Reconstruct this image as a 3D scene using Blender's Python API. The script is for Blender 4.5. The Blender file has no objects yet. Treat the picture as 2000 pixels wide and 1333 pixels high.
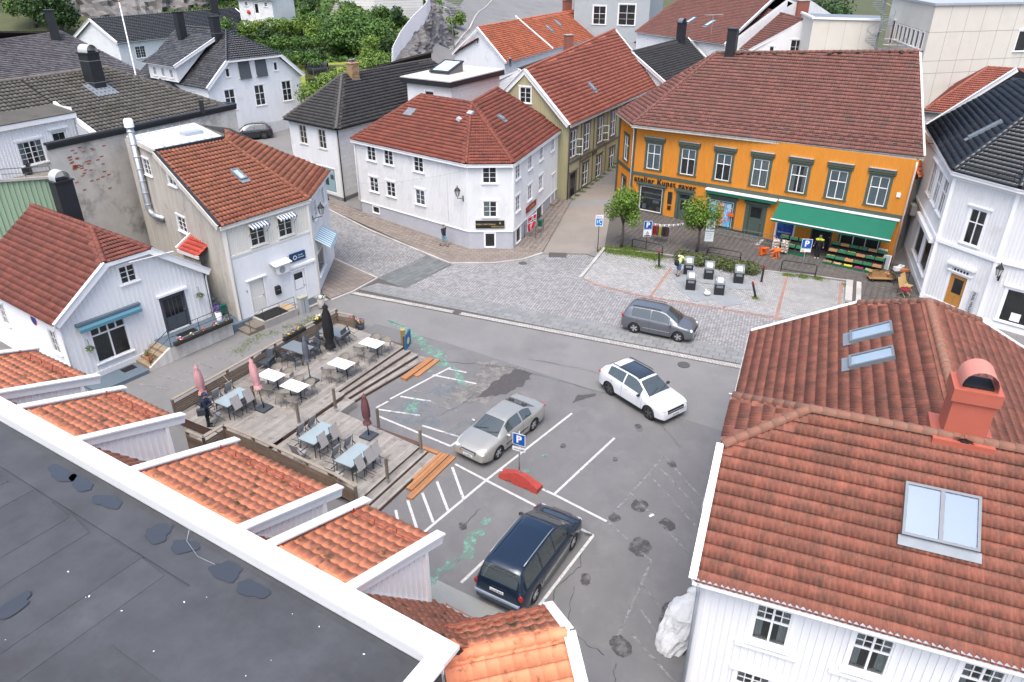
import bpy,bmesh,math,random
import numpy as np
from mathutils import Vector,Matrix

# ------------------------------------------------------------------ camera, sky, sun, exposure
sc=bpy.context.scene
COL=sc.collection
rad=math.radians
cam_d=bpy.data.cameras.new('camera')
cam=bpy.data.objects.new('camera',cam_d)
COL.objects.link(cam)
cam.location=(0,0,19.4)
cam.rotation_euler=(rad(90-27.886),0,0)
cam_d.sensor_width=36
cam_d.lens=25.56
cam_d.clip_end=2000
sc.camera=cam

SUN_EL,SUN_AZ=66,195  # degrees; azimuth clockwise from +y
world=bpy.data.worlds.new('World')
sc.world=world
world.use_nodes=True
wn=world.node_tree
sky=wn.nodes.new('ShaderNodeTexSky')
sky.sky_type='NISHITA'
sky.sun_disc=False
sky.sun_elevation=rad(SUN_EL)
sky.sun_rotation=rad(SUN_AZ)
sky.air_density=1.0
sky.dust_density=4.2
sky.ozone_density=1.0
wn.links.new(sky.outputs[0],wn.nodes['Background'].inputs[0])
wn.nodes['Background'].inputs[1].default_value=0.15

sun_d=bpy.data.lights.new('sun','SUN')
sun_d.energy=1.0
sun_d.angle=rad(50)
sun_d.color=(1.0,0.97,0.94)
sun=bpy.data.objects.new('sun',sun_d)
COL.objects.link(sun)
sun.location=(0,0,60)
_sd=Vector((math.sin(rad(SUN_AZ))*math.cos(rad(SUN_EL)),math.cos(rad(SUN_AZ))*math.cos(rad(SUN_EL)),math.sin(rad(SUN_EL))))
sun.rotation_euler=_sd.to_track_quat('Z','Y').to_euler()

vs=sc.view_settings
vs.view_transform='Standard'
vs.look='None'
vs.exposure=1.15
vs.gamma=1.0

RND=random.Random(11)

# ------------------------------------------------------------------ materials
MATS={}
def _nodes(name):
 m=bpy.data.materials.new(name)
 m.use_nodes=True
 nt=m.node_tree
 return m,nt,nt.nodes['Principled BSDF']

def M(name,col,rough=0.7,col2=None,scale=2.0,amt=0.5,metal=0.0,spec=0.35,bump=0.0,bscale=60.0,
coat=0.0,island=0.0,dirt=None,dscale=1.2,dlo=0.55,dhi=0.7,damt=0.8,stretch=None,detail=5.0,trans=0.0):
 """world-space procedural surface: two colours blended by noise, per-piece value jitter, blotches of dirt, fine bump"""
 if name in MATS:return MATS[name]
 m,nt,b=_nodes(name)
 N,L=nt.nodes,nt.links
 geo=N.new('ShaderNodeNewGeometry')
 pos=geo.outputs['Position']
 if stretch:
  mp=N.new('ShaderNodeMapping');mp.inputs['Scale'].default_value=stretch
  L.new(pos,mp.inputs[0]);npos=mp.outputs[0]
 else:npos=pos
 n1=N.new('ShaderNodeTexNoise');n1.inputs['Scale'].default_value=scale;n1.inputs['Detail'].default_value=detail
 n1.inputs['Roughness'].default_value=0.65
 L.new(npos,n1.inputs['Vector'])
 c2=col2 if col2 else tuple(c*0.72 for c in col)
 mr=N.new('ShaderNodeMapRange');mr.inputs[1].default_value=0.5-0.22;mr.inputs[2].default_value=0.5+0.22
 mr.inputs[3].default_value=0.0;mr.inputs[4].default_value=amt
 L.new(n1.outputs[0],mr.inputs[0])
 mx=N.new('ShaderNodeMix');mx.data_type='RGBA'
 mx.inputs[6].default_value=(*col,1);mx.inputs[7].default_value=(*c2,1)
 L.new(mr.outputs[0],mx.inputs[0])
 out=mx.outputs[2]
 if island:
  oi=N.new('ShaderNodeObjectInfo')
  ad=N.new('ShaderNodeMath');ad.operation='ADD'
  L.new(geo.outputs['Random Per Island'],ad.inputs[0]);L.new(oi.outputs['Random'],ad.inputs[1])
  fr=N.new('ShaderNodeMath');fr.operation='FRACT';L.new(ad.outputs[0],fr.inputs[0])
  m2=N.new('ShaderNodeMapRange');m2.inputs[3].default_value=1-island;m2.inputs[4].default_value=1+island
  L.new(fr.outputs[0],m2.inputs[0])
  hs=N.new('ShaderNodeHueSaturation');L.new(m2.outputs[0],hs.inputs['Value']);L.new(out,hs.inputs['Color'])
  out=hs.outputs[0]
 if dirt:
  n2=N.new('ShaderNodeTexNoise');n2.inputs['Scale'].default_value=dscale;n2.inputs['Detail'].default_value=8
  n2.inputs['Roughness'].default_value=0.7
  L.new(pos,n2.inputs['Vector'])
  m3=N.new('ShaderNodeMapRange');m3.inputs[1].default_value=dlo;m3.inputs[2].default_value=dhi;m3.inputs[4].default_value=damt
  L.new(n2.outputs[0],m3.inputs[0])
  mx2=N.new('ShaderNodeMix');mx2.data_type='RGBA';mx2.inputs[7].default_value=(*dirt,1)
  L.new(m3.outputs[0],mx2.inputs[0]);L.new(out,mx2.inputs[6]);out=mx2.outputs[2]
 L.new(out,b.inputs['Base Color'])
 b.inputs['Roughness'].default_value=rough
 b.inputs['Metallic'].default_value=metal
 b.inputs['Specular IOR Level'].default_value=spec
 if coat:
  b.inputs['Coat Weight'].default_value=coat;b.inputs['Coat Roughness'].default_value=0.04
 if bump:
  n3=N.new('ShaderNodeTexNoise');n3.inputs['Scale'].default_value=bscale;n3.inputs['Detail'].default_value=4
  L.new(npos,n3.inputs['Vector'])
  bp=N.new('ShaderNodeBump');bp.inputs['Strength'].default_value=bump;bp.inputs['Distance'].default_value=0.02
  L.new(n3.outputs[0],bp.inputs['Height']);L.new(bp.outputs[0],b.inputs['Normal'])
 MATS[name]=m
 return m

def glass_mat(name,tint=(0.75,0.85,0.85),op=0.25,rough=0.02,ior=1.5,refl=1.0):
 m,nt,b=_nodes(name)
 N,L=nt.nodes,nt.links
 N.remove(b)
 tr=N.new('ShaderNodeBsdfTransparent');tr.inputs[0].default_value=(*tint,1)
 df=N.new('ShaderNodeBsdfDiffuse');df.inputs[0].default_value=(*[t*0.25 for t in tint],1)
 gl=N.new('ShaderNodeBsdfGlossy');gl.inputs['Roughness'].default_value=rough
 gl.inputs[0].default_value=(refl,refl,refl,1)
 fz=N.new('ShaderNodeFresnel');fz.inputs[0].default_value=ior
 m1=N.new('ShaderNodeMixShader');m1.inputs[0].default_value=op
 L.new(tr.outputs[0],m1.inputs[1]);L.new(df.outputs[0],m1.inputs[2])
 m2=N.new('ShaderNodeMixShader')
 L.new(fz.outputs[0],m2.inputs[0]);L.new(m1.outputs[0],m2.inputs[1]);L.new(gl.outputs[0],m2.inputs[2])
 L.new(m2.outputs[0],N['Material Output'].inputs[0])
 MATS[name]=m
 return m

 # walls and trim
WHITE=M('white_paint',(0.74,0.745,0.745),0.55,(0.62,0.625,0.625),1.3,0.6,stretch=(1.5,1.5,.35),dirt=(0.40,0.39,0.36),dscale=0.8,dlo=0.54,dhi=0.82,damt=0.5)
WHITE_CLEAN=M('white_trim',(0.82,0.82,0.82),0.5,(0.72,0.72,0.72),2.5,0.4)
WHITE_OLD=M('weathered_white',(0.66,0.64,0.59),0.7,(0.42,0.39,0.34),1.1,0.85,stretch=(3,3,0.35),dirt=(0.16,0.14,0.12),dscale=0.8,dlo=0.56,dhi=0.8,damt=0.7)
OFFWHITE=M('offwhite_paint',(0.72,0.70,0.64),0.6,(0.62,0.60,0.55),1.5,0.6,stretch=(2,2,0.4))
WHITE_BRICK=M('white_brick',(0.70,0.69,0.66),0.7,(0.52,0.50,0.47),4,0.6,island=0.06)
PLINTH=M('grey_plinth',(0.44,0.45,0.49),0.8,(0.34,0.35,0.38),1.5,0.6,bump=0.15)
PLINTH_DK=M('dark_plinth',(0.12,0.12,0.115),0.85,(0.2,0.19,0.18),2,0.6,bump=0.2)
ORANGE_W=M('orange_boards',(0.66,0.27,0.035),0.6,(0.52,0.20,0.03),1.8,0.5,stretch=(2,2,0.5),dirt=(0.2,0.1,0.04),dlo=0.62,dhi=0.85,damt=0.4)
GREEN_T=M('dark_green_trim',(0.075,0.105,0.085),0.55,(0.055,0.075,0.062),2,0.5)
OLIVE=M('olive_boards',(0.42,0.39,0.235),0.65,(0.33,0.30,0.18),1.6,0.6,stretch=(2,2,0.5))
PLUM=M('plum_trim',(0.115,0.10,0.105),0.6,(0.16,0.14,0.14),2,0.5)
GREY_W=M('grey_boards',(0.40,0.43,0.44),0.6,(0.34,0.36,0.37),1.6,0.5)
PLASTER=M('stained_plaster',(0.60,0.57,0.52),0.9,(0.40,0.375,0.34),0.9,0.9,bump=0.3,bscale=8,dirt=(0.10,0.095,0.085),dscale=0.45,dlo=0.52,dhi=0.72,damt=0.75,detail=9)
CONCRETE=M('concrete',(0.36,0.345,0.32),0.85,(0.26,0.25,0.235),1.5,0.7,bump=0.2,dirt=(0.12,0.115,0.10),dlo=0.58,dhi=0.8,damt=0.6)
PANEL_C=M('cream_panel',(0.66,0.63,0.55),0.75,(0.58,0.55,0.49),0.7,0.7,island=0.03,dirt=(0.40,0.37,0.32),dscale=0.4,dlo=0.58,dhi=0.8,damt=0.5)
GREEN_CORR=M('green_cladding',(0.26,0.36,0.25),0.6,(0.20,0.28,0.20),1.2,0.7,stretch=(2,2,0.3))
BLACKM=M('black_metal',(0.018,0.02,0.024),0.45,(0.03,0.033,0.038),2,0.5)
BLACKIRON=M('black_iron',(0.02,0.021,0.023),0.5,(0.035,0.035,0.036),4,0.5)
STEEL=M('galvanised_steel',(0.42,0.44,0.46),0.42,(0.28,0.30,0.32),5,0.6,metal=0.7)
ZINC=M('zinc_sheet',(0.45,0.48,0.51),0.5,(0.34,0.37,0.40),2,0.6,metal=0.3)
LEAD=M('lead_flashing',(0.22,0.25,0.28),0.55,(0.15,0.17,0.19),3,0.6,metal=0.2)
SILVER=M('bright_metal',(0.72,0.73,0.74),0.35,(0.55,0.56,0.57),4,0.5,metal=0.5)
BRICK=M('red_brick',(0.30,0.11,0.075),0.85,(0.20,0.08,0.06),6,0.7,island=0.15)
BRICK_Y=M('yellow_brick',(0.42,0.28,0.15),0.85,(0.22,0.13,0.08),9,0.8,island=0.3)
REDMETAL=M('red_sheet_metal',(0.42,0.115,0.075),0.42,(0.36,0.095,0.065),2,0.5)
# roof tiles
def tile_mat(name,a,b,rough=0.75,isl=0.14,dirt=None,**k):
 return M(name,a,rough,b,k.pop('scale',1.1),k.pop('amt',0.85),island=isl,dirt=dirt,bump=0.25,bscale=70,**k)
T_RED=tile_mat('tile_red_brown',(0.225,0.062,0.04),(0.12,0.045,0.034),dirt=(0.05,0.035,0.028),dscale=1.6,dlo=0.52,dhi=0.75,damt=0.65)
T_RB=tile_mat('tile_weathered_red',(0.27,0.092,0.06),(0.16,0.07,0.05),scale=2.2,dirt=(0.075,0.05,0.036),dscale=2.6,dlo=0.46,dhi=0.72,damt=0.75)
T_BROWN=tile_mat('tile_dark_brown',(0.2,0.082,0.066),(0.14,0.068,0.056),dirt=(0.1,0.08,0.066),dscale=0.8,dlo=0.5,dhi=0.7,damt=0.6)
T_LH=tile_mat('tile_maroon',(0.20,0.062,0.043),(0.115,0.042,0.034),dirt=(0.05,0.034,0.028),dscale=2.0,dlo=0.5,dhi=0.74,damt=0.6)
T_OF=tile_mat('tile_chestnut',(0.29,0.10,0.055),(0.17,0.07,0.045),scale=2,dirt=(0.07,0.045,0.032),dscale=1.8,dlo=0.5,dhi=0.72,damt=0.7)
T_IB=tile_mat('tile_faded_red',(0.30,0.10,0.068),(0.21,0.065,0.045),scale=0.35)
T_OR=tile_mat('tile_orange',(0.74,0.265,0.135),(0.6,0.2,0.1),scale=1.6,isl=0.10,rough=0.6,dirt=(0.13,0.085,0.032),dscale=2.3,dlo=0.535,dhi=0.64,damt=0.9)
T_OT=tile_mat('tile_clay_orange',(0.46,0.14,0.07),(0.27,0.085,0.05),scale=0.5,isl=0.2)
T_GREY=tile_mat('tile_grey_brown',(0.085,0.078,0.068),(0.125,0.115,0.098),dirt=(0.055,0.055,0.035),dscale=1.0,isl=0.2)
T_PURP=tile_mat('tile_slate_violet',(0.075,0.066,0.076),(0.13,0.13,0.14),rough=0.6,isl=0.3,scale=0.8)
T_BLACK=tile_mat('tile_black',(0.028,0.028,0.029),(0.042,0.041,0.04),rough=0.6,isl=0.2)
T_GLAZE=tile_mat('tile_glazed_black',(0.014,0.017,0.021),(0.022,0.026,0.032),rough=0.22,isl=0.2,spec=0.6)
T_SLATE=tile_mat('slate_dark',(0.05,0.05,0.055),(0.10,0.10,0.108),rough=0.5,isl=0.45)
T_RBRIGHT=tile_mat('tile_bright_red',(0.45,0.07,0.045),(0.34,0.055,0.04))
FELT=M('roof_felt',(0.046,0.050,0.056),0.75,(0.085,0.09,0.10),0.8,0.75,island=.09,bump=0.3,bscale=120,dirt=(0.035,0.032,0.034),dscale=0.35,dlo=0.5,dhi=0.7,damt=0.55,detail=8)
FELT_W=M('wet_felt',(0.04,0.046,0.056),0.1,(0.05,0.056,0.066),2,0.5,spec=0.5)
MEMBRANE=M('grey_membrane',(0.52,0.50,0.47),0.7,(0.42,0.41,0.40),0.7,0.7,stretch=(0.4,2.5,1))
MEMBRANE_W=M('pale_membrane',(0.60,0.63,0.64),0.6,(0.50,0.53,0.55),1.2,0.6)
# ground
ASPHALT=M('asphalt',(0.205,0.202,0.198),0.85,(0.165,0.163,0.16),0.35,0.9,bump=0.35,bscale=90,dirt=(0.12,0.118,0.117),dscale=0.22,dlo=0.5,dhi=0.72,damt=0.6,detail=9)
ASPHALT2=M('parking_asphalt',(0.165,0.163,0.163),0.85,(0.128,0.127,0.128),0.5,0.9,bump=0.4,bscale=80,stretch=(1.4,0.8,1),dirt=(0.21,0.205,0.20),dscale=0.7,dlo=0.52,dhi=0.74,damt=0.55,detail=10)
ASPHALT_D=M('asphalt_patch',(0.068,0.063,0.064),0.85,(0.09,0.085,0.085),3,0.7,bump=0.4)
ASPHALT_G=M('gravelly_asphalt',(0.25,0.235,0.215),0.9,(0.15,0.145,0.14),5,0.8,bump=0.5,bscale=40)
COBBLE=M('granite_sett',(0.30,0.30,0.305),0.75,(0.22,0.22,0.225),1.2,0.7,island=0.22,bump=0.3)
JOINT=M('sand_joint',(0.10,0.094,0.085),0.95,(0.075,0.07,0.062),3,0.6)
SLAB=M('paving_slab',(0.235,0.20,0.175),0.8,(0.17,0.145,0.125),0.5,0.8,island=0.10,bump=0.15)
SLAB_G=M('grey_slab',(0.23,0.235,0.235),0.75,(0.17,0.175,0.175),0.7,0.8,island=0.10,bump=0.15)
SLAB_D=M('dark_slab',(0.15,0.16,0.16),0.75,(0.11,0.118,0.12),0.7,0.8,island=0.14,bump=0.15)
KERB_W=M('pale_granite',(0.42,0.405,0.38),0.75,(0.32,0.31,0.295),2.5,0.7,island=0.12,bump=0.2)
KERB_R=M('red_paver',(0.33,0.19,0.145),0.8,(0.25,0.15,0.12),2,0.7,island=0.12)
MOSSY=M('mossy_paving',(0.115,0.105,0.095),0.85,(0.08,0.075,0.07),0.6,0.8,island=0.08)
LANE=M('worn_lane',(0.25,0.225,0.20),0.85,(0.19,0.17,0.15),0.5,0.8,bump=0.3,bscale=50)
MARK=M('road_paint',(0.62,0.62,0.60),0.7,(0.36,0.36,0.35),6,0.9,dirt=(0.2,0.2,0.2),dscale=5,dlo=0.58,dhi=0.7,damt=0.8)
MARK_F=M('faded_road_paint',(0.33,0.33,0.325),0.8,(0.21,0.21,0.207),4,0.95,dirt=(0.17,0.17,0.17),dscale=4,dlo=0.5,dhi=0.62,damt=0.95)
CHALK_G=M('green_chalk',(0.17,0.42,0.31),0.9,(0.20,0.25,0.225),3.5,0.95,detail=9)
CHALK_B=M('blue_chalk',(0.20,0.28,0.33),0.9,(0.16,0.17,0.175),2.2,1.0,detail=9)
GRASS=M('lawn_green',(0.15,0.19,0.035),0.9,(0.10,0.14,0.03),1.5,0.8,bump=0.4)
EARTH=M('earth',(0.09,0.10,0.045),0.95,(0.06,0.07,0.035),0.4,0.9,bump=0.4,bscale=10)
ROCK=M('rock_face',(0.23,0.22,0.215),0.9,(0.10,0.098,0.10),0.7,0.95,stretch=(1,1,0.5),bump=0.8,bscale=3.5,dirt=(0.22,0.12,0.06),dscale=0.3,dlo=0.56,dhi=0.72,damt=0.6,detail=9)
# wood
DECK=M('grey_deck_board',(0.30,0.285,0.26),0.85,(0.205,0.185,0.165),2.2,0.9,island=0.16,bump=0.2,dirt=(0.10,0.08,0.065),dscale=2.2,dlo=0.56,dhi=0.72,damt=0.75)
DECK_N=M('new_board',(0.36,0.175,0.08),0.7,(0.27,0.125,0.055),3,0.8,island=0.14)
DECK_R=M('brown_riser',(0.105,0.062,0.048),0.8,(0.075,0.045,0.036),3,0.7,island=0.1)
FENCEW=M('brown_slat',(0.19,0.135,0.095),0.8,(0.12,0.082,0.058),3,0.85,island=0.25)
FENCEP=M('grey_post',(0.20,0.165,0.13),0.85,(0.13,0.105,0.085),4,0.8,island=0.1)
RAILW=M('pale_rail',(0.32,0.27,0.21),0.8,(0.22,0.18,0.14),4,0.8)
BLUEGREY=M('bluegrey_paint',(0.13,0.17,0.205),0.55,(0.10,0.13,0.16),2.5,0.6)
DARKDOOR=M('charcoal_door',(0.075,0.085,0.10),0.5,(0.06,0.068,0.08),3,0.5)
PINE=M('varnished_pine',(0.46,0.22,0.055),0.4,(0.36,0.16,0.04),4,0.7,stretch=(4,4,0.6))
# glass and cloth
GLASS=glass_mat('window_glass',(0.72,0.80,0.80),0.10,0.02,1.45)
GLASS_SKY=glass_mat('skylight_glass',(0.85,0.92,0.97),0.0,0.03,1.6)
ROOM=M('interior_shade_paint',(0.05,0.046,0.042),0.9,(0.09,0.085,0.08),0.9,0.7)  # dark colour paints in the shade of the rooms behind the panes
CURTAIN=M('white_curtain',(0.62,0.62,0.60),0.9,(0.48,0.48,0.47),6,0.7,stretch=(8,8,0.2))
BLIND=M('grey_blind',(0.40,0.44,0.45),0.9,(0.34,0.37,0.38),2,0.5)
SCREEN=M('dark_sunscreen',(0.085,0.095,0.105),0.8,(0.07,0.078,0.086),4,0.5)
BLACK=M('black',(0.012,0.012,0.013),0.6,(0.02,0.02,0.021),3,0.5)

def worn(m,scale,lo,hi,top=1.0):
 """let a thin paint or stain layer wear through to what lies below"""
 nt=m.node_tree;N,L=nt.nodes,nt.links;b=N['Principled BSDF']
 g=N.new('ShaderNodeNewGeometry');n=N.new('ShaderNodeTexNoise');n.inputs['Scale'].default_value=scale;n.inputs['Detail'].default_value=9;n.inputs['Roughness'].default_value=.7
 L.new(g.outputs['Position'],n.inputs['Vector'])
 r=N.new('ShaderNodeMapRange');r.inputs[1].default_value=lo;r.inputs[2].default_value=hi;r.inputs[4].default_value=top
 L.new(n.outputs[0],r.inputs[0]);t=N.new('ShaderNodeBsdfTransparent');mx=N.new('ShaderNodeMixShader')
 L.new(r.outputs[0],mx.inputs[0]);L.new(t.outputs[0],mx.inputs[1]);L.new(b.outputs[0],mx.inputs[2]);L.new(mx.outputs[0],N['Material Output'].inputs[0])
 return m
worn(CHALK_G,2.6,.40,.62,.9);worn(CHALK_B,1.6,.44,.66,.8);worn(MARK_F,5,.36,.6,.85);worn(MARK,7,.30,.42,.97)
ASPHALT_S=worn(M('damp_asphalt',(0.06,0.056,0.058),0.7,(0.085,0.08,0.08),3,0.7),3.0,.40,.60,.85)
worn(ASPHALT_G,1.8,.36,.56,.9);worn(ASPHALT_D,2.5,.30,.42,.95)

# ------------------------------------------------------------------ mesh building
class MB:
 def __init__(s):s.v=[];s.f=[];s.m=[]
 def add(s,v,f,mi=0):
  o=len(s.v);s.v.extend([tuple(p)for p in v])
  s.f.extend([tuple(i+o for i in q)for q in f]);s.m.extend([mi]*len(f));return s
 def quad(s,*p,mi=0):return s.add(p,[tuple(range(len(p)))],mi)
 def hexa(s,p,mi=0):  # 8 points: bottom 4 ccw, top 4
  return s.add(p,[(3,2,1,0),(4,5,6,7),(0,1,5,4),(1,2,6,5),(2,3,7,6),(3,0,4,7)],mi)
 def box(s,x0,x1,y0,y1,z0,z1,mi=0):
  return s.hexa([(x0,y0,z0),(x1,y0,z0),(x1,y1,z0),(x0,y1,z0),(x0,y0,z1),(x1,y0,z1),(x1,y1,z1),(x0,y1,z1)],mi)
 def cbox(s,c,sz,rz=0,mi=0,tilt=None):
  hx,hy,hz=sz[0]/2,sz[1]/2,sz[2]/2
  R=Matrix.Rotation(rz,3,'Z')
  if tilt is not None:R=R@tilt
  P=[Vector(c)+R@Vector(q)for q in[(-hx,-hy,-hz),(hx,-hy,-hz),(hx,hy,-hz),(-hx,hy,-hz),(-hx,-hy,hz),(hx,-hy,hz),(hx,hy,hz),(-hx,hy,hz)]]
  return s.hexa(P,mi)
 def prism(s,poly,z0,z1,mi=0):
  n=len(poly)
  v=[(p[0],p[1],z0)for p in poly]+[(p[0],p[1],z1)for p in poly]
  f=[tuple(range(n-1,-1,-1)),tuple(range(n,2*n))]+[(i,(i+1)%n,n+(i+1)%n,n+i)for i in range(n)]
  return s.add(v,f,mi)
 def slab(s,poly3,t,mi=0):  # polygon in 3-D thickened downwards along its normal
  P=[Vector(p)for p in poly3]
  nrm=sum(((P[i]-P[0]).cross(P[i+1]-P[0])for i in range(1,len(P)-1)),Vector()).normalized()
  if nrm.z<0:P=P[::-1];nrm=-nrm
  n=len(P);Q=[p-nrm*t for p in P]
  f=[tuple(range(n)),tuple(range(2*n-1,n-1,-1))]+[(i,n+i,n+(i+1)%n,(i+1)%n)for i in range(n)]
  return s.add(P+Q,f,mi)
 def beam(s,a,b,w,h,up=(0,0,1),mi=0):  # box from a to b, w sideways, h along up; a,b on the centre line
  a,b=Vector(a),Vector(b);d=(b-a).normalized();u=Vector(up)
  sd=d.cross(u)
  if sd.length<1e-4:sd=d.cross(Vector((1,0,0)))
  sd.normalize();u=sd.cross(d).normalized()
  sd*=w/2;u*=h/2
  return s.hexa([a-sd-u,a+sd-u,b+sd-u,b-sd-u,a-sd+u,a+sd+u,b+sd+u,b-sd+u],mi)
 def tube(s,pts,r,n=6,mi=0,cap=True):
  pts=[Vector(p)for p in pts];k=len(pts);rr=r if isinstance(r,(list,tuple))else[r]*k
  v=[];prev=None
  for i,p in enumerate(pts):
   d=(pts[min(i+1,k-1)]-pts[max(i-1,0)]).normalized()
   if prev is None:
    x=d.cross(Vector((0,0,1)));
    if x.length<1e-3:x=Vector((1,0,0))
   else:x=prev-d*prev.dot(d)
   x.normalize();y=d.cross(x);prev=x
   for j in range(n):
    a=2*math.pi*j/n
    v.append(p+(x*math.cos(a)+y*math.sin(a))*rr[i])
  f=[]
  for i in range(k-1):
   for j in range(n):
    f.append((i*n+j,i*n+(j+1)%n,(i+1)*n+(j+1)%n,(i+1)*n+j))
  if cap:f.append(tuple(range(n-1,-1,-1)));f.append(tuple((k-1)*n+j for j in range(n)))
  return s.add(v,f,mi)
 def lathe(s,prof,n=12,c=(0,0,0),mi=0,mat=None,a0=0,a1=2*math.pi):
  v=[];k=len(prof);full=abs(a1-a0-2*math.pi)<1e-6;nn=n if full else n+1
  for r,z in prof:
   for j in range(nn):
    a=a0+(a1-a0)*j/n
    p=Vector((r*math.cos(a),r*math.sin(a),z))
    if mat is not None:p=mat@p
    v.append(p+Vector(c))
  f=[]
  for i in range(k-1):
   for j in range(n):
    f.append((i*nn+j,i*nn+(j+1)%nn,(i+1)*nn+(j+1)%nn,(i+1)*nn+j))
  return s.add(v,f,mi)
 def ball(s,c,r,n=10,m=6,sc_=(1,1,1),mi=0):
  prof=[(math.cos(-math.pi/2+math.pi*i/m)*r,math.sin(-math.pi/2+math.pi*i/m)*r)for i in range(m+1)]
  return s.lathe(prof,n,c,mi,mat=Matrix.Diagonal(Vector(sc_)).to_3x3())
 def mesh(s,name,mats,smooth=False):
  me=bpy.data.meshes.new(name)
  me.from_pydata(s.v,[],s.f)
  for m in(mats if isinstance(mats,(list,tuple))else[mats]):me.materials.append(m)
  if isinstance(mats,(list,tuple))and len(mats)>1:me.polygons.foreach_set('material_index',s.m)
  if smooth:me.polygons.foreach_set('use_smooth',[True]*len(me.polygons))
  me.update();return me
 def build(s,name,mats,parent=None,smooth=False,mw=None,**tags):
  return link(name,s.mesh(name,mats,smooth),parent,mw,**tags)

def root_of(o):
 while o.parent:o=o.parent
 return o
def tagit(o,label=None,cat=None,group=None,kind=None):
 if label:o['label']=label
 if cat:o['category']=cat
 if group:o['group']=group
 if kind:o['kind']=kind
 return o
def wmat(o):  # world matrix without a depsgraph update
 m=o.matrix_basis
 if o.parent:m=wmat(o.parent)@o.matrix_parent_inverse@m
 return m
def link(name,me,parent=None,mw=None,**tags):
 """mw: world matrix for the mesh (identity = mesh is in world coordinates)"""
 o=bpy.data.objects.new(name,me);COL.objects.link(o)
 if mw is not None:o.matrix_basis=mw
 if parent is not None:
  o.parent=parent;o.matrix_parent_inverse=wmat(parent).inverted()
 return tagit(o,**tags)
def local(name,me,parent,mb=None,**tags):  # mesh in the parent's own coordinates
 o=bpy.data.objects.new(name,me);COL.objects.link(o);o.parent=parent
 if mb is not None:o.matrix_basis=mb
 return tagit(o,**tags)
def thing(name,label,cat,loc=(0,0,0),rz=0,group=None,kind=None):
 o=bpy.data.objects.new(name,None);COL.objects.link(o)
 o.empty_display_size=0.3
 o.matrix_basis=Matrix.Translation(Vector(loc))@Matrix.Rotation(rz,4,'Z')
 return tagit(o,label,cat,group,kind)
def copy_tree(o,parent=None):
 c=o.copy();COL.objects.link(c);c.parent=parent
 if parent is not None:c.matrix_parent_inverse=o.matrix_parent_inverse.copy()
 for ch in[x for x in bpy.data.objects if x.parent==o]:copy_tree(ch,c)
 return c
class Proto:  # a thing built once in its own coordinates, then copied with all parts
 def __init__(s,root):
  s.root=root;s.kids=[]
  def rec(o,acc):
   for ch in o.children:acc.append((ch,sub:=[]));rec(ch,sub)
  rec(root,s.kids);s.used=False
 def place(s,loc,rz=0,label=None,tilt=None,**tags):
  if not s.used:r=s.root;s.used=True
  else:
   r=s.root.copy();COL.objects.link(r)
   def rec(kids,par):
    for ch,sub in kids:
     c=ch.copy();COL.objects.link(c);c.parent=par;c.matrix_parent_inverse=ch.matrix_parent_inverse.copy();rec(sub,c)
   rec(s.kids,r)
  m=Matrix.Translation(Vector(loc))@Matrix.Rotation(rz,4,'Z')
  if tilt is not None:m=m@tilt
  r.matrix_basis=m
  return tagit(r,label,**tags)
def text_mesh(txt,size,mat,extrude=0.004,align='CENTER',shear=0.0,bold=0.0,spacing=1.0):
 cu=bpy.data.curves.new('lettering','FONT');cu.body=txt;cu.size=size;cu.extrude=extrude
 cu.align_x=align;cu.align_y='CENTER';cu.shear=shear;cu.offset=bold;cu.resolution_u=3;cu.space_character=spacing
 o=bpy.data.objects.new('lettering',cu);me=bpy.data.meshes.new_from_object(o)
 bpy.data.objects.remove(o);bpy.data.curves.remove(cu)
 me.materials.clear();me.materials.append(mat);me.name='lettering'
 return me
UPRIGHT=Matrix.Rotation(rad(90),4,'X')
class Frame:
 """a wall: e runs along it from A to B (left to right seen from outside), n points outwards"""
 def __init__(s,A,B,z=0.0):
  s.A=Vector((A[0],A[1],0));s.B=Vector((B[0],B[1],0));d=s.B-s.A;s.L=d.length
  s.e=d/s.L;s.n=Vector((s.e.y,-s.e.x,0));s.z=z
 def p(s,u,z,d=0.0):return s.A+s.e*u+s.n*d+Vector((0,0,z))
 def mat(s,u,z,d=0.0):  # local x along wall, y outwards(-y is outside -> x right, y into wall), z up
  return Matrix.Translation(s.p(u,z,d))@Matrix(((s.e.x,-s.n.x,0,0),(s.e.y,-s.n.y,0,0),(0,0,1,0),(0,0,0,1)))
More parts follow.
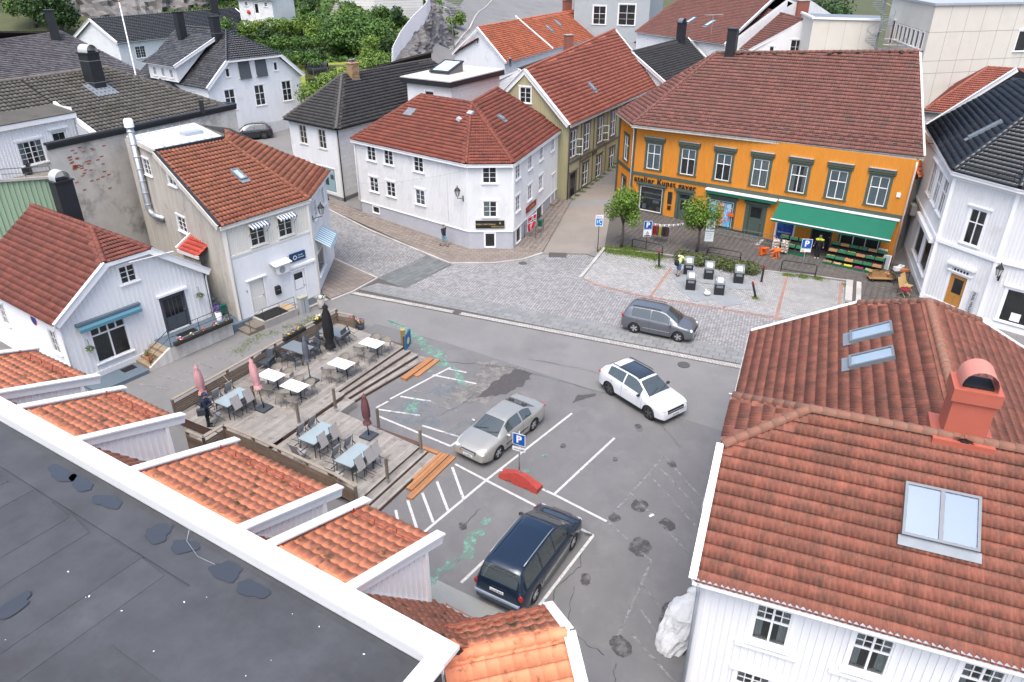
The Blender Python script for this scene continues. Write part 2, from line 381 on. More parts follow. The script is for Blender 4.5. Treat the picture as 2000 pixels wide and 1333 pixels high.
  # in a wall's local space: x right, y inwards (negative y sticks out of the wall), z up
  # ------------------------------------------------------------------ terrain
_CP=[]
for x in range(-70,71,20):
 for y in(-20,0,15,30,42):_CP.append((x,y,0.0))
_CP+=[(-25,48,0.05),(-12,48,0.02),(0,50,0),(12,50,0),(28,48,0),(45,48,0.1),(-13,60,.5),(-20,66,.8),(-25,78,1.45),(-28,82,1.6),(-24,88,2.0),
(-35,88,2.2),(4,62,.55),(8,62,.6),(10,72,1.1),(20,80,1.5),(35,60,.8),(-45,60,1),(-60,75,2),(-10,80,1.8),(0,88,2.2),(10,100,3),(-4,94,2.8),
(-25.4,100.8,7),(-21.8,106,7.1),(-30,104,7.3),(-37,112,9.3),(-38.5,119,10.7),(-32,119,10.7),(-27,128,12),(-22,130.8,11.2),(-17,99,7.6),(-16,108,9.2),(-15.5,116,11),
(-10.5,100,4.3),(-8.5,109,5),(-7,125,5.9),(-4,140,6.9),(-1.5,165,8.4),(1,195,10.4),(-13.5,122,6.3),(-3,109,5),(-1,125,5.9),
(-45,100,4),(-55,110,6),(-50,125,9),(-70,130,12),(-60,140,16),(-45,140,15),(-20,150,15),(-40,200,22),(-90,200,24),(-120,120,12),
(20,110,3.2),(20,140,4),(40,100,2.5),(60,120,3),(40,200,6),(100,200,4),(120,100,2),(120,20,0),(-120,20,1)]
_cp=np.array(_CP,float)
_D=np.linalg.norm(_cp[:,None,:2]-_cp[None,:,:2],axis=2)
_w=np.linalg.solve(_D+np.eye(len(_cp))*0.02,_cp[:,2])
def gz(x,y):
 v=float(np.dot(np.hypot(_cp[:,0]-x,_cp[:,1]-y),_w))
 k=min(1.0,max(0.0,(y-46)/8));k=k*k*(3-2*k)
 if y>45 and y<70 and abs(x)<40:v=max(v,0)
 return v*k
def gza(P):
 d=np.hypot(P[:,None,0]-_cp[None,:,0],P[:,None,1]-_cp[None,:,1])@_w
 k=np.clip((P[:,1]-46)/8,0,1);k=k*k*(3-2*k)
 return d*k

def clip_convex(bm,poly):
 n=len(poly)
 ar=sum(poly[i][0]*poly[(i+1)%n][1]-poly[(i+1)%n][0]*poly[i][1]for i in range(n))
 for i in range(n):
  a,b=poly[i],poly[(i+1)%n]
  nx,ny=b[1]-a[1],-(b[0]-a[0])
  if ar<0:nx,ny=-nx,-ny
  bmesh.ops.bisect_plane(bm,geom=bm.verts[:]+bm.edges[:]+bm.faces[:],dist=1e-5,plane_co=(a[0],a[1],0),plane_no=(nx,ny,0),clear_outer=True)

def sheet(name,poly,off,mat,cell=2.5,parent=None,drape=True,**tags):
 """flat ground sheet (convex outline) laid on the terrain"""
 xs=[p[0]for p in poly];ys=[p[1]for p in poly]
 bm=bmesh.new()
 if drape and max(ys)>46:
  nx=max(1,int((max(xs)-min(xs))/cell));ny=max(1,int((max(ys)-min(ys))/cell))
  V=[[bm.verts.new((min(xs)-.01+(max(xs)-min(xs)+.02)*i/nx,min(ys)-.01+(max(ys)-min(ys)+.02)*j/ny,0))for i in range(nx+1)]for j in range(ny+1)]
  for j in range(ny):
   for i in range(nx):bm.faces.new((V[j][i],V[j][i+1],V[j+1][i+1],V[j+1][i]))
  clip_convex(bm,poly)
 else:
  bm.faces.new([bm.verts.new((p[0],p[1],0))for p in poly])
 for v in bm.verts:v.co.z=(gz(v.co.x,v.co.y)if drape else 0)+off
 bmesh.ops.recalc_face_normals(bm,faces=bm.faces)
 for f in bm.faces:
  if f.normal.z<0:f.normal_flip()
 me=bpy.data.meshes.new(name);bm.to_mesh(me);bm.free();me.materials.append(mat)
 return link(name,me,parent,**tags)
def blob(name,poly,off,mat,parent,jag=0.12,sub=5,seed=1,**tags):
 """stain or chalk patch: rounded outline, worn through by its material"""
 r=random.Random(seed);n=len(poly);c=(sum(p[0]for p in poly)/n,sum(p[1]for p in poly)/n);out=[]
 for i in range(n):
  a,b=poly[i],poly[(i+1)%n]
  for k in range(sub):
   t=k/sub;j=r.uniform(-jag,jag);x,y=a[0]+(b[0]-a[0])*t,a[1]+(b[1]-a[1])*t
   nx,ny=b[1]-a[1],-(b[0]-a[0]);L=math.hypot(nx,ny)or 1;j=max(-.3,min(.3,j))*(.5 if k in(0,sub-1)else 1)
   out.append((x+nx/L*j,y+ny/L*j,off))
 bm=bmesh.new();f=bm.faces.new([bm.verts.new(p)for p in out]);bmesh.ops.triangulate(bm,faces=[f])
 for f in bm.faces:
  f.normal_update()
  if f.normal.z<0:f.normal_flip()
 me=bpy.data.meshes.new(name);bm.to_mesh(me);bm.free();me.materials.append(mat)
 return link(name,me,parent,**tags)

 # ------------------------------------------------------------------ repeated units over a polygon
def tess(poly,w,h,stag=0.0,b0=0.0,a0=None,eave_slack=0.0):
 """cells of a w x h grid against a convex polygon: fully inside / cut"""
 n=len(poly);P=np.array(poly,float)
 ar=sum(P[i,0]*P[(i+1)%n,1]-P[(i+1)%n,0]*P[i,1]for i in range(n))
 if ar<0:P=P[::-1]
 E=[]
 for i in range(n):
  a,b=P[i],P[(i+1)%n];d=b-a;L=math.hypot(*d)
  if L<1e-6:continue
  E.append((-d[1]/L,d[0]/L,-(-d[1]*a[0]+d[0]*a[1])/L))
 E=np.array(E)
 am,bm_=P.min(0);ax,bx=P.max(0)
 if a0 is None:a0=am
 rows=range(int(math.floor((bm_-b0)/h)),int(math.ceil((bx-b0)/h))+1)
 full,cut=[],[]
 for j in rows:
  b=b0+j*h;s=stag*w if j%2 else 0.0
  i0=int(math.floor((am-a0-s)/w))-1;i1=int(math.ceil((ax-a0-s)/w))+1
  A=a0+s+np.arange(i0,i1+1)*w
  C=np.stack([np.stack([A,np.full_like(A,b)],1),np.stack([A+w,np.full_like(A,b)],1),np.stack([A+w,np.full_like(A,b+h)],1),np.stack([A,np.full_like(A,b+h)],1)],1)
  sd=C@E[:,:2].T+E[:,2]  # cells,4,edges
  mn=sd.min(1);mxx=sd.max(1)
  inside=(mn>-0.012).all(1);outside=(mxx<=0.004).any(1)
  for k in range(len(A)):
   if inside[k]:full.append((A[k],b))
   elif not outside[k]:cut.append((A[k],b))
 return full,cut,P

def array_mesh(name,V,F,cells,T,mat,gfun=None):
 """one mesh of many copies of a unit (V,F) at cells (a,b) in plane coordinates, T 4x4 to world"""
 k=len(cells);nv=len(V)
 off=np.zeros((k,1,3));off[:,0,:2]=np.array(cells,float).reshape(k,2)
 W=(V[None]+off).reshape(-1,3)
 Tm=np.array(T);W=W@Tm[:3,:3].T+Tm[:3,3]
 if gfun is not None:W[:,2]+=gfun(W)
 fl=np.array([len(f)for f in F]);li=np.concatenate([np.array(f)for f in F])
 loops=(li[None]+(np.arange(k)*nv)[:,None]).ravel()
 tot=np.tile(fl,k);st=np.concatenate([[0],np.cumsum(tot)[:-1]])
 me=bpy.data.meshes.new(name)
 me.vertices.add(len(W));me.vertices.foreach_set('co',W.astype(np.float32).ravel())
 me.loops.add(len(loops));me.loops.foreach_set('vertex_index',loops.astype(np.int32))
 me.polygons.add(len(tot));me.polygons.foreach_set('loop_start',st.astype(np.int32))
 me.materials.append(mat);me.update(calc_edges=True);me.validate()
 return me
def cut_mesh(name,V,F,cells,poly,T,mat,gfun=None):
 bm=bmesh.new()
 for a,b in cells:
  vs_=[bm.verts.new((p[0]+a,p[1]+b,p[2]))for p in V]
  for f in F:bm.faces.new([vs_[i]for i in f])
 clip_convex(bm,[tuple(p)for p in poly])
 bm.transform(Matrix(T))
 if gfun is not None and len(bm.verts):
  co=np.array([v.co for v in bm.verts]);dz=gfun(co)
  for v,z in zip(bm.verts,dz):v.co.z+=z
 me=bpy.data.meshes.new(name);bm.to_mesh(me);bm.free();me.materials.append(mat)
 return me
def join_meshes(name,ms):
 bm=bmesh.new()
 for m in ms:
  bm.from_mesh(m)
 mat=ms[0].materials[0]
 me=bpy.data.meshes.new(name);bm.to_mesh(me);bm.free();me.materials.append(mat)
 for m in ms:bpy.data.meshes.remove(m)
 return me

def paver_unit(w,h,gap=0.012,bev=0.012,t=0.03):
 g=gap/2;e=g+bev
 V=np.array([(g,g,-t),(w-g,g,-t),(w-g,h-g,-t),(g,h-g,-t),(e,e,0),(w-e,e,0),(w-e,h-e,0),(e,h-e,0)],float)
 F=[(4,5,6,7),(0,1,5,4),(1,2,6,5),(2,3,7,6),(3,0,4,7)]
 return V,F
def paving(parent,poly,ang,w,h,mat,off=0.03,stag=0.5,nind=0,name='paving_stone',gap=0.012,bev=0.01,stuff='paving',origin=None):
 """separate stones laid in courses inside a convex outline; the largest in view are objects, the rest one mesh"""
 ca,sa=math.cos(ang),math.sin(ang)
 o=origin or poly[0]
 loc=[((p[0]-o[0])*ca+(p[1]-o[1])*sa,-(p[0]-o[0])*sa+(p[1]-o[1])*ca)for p in poly]
 full,cut,P=tess(loc,w,h,stag,0.0,0.0)
 T=np.array([[ca,-sa,0,o[0]],[sa,ca,0,o[1]],[0,0,1,off],[0,0,0,1]],float)
 V,F=paver_unit(w,h,gap,bev)
 TM=Matrix(T.tolist())
 ind=[]
 if nind:
  d=sorted(full,key=lambda c:(TM@Vector((c[0],c[1],0))).y)
  ind=d[:nind];full=d[nind:]
  me=bpy.data.meshes.new(name);me.from_pydata([tuple(v)for v in V],[],F);me.materials.append(mat)
  for a,b in ind:
   mw=TM@Matrix.Translation((a,b,0));q=mw.translation
   mw.translation.z+=gz(q.x,q.y)
   link(name,me,parent,mw)
 ms=[]
 if full:ms.append(array_mesh(stuff,V,F,full,T,mat,gza))
 if cut:ms.append(cut_mesh(stuff,V,F,cut,P,T,mat,gza))
 if ms:link(stuff,join_meshes(stuff,ms)if len(ms)>1 else ms[0],parent,kind='stuff')

 # ------------------------------------------------------------------ roofs
M('shade_dark_underlay',(.03,.024,.02),.9)  # near-black underlay paints in shade between the tile courses
PROF={
'S2':lambda t:0.020*math.cos(4*math.pi*t),
'pan':lambda t:0.034*(max(0.0,math.cos(2*math.pi*(t-0.82)))**1.0)-0.012*math.sin(math.pi*t),
'wave':lambda t:0.03*math.cos(2*math.pi*t),
'flat':lambda t:0.0,
}
_TU={}
def tile_unit(w,h,prof,lip):
 k=(w,h,prof,lip)
 if k in _TU:return _TU[k]
 seg={'S2':8,'pan':6,'wave':6,'flat':1}[prof]
 f=PROF[prof];V=[];F=[]
 g=0.0005 if prof!='flat' else 0.006
 xs=[g+(w-2*g)*i/seg for i in range(seg+1)]
 for x in xs:V.append((x,h+0.02,0.004+f(x/w)))
 for x in xs:V.append((x,-0.035,lip+f(x/w)))
 for x in xs:V.append((x,-0.03,lip-0.01+f(x/w)))
 n=seg+1
 for i in range(seg):
  F.append((i,n+i,n+i+1,i+1));F.append((n+i,2*n+i,2*n+i+1,n+i+1))
 _TU[k]=(np.array(V,float),F);return _TU[k]
_TMESH={}
def on_plane(O,nrm,p):return Vector((p[0],p[1],O.z-((p[0]-O.x)*nrm.x+(p[1]-O.y)*nrm.y)/nrm.z))
class RoofPlane:pass
def roof(house,pts,mat,tile=(0.3,0.34,'S2',0.032),nind=0,thick=0.12,under=None,tiles=True,smooth=True,third=None):
 """pts[0]->pts[1] is the eave, left to right seen from outside; further points are dropped onto the plane"""
 p0,p1=Vector(pts[0]),Vector(pts[1]);q=Vector(third if third is not None else pts[2])
 if(p1-p0).cross(q-p0).z<0:
  pts=[pts[1],pts[0]]+list(pts[:1:-1]);p0,p1=p1,p0
 u=(p1-p0).normalized();nrm=u.cross(q-p0).normalized()
 if not tiles:
  rp=RoofPlane();rp.obj=MB().quad(*pts).build('roof',under or mat,house);return rp
 v=nrm.cross(u)
 P3=[on_plane(p0,nrm,p)for p in pts]
 rp=RoofPlane();rp.O,rp.u,rp.v,rp.n,rp.pts=p0,u,v,nrm,P3
 m=MB();m.slab([p-nrm*0.03 for p in P3],thick)
 rp.obj=m.build('roof',under or MATS['shade_dark_underlay'],house)
 T=Matrix(((u.x,v.x,nrm.x,p0.x),(u.y,v.y,nrm.y,p0.y),(u.z,v.z,nrm.z,p0.z),(0,0,0,1)))
 rp.T=T
 loc=[((p-p0).dot(u),(p-p0).dot(v))for p in P3]
 w,h,prof,lip=tile
 lip+=.03
 loc[0]=(loc[0][0],loc[0][1]-0.05);loc[1]=(loc[1][0],loc[1][1]-0.05)
 full,cut,P=tess(loc,w,h,0.0,-0.045)
 V,F=tile_unit(w,h,prof,lip)
 if nind:
  C=Vector(cam.location)
  d=sorted(full,key=lambda c:(T@Vector((c[0],c[1],0))-C).length)
  ind,full=d[:nind],d[nind:]
  key=(tile,mat.name)
  if key not in _TMESH:
   me=bpy.data.meshes.new('roof_tile');me.from_pydata([tuple(x)for x in V],[],F);me.materials.append(mat)
   me.polygons.foreach_set('use_smooth',[i%2==0 for i in range(len(F))]);_TMESH[key]=me
  rr=random.Random(5)
  for a,b in ind:
   link('roof_tile',_TMESH[key],rp.obj,T@Matrix.Translation((a,b,rr.uniform(-0.004,0.004)))@Matrix.Rotation(rr.uniform(-.006,.006),4,'Z'))
 ms=[]
 if full:ms.append(array_mesh('roof_tiles',V,F,full,np.array(T),mat))
 if cut:ms.append(cut_mesh('roof_tiles',V,F,cut,P,np.array(T),mat))
 if ms:link('roof_tiles',join_meshes('roof_tiles',ms)if len(ms)>1 else ms[0],rp.obj,kind='stuff')
 return rp
_CAP={}
def caps(parent,A,B,mat,r=0.12,L=0.4,ind=True,lift=0.0):
 """row of half-round ridge or hip tiles"""
 A,B=Vector(A),Vector(B);d=B-A;n=max(1,round(d.length/L));L=d.length/n;d.normalize()
 s=d.cross(Vector((0,0,1))).normalized();up=s.cross(d)
 key=(round(L,2),r,mat.name)
 if key not in _CAP:
  m=MB();k=6;V=[]
  for x,rr,z in((-0.02,r*1.08,0.012),(L+0.03,r*0.95,0)):
   for j in range(k+1):
    a=math.pi*(-0.08+1.16*j/k);V.append((x,rr*math.cos(a),rr*math.sin(a)*0.85+z))
  F=[(j,j+1,k+2+j,k+1+j)for j in range(k)]
  V+=[(-0.02,(r-.025)*math.cos(math.pi*j/k),(r-.025)*math.sin(math.pi*j/k)*.8)for j in range(k+1)]
  F+=[(j+1,j,2*k+2+j,2*k+3+j)for j in range(k)]
  m.add(V,F);_CAP[key]=m
 base=Matrix(((d.x,s.x,up.x,A.x),(d.y,s.y,up.y,A.y),(d.z,s.z,up.z,A.z+lift),(0,0,0,1)))
 if ind:
  me=_CAP[key].mesh('ridge_tile',mat,True)if isinstance(_CAP[key],MB)else _CAP[key]
  for i in range(n):link('ridge_tile',me,parent,base@Matrix.Translation((i*L,0,0)))
 else:
  m=MB();u=_CAP[key]
  for i in range(n):m.add([base@Vector((v[0]+i*L,v[1],v[2]))for v in u.v],u.f)
  m.build('ridge_tiles',mat,parent,True,kind='stuff')
def barge(house,A,B,w=0.22,t=0.05,mat=None,cover=0.14,name='bargeboard'):
 A,B=Vector(A),Vector(B);m=MB()
 d=(B-A).normalized();s=d.cross(Vector((0,0,1))).normalized();up=s.cross(d)
 m.beam(A-up*(w/2-.06),B-up*(w/2-.06),t,w)
 m.beam(A+up*0.075,B+up*0.075,cover,0.028)
 return m.build(name,mat or WHITE_CLEAN,house)
def gutter(house,A,B,r=0.065,mat=None,fascia=None):
 m=MB();A,B=Vector(A),Vector(B);d=(B-A).normalized();k=6
 s=d.cross(Vector((0,0,1))).normalized()
 V=[]
 for p in(A,B):
  for j in range(k+1):
   a=math.pi+math.pi*j/k;V.append(p+s*(r*math.cos(a))+Vector((0,0,r*math.sin(a))))
 m.add(V,[(j,j+1,k+2+j,k+1+j)for j in range(k)])
 V2=[v+Vector((0,0,.004))for v in V]
 o=m.build('gutter',mat or WHITE_CLEAN,house)
 if fascia:
  f=MB();f.beam(A-s*0+Vector((0,0,-.12)),B+Vector((0,0,-.12)),0.03,0.18);f.build('fascia',fascia,house)
 return o
def pipe(house,pts,r=0.045,mat=None,name='downpipe',n=8):
 return MB().tube(pts,r,n).build(name,mat or WHITE_CLEAN,house,True)
def beam_part(house,name,A,B,w,h,mat,up=(0,0,1)):return MB().beam(A,B,w,h,up).build(name,mat,house)

def chimney(house,x,y,z0,z1,w,d,rz,mat,cap='plate',flash=True,band=None,capmat=None,flue=None):
 ch=MB().cbox((x,y,(z0+z1)/2),(w,d,z1-z0),rz).build('chimney',mat,house)
 m=MB()
 if band is not None:
  for z in band:m.cbox((x,y,z),(w+.03,d+.03,.03),rz)
  m.build('chimney_band',STEEL,ch);m=MB()
 m.cbox((x,y,z1+.03),(w+.14,d+.14,.07),rz);m.build('chimney_crown',mat if cap!='brick' else CONCRETE,ch)
 if cap=='barrel':
  k=10;R=w*.42;V=[];Rm=Matrix.Rotation(rz,3,'Z');D=d*.5
  for yy in(-D,D):
   for j in range(k+1):
    a=math.pi*j/k;V.append(Vector((x,y,z1+.07))+Rm@Vector((R*math.cos(a),yy,.12+R*math.sin(a))))
  for yy in(-D,D):
   V.append(Vector((x,y,z1+.07))+Rm@Vector((-R,yy,0)));V.append(Vector((x,y,z1+.07))+Rm@Vector((R,yy,0)))
  F=[(j,j+1,k+2+j,k+1+j)for j in range(k)]
  b=2*k+2
  F+=[(k,b,b+2,2*k+1),(b+1,0,k+1,b+3)]
  mm=MB();mm.add(V,F);mm.build('chimney_hood',capmat or SILVER,ch,True)
  dk=MB();dk.cbox((x,y,z1+.1),(w*.7,d*.7,.06),rz);dk.build('flue_mouth',BLACK,ch)
 elif cap=='pots':
  for s in(-.2,.2):
   p=Matrix.Rotation(rz,3,'Z')@Vector((s*w,0,0))
   MB().lathe([(.13,0),(.15,.02),(.14,.22),(.19,.24),(.19,.27),(0,.33)],10,(x+p.x,y+p.y,z1+.06)).build('chimney_pot',LEAD,ch,True)
 if flash:
  m=MB();m.cbox((x,y,z0+.32 if flash is True else flash),(w+.1,d+.1,.32),rz);m.build('flashing',LEAD,ch)
 return ch
def skylight(rp,a,b,w,h,glass=None,frame=LEAD,name='roof_window',double=False,blind='roof_blind'):
 """roof window standing on a roof plane; a,b lower-left corner along/up the slope"""
 T=rp.T@Matrix.Translation((a,b,0));f=0.07;m=MB()
 for q in((0,w,0,f),(0,w,h-f,h),(0,f,f,h-f),(w-f,w,f,h-f)):m.box(q[0],q[1],q[2],q[3],0,0.2)
 o=m.build(name,frame,rp.obj,mw=T)
 if double:
  local('mullion',MB().box(w/2-.05,w/2+.05,f,h-f,0,.195).mesh('mullion',frame),o)
  for x0,x1 in((f,w/2-.05),(w/2+.05,w-f)):local('pane',MB().quad((x0,f,.17),(x1,f,.17),(x1,h-f,.17),(x0,h-f,.17)).mesh('pane',glass or GLASS_SKY),o)
 else:
  local('pane',MB().quad((f,f,.17),(w-f,f,.17),(w-f,h-f,.17),(f,h-f,.17)).mesh('pane',glass or GLASS_SKY),o)
 local('blind',MB().quad((f,f,.14),(w-f,f,.14),(w-f,h-f,.14),(f,h-f,.14)).mesh('blind',MATS[blind]),o)
 m=MB();m.box(-.06,w+.06,-.26,0,.075,.1);local('flashing',m.mesh('flashing',LEAD),o)
 return o
M('roof_blind',(0.62,0.68,0.72),0.8,(0.56,0.62,0.67),1,0.5);M('blue_blind',(.12,.2,.36),.8,(.15,.23,.38),1,.5)
def snow_guard(rp,a0,a1,b,mat=None,step=0.9,rows=2,h=0.16):
 m=MB()
 def q(a,z):return rp.O+rp.u*a+rp.v*b+rp.n*z
 for k in range(rows):m.tube([q(a0,.07+h*k/max(1,rows-1)*.8),q(a1,.07+h*k/max(1,rows-1)*.8)],.012,5)
 n=max(1,int((a1-a0)/step))
 for i in range(n+1):
  a=a0+(a1-a0)*i/n;m.beam(q(a,.0),q(a,.07+h),.02,.03)
  m.beam(q(a,.0),rp.O+rp.u*a+rp.v*(b+.22)+rp.n*.03,.02,.02)
 return m.build('snow_guard',mat or MATS['red_rail'],rp.obj)
M('red_rail',(0.34,0.06,0.035),0.5,(0.22,0.045,0.03),5,0.6)
def grow(rp,a,b,w,h,z,mat,name):  # plate on a roof plane
 return MB().box(0,w,0,h,0,z).build(name,mat,rp.obj,mw=rp.T@Matrix.Translation((a,b,0)))

 # ------------------------------------------------------------------ walls, windows, doors
STY={
'c23':[(0,.5,0,1,1,3),(.5,1,0,1,1,3)],
'c22':[(0,.5,0,1,1,2),(.5,1,0,1,1,2)],
'c24':[(0,.5,0,1,2,4),(.5,1,0,1,2,4)],
'cross':[(0,.5,0,.63,1,1),(.5,1,0,.63,1,1),(0,.5,.63,1,1,1),(.5,1,.63,1,1,1)],
'cross2':[(0,.5,0,.6,1,2),(.5,1,0,.6,1,2),(0,.5,.6,1,1,1),(.5,1,.6,1,1,1)],
'rb':[(0,.5,0,.62,1,1),(.5,1,0,.62,1,1),(0,.5,.62,1,2,2),(.5,1,.62,1,2,2)],
'one':[(0,1,0,1,1,1)],'two':[(0,.5,0,1,1,1),(.5,1,0,1,1,1)],'three':[(0,1/3,0,1,1,1),(1/3,2/3,0,1,1,1),(2/3,1,0,1,1,1)],
'shop4':[(0,.5,0,.78,1,1),(.5,1,0,.78,1,1),(0,.25,.78,1,1,1),(.25,.5,.78,1,1,1),(.5,.75,.78,1,1,1),(.75,1,.78,1,1,1)],
'x44':[(0,1,0,1,2,2)],
}
_WM={}
def Wn(u,z,w,h,st='c23',**k):return dict(k,t='win',u=u,z=z,w=w,h=h,st=st)
def Dr(u,z,w,h,**k):return dict(k,t='door',u=u,z=z,w=w,h=h)
def window_meshes(w,h,st,fm,cm,cw,sill,head,fine,room,bars):
 key=(round(w,3),round(h,3),st,fm.name,cm.name,cw,sill,head,fine,room,bars)
 if key in _WM:return _WM[key]
 m=MB();fr=.05
 y0,y1=-0.015,0.09
 m.box(-w/2,w/2,y0,y1,0,fr);m.box(-w/2,w/2,y0,y1,h-fr,h);m.box(-w/2,-w/2+fr,y0,y1,fr,h-fr);m.box(w/2-fr,w/2,y0,y1,fr,h-fr)
 panes=[];iw,ih=w-2*fr,h-2*fr;xs=set();zs=set()
 for(a,b,c,d,nx,ny)in STY[st]:
  x0,x1,z0,z1=-iw/2+a*iw,-iw/2+b*iw,fr+c*ih,fr+d*ih
  g=bars;r_=.028
  X0=x0+(g if a>0 else r_*.5);X1=x1-(g if b<1 else r_*.5);Z0=z0+(g if c>0 else r_*.5);Z1=z1-(g if d<1 else r_*.5)
  if a>0:m.box(x0-g,x0+g,y0+.006,y1-.01,z0,z1)
  if c>0:m.box(x0,x1,y0+.01,y1-.02,z0-g,z0+g)
  for i in range(1,nx):xx=X0+(X1-X0)*i/nx;m.box(xx-.012,xx+.012,.012,.05,Z0,Z1)
  for j in range(1,ny):zz=Z0+(Z1-Z0)*j/ny;m.box(X0,X1,.014,.048,zz-.012,zz+.012)
  for i in range(nx):
   for j in range(ny):
    panes.append((X0+(X1-X0)*i/nx,X0+(X1-X0)*(i+1)/nx,Z0+(Z1-Z0)*j/ny,Z0+(Z1-Z0)*(j+1)/ny))
 if cw:
  yc=-.05
  m.box(-w/2-cw,w/2+cw,yc,0.0,h,h+cw,1);m.box(-w/2-cw,-w/2,yc,0.0,-.02,h,1);m.box(w/2,w/2+cw,yc,0.0,-.02,h,1)
  if not sill:m.box(-w/2,w/2,yc,0,-cw,0,1)
 if head:m.box(-w/2-cw-head,w/2+cw+head,-.05-head*.8,0.0,h+cw,h+cw+.07,1);m.box(-w/2-cw-.02,w/2+cw+.02,-.075,0,h+cw*.55,h+cw,1)
 frame=m.mesh('window',[fm,cm])
 pms=[]
 if fine:
  for p in panes:pms.append(MB().quad((p[0],.03,p[2]),(p[1],.03,p[2]),(p[1],.03,p[3]),(p[0],.03,p[3])).mesh('pane',GLASS))
 else:
  q=MB()
  for p in panes:q.quad((p[0],.03,p[2]),(p[1],.03,p[2]),(p[1],.03,p[3]),(p[0],.03,p[3]))
  pms.append(q.mesh('pane',GLASS))
 sm=None
 if sill:sm=MB().box(-w/2-cw-.04,w/2+cw+.04,-.05-sill,.0,-.065,-.005).mesh('sill',cm)
 D=room;q=MB();a=w/2-.01
 q.quad((-a,D,.01),(a,D,.01),(a,D,h-.01),(-a,D,h-.01));q.quad((-a,.092,.01),(a,.092,.01),(a,D,.01),(-a,D,.01))
 q.quad((-a,.092,h-.01),(-a,D,h-.01),(a,D,h-.01),(a,.092,h-.01));q.quad((-a,.092,.01),(-a,D,.01),(-a,D,h-.01),(-a,.092,h-.01));q.quad((a,.092,.01),(a,.092,h-.01),(a,D,h-.01),(a,D,.01))
 rm=q.mesh('interior',ROOM)
 _WM[key]=(frame,pms,sm,rm);return _WM[key]
_CM={}
def curtain_mesh(kind,w,h):
 key=(kind,round(w,2),round(h,2))
 if key in _CM:return _CM[key]
 m=MB()
 def fold(x0,x1,z0,z1,y=.16,n=8):
  V=[]
  for i in range(n+1):
   x=x0+(x1-x0)*i/n;yy=y+(.025 if i%2 else-.01);V+=[(x,yy,z0),(x,yy,z1)]
  m.add(V,[(2*i,2*i+2,2*i+3,2*i+1)for i in range(n)])
 if kind=='sides':fold(-w/2+.03,-w*.22,.03,h-.03);fold(w*.22,w/2-.03,.03,h-.03);mt=CURTAIN
 elif kind=='left':fold(-w/2+.03,-w*.05,.03,h-.03);mt=CURTAIN
 elif kind=='full':fold(-w/2+.03,w/2-.03,.03,h-.03,n=18);mt=CURTAIN
 elif kind=='top':m.quad((-w/2+.02,.13,h*.62),(w/2-.02,.13,h*.62),(w/2-.02,.13,h-.02),(-w/2+.02,.13,h-.02));mt=BLIND
 elif kind=='blind':m.quad((-w/2+.02,.13,.04),(w/2-.02,.13,.04),(w/2-.02,.13,h-.02),(-w/2+.02,.13,h-.02));mt=BLIND
 _CM[key]=m.mesh('curtain',mt);return _CM[key]
def add_window(house,fr,it,fm=None,cm=None,fine=False,**k):
 g=lambda n,d:it.get(n,k.get(n,d))
 fm=g('fm',None)or fm or WHITE_CLEAN;cm=g('cm',None)or cm or fm
 F,PM,S,R_=window_meshes(it['w'],it['h'],it['st'],fm,cm,g('cw',.09),g('sill',.07),g('head',.03),g('fine',fine),g('room',.55),g('bars',.028))
 o=link('window',F,house,fr.mat(it['u'],it['z'],g('d',0)))
 for p in PM:local('pane',p,o)
 if S:local('sill',S,o)
 local('interior',R_,o)
 c=g('cur',None)
 if c:local('curtain',curtain_mesh(c,it['w'],it['h']),o)
 return o
def add_door(house,fr,it,cm=None,**k):
 g=lambda n,d:it.get(n,k.get(n,d))
 w,h=it['w'],it['h'];dm=g('dm',WHITE_CLEAN);cm=g('cm',None)or cm or WHITE_CLEAN;cw=g('cw',.1)
 m=MB();yi=.05
 m.box(-w/2,w/2,yi,yi+.05,0,h)
 gl=g('glass',None);panels=g('panels',2)
 zb=0.12
 o=link('door',m.mesh('door',dm),house,fr.mat(it['u'],it['z']))
 m=MB();m.box(-w/2-cw,-w/2,-.05,.1,0,h+cw);m.box(w/2,w/2+cw,-.05,.1,0,h+cw);m.box(-w/2,w/2,-.05,.1,h,h+cw)
 hd=g('head',.06)
 if hd:m.box(-w/2-cw-hd,w/2+cw+hd,-.06-hd,0,h+cw,h+cw+.06)
 local('door_frame',m.mesh('door_frame',cm),o)
 if gl:  # list of (x0,x1,z0,z1) fractions
  for q in gl:
   x0,x1,z0,z1=-w/2+q[0]*w,-w/2+q[1]*w,q[2]*h,q[3]*h
   local('pane',MB().box(x0,x1,yi-.012,yi-.004,z0,z1).mesh('pane',MATS['dark_glass']),o)
 if panels:
  n=2
  for i in range(n):
   x0=-w/2+.08+i*(w-.08)/n;local('door_panel',MB().box(x0,x0+(w-.08)/n-.08,yi-.02,yi-.002,.12,(.38 if gl else.45)*h).mesh('door_panel',dm),o)
 local('handle',MB().box(w/2-.14,w/2-.04,yi-.05,yi,h*.47,h*.47+.03).mesh('handle',STEEL),o)
 return o
_dg=M('dark_glass',(0.012,0.014,0.016),0.06,(0.03,0.033,0.036),1.2,0.6,spec=0.6)

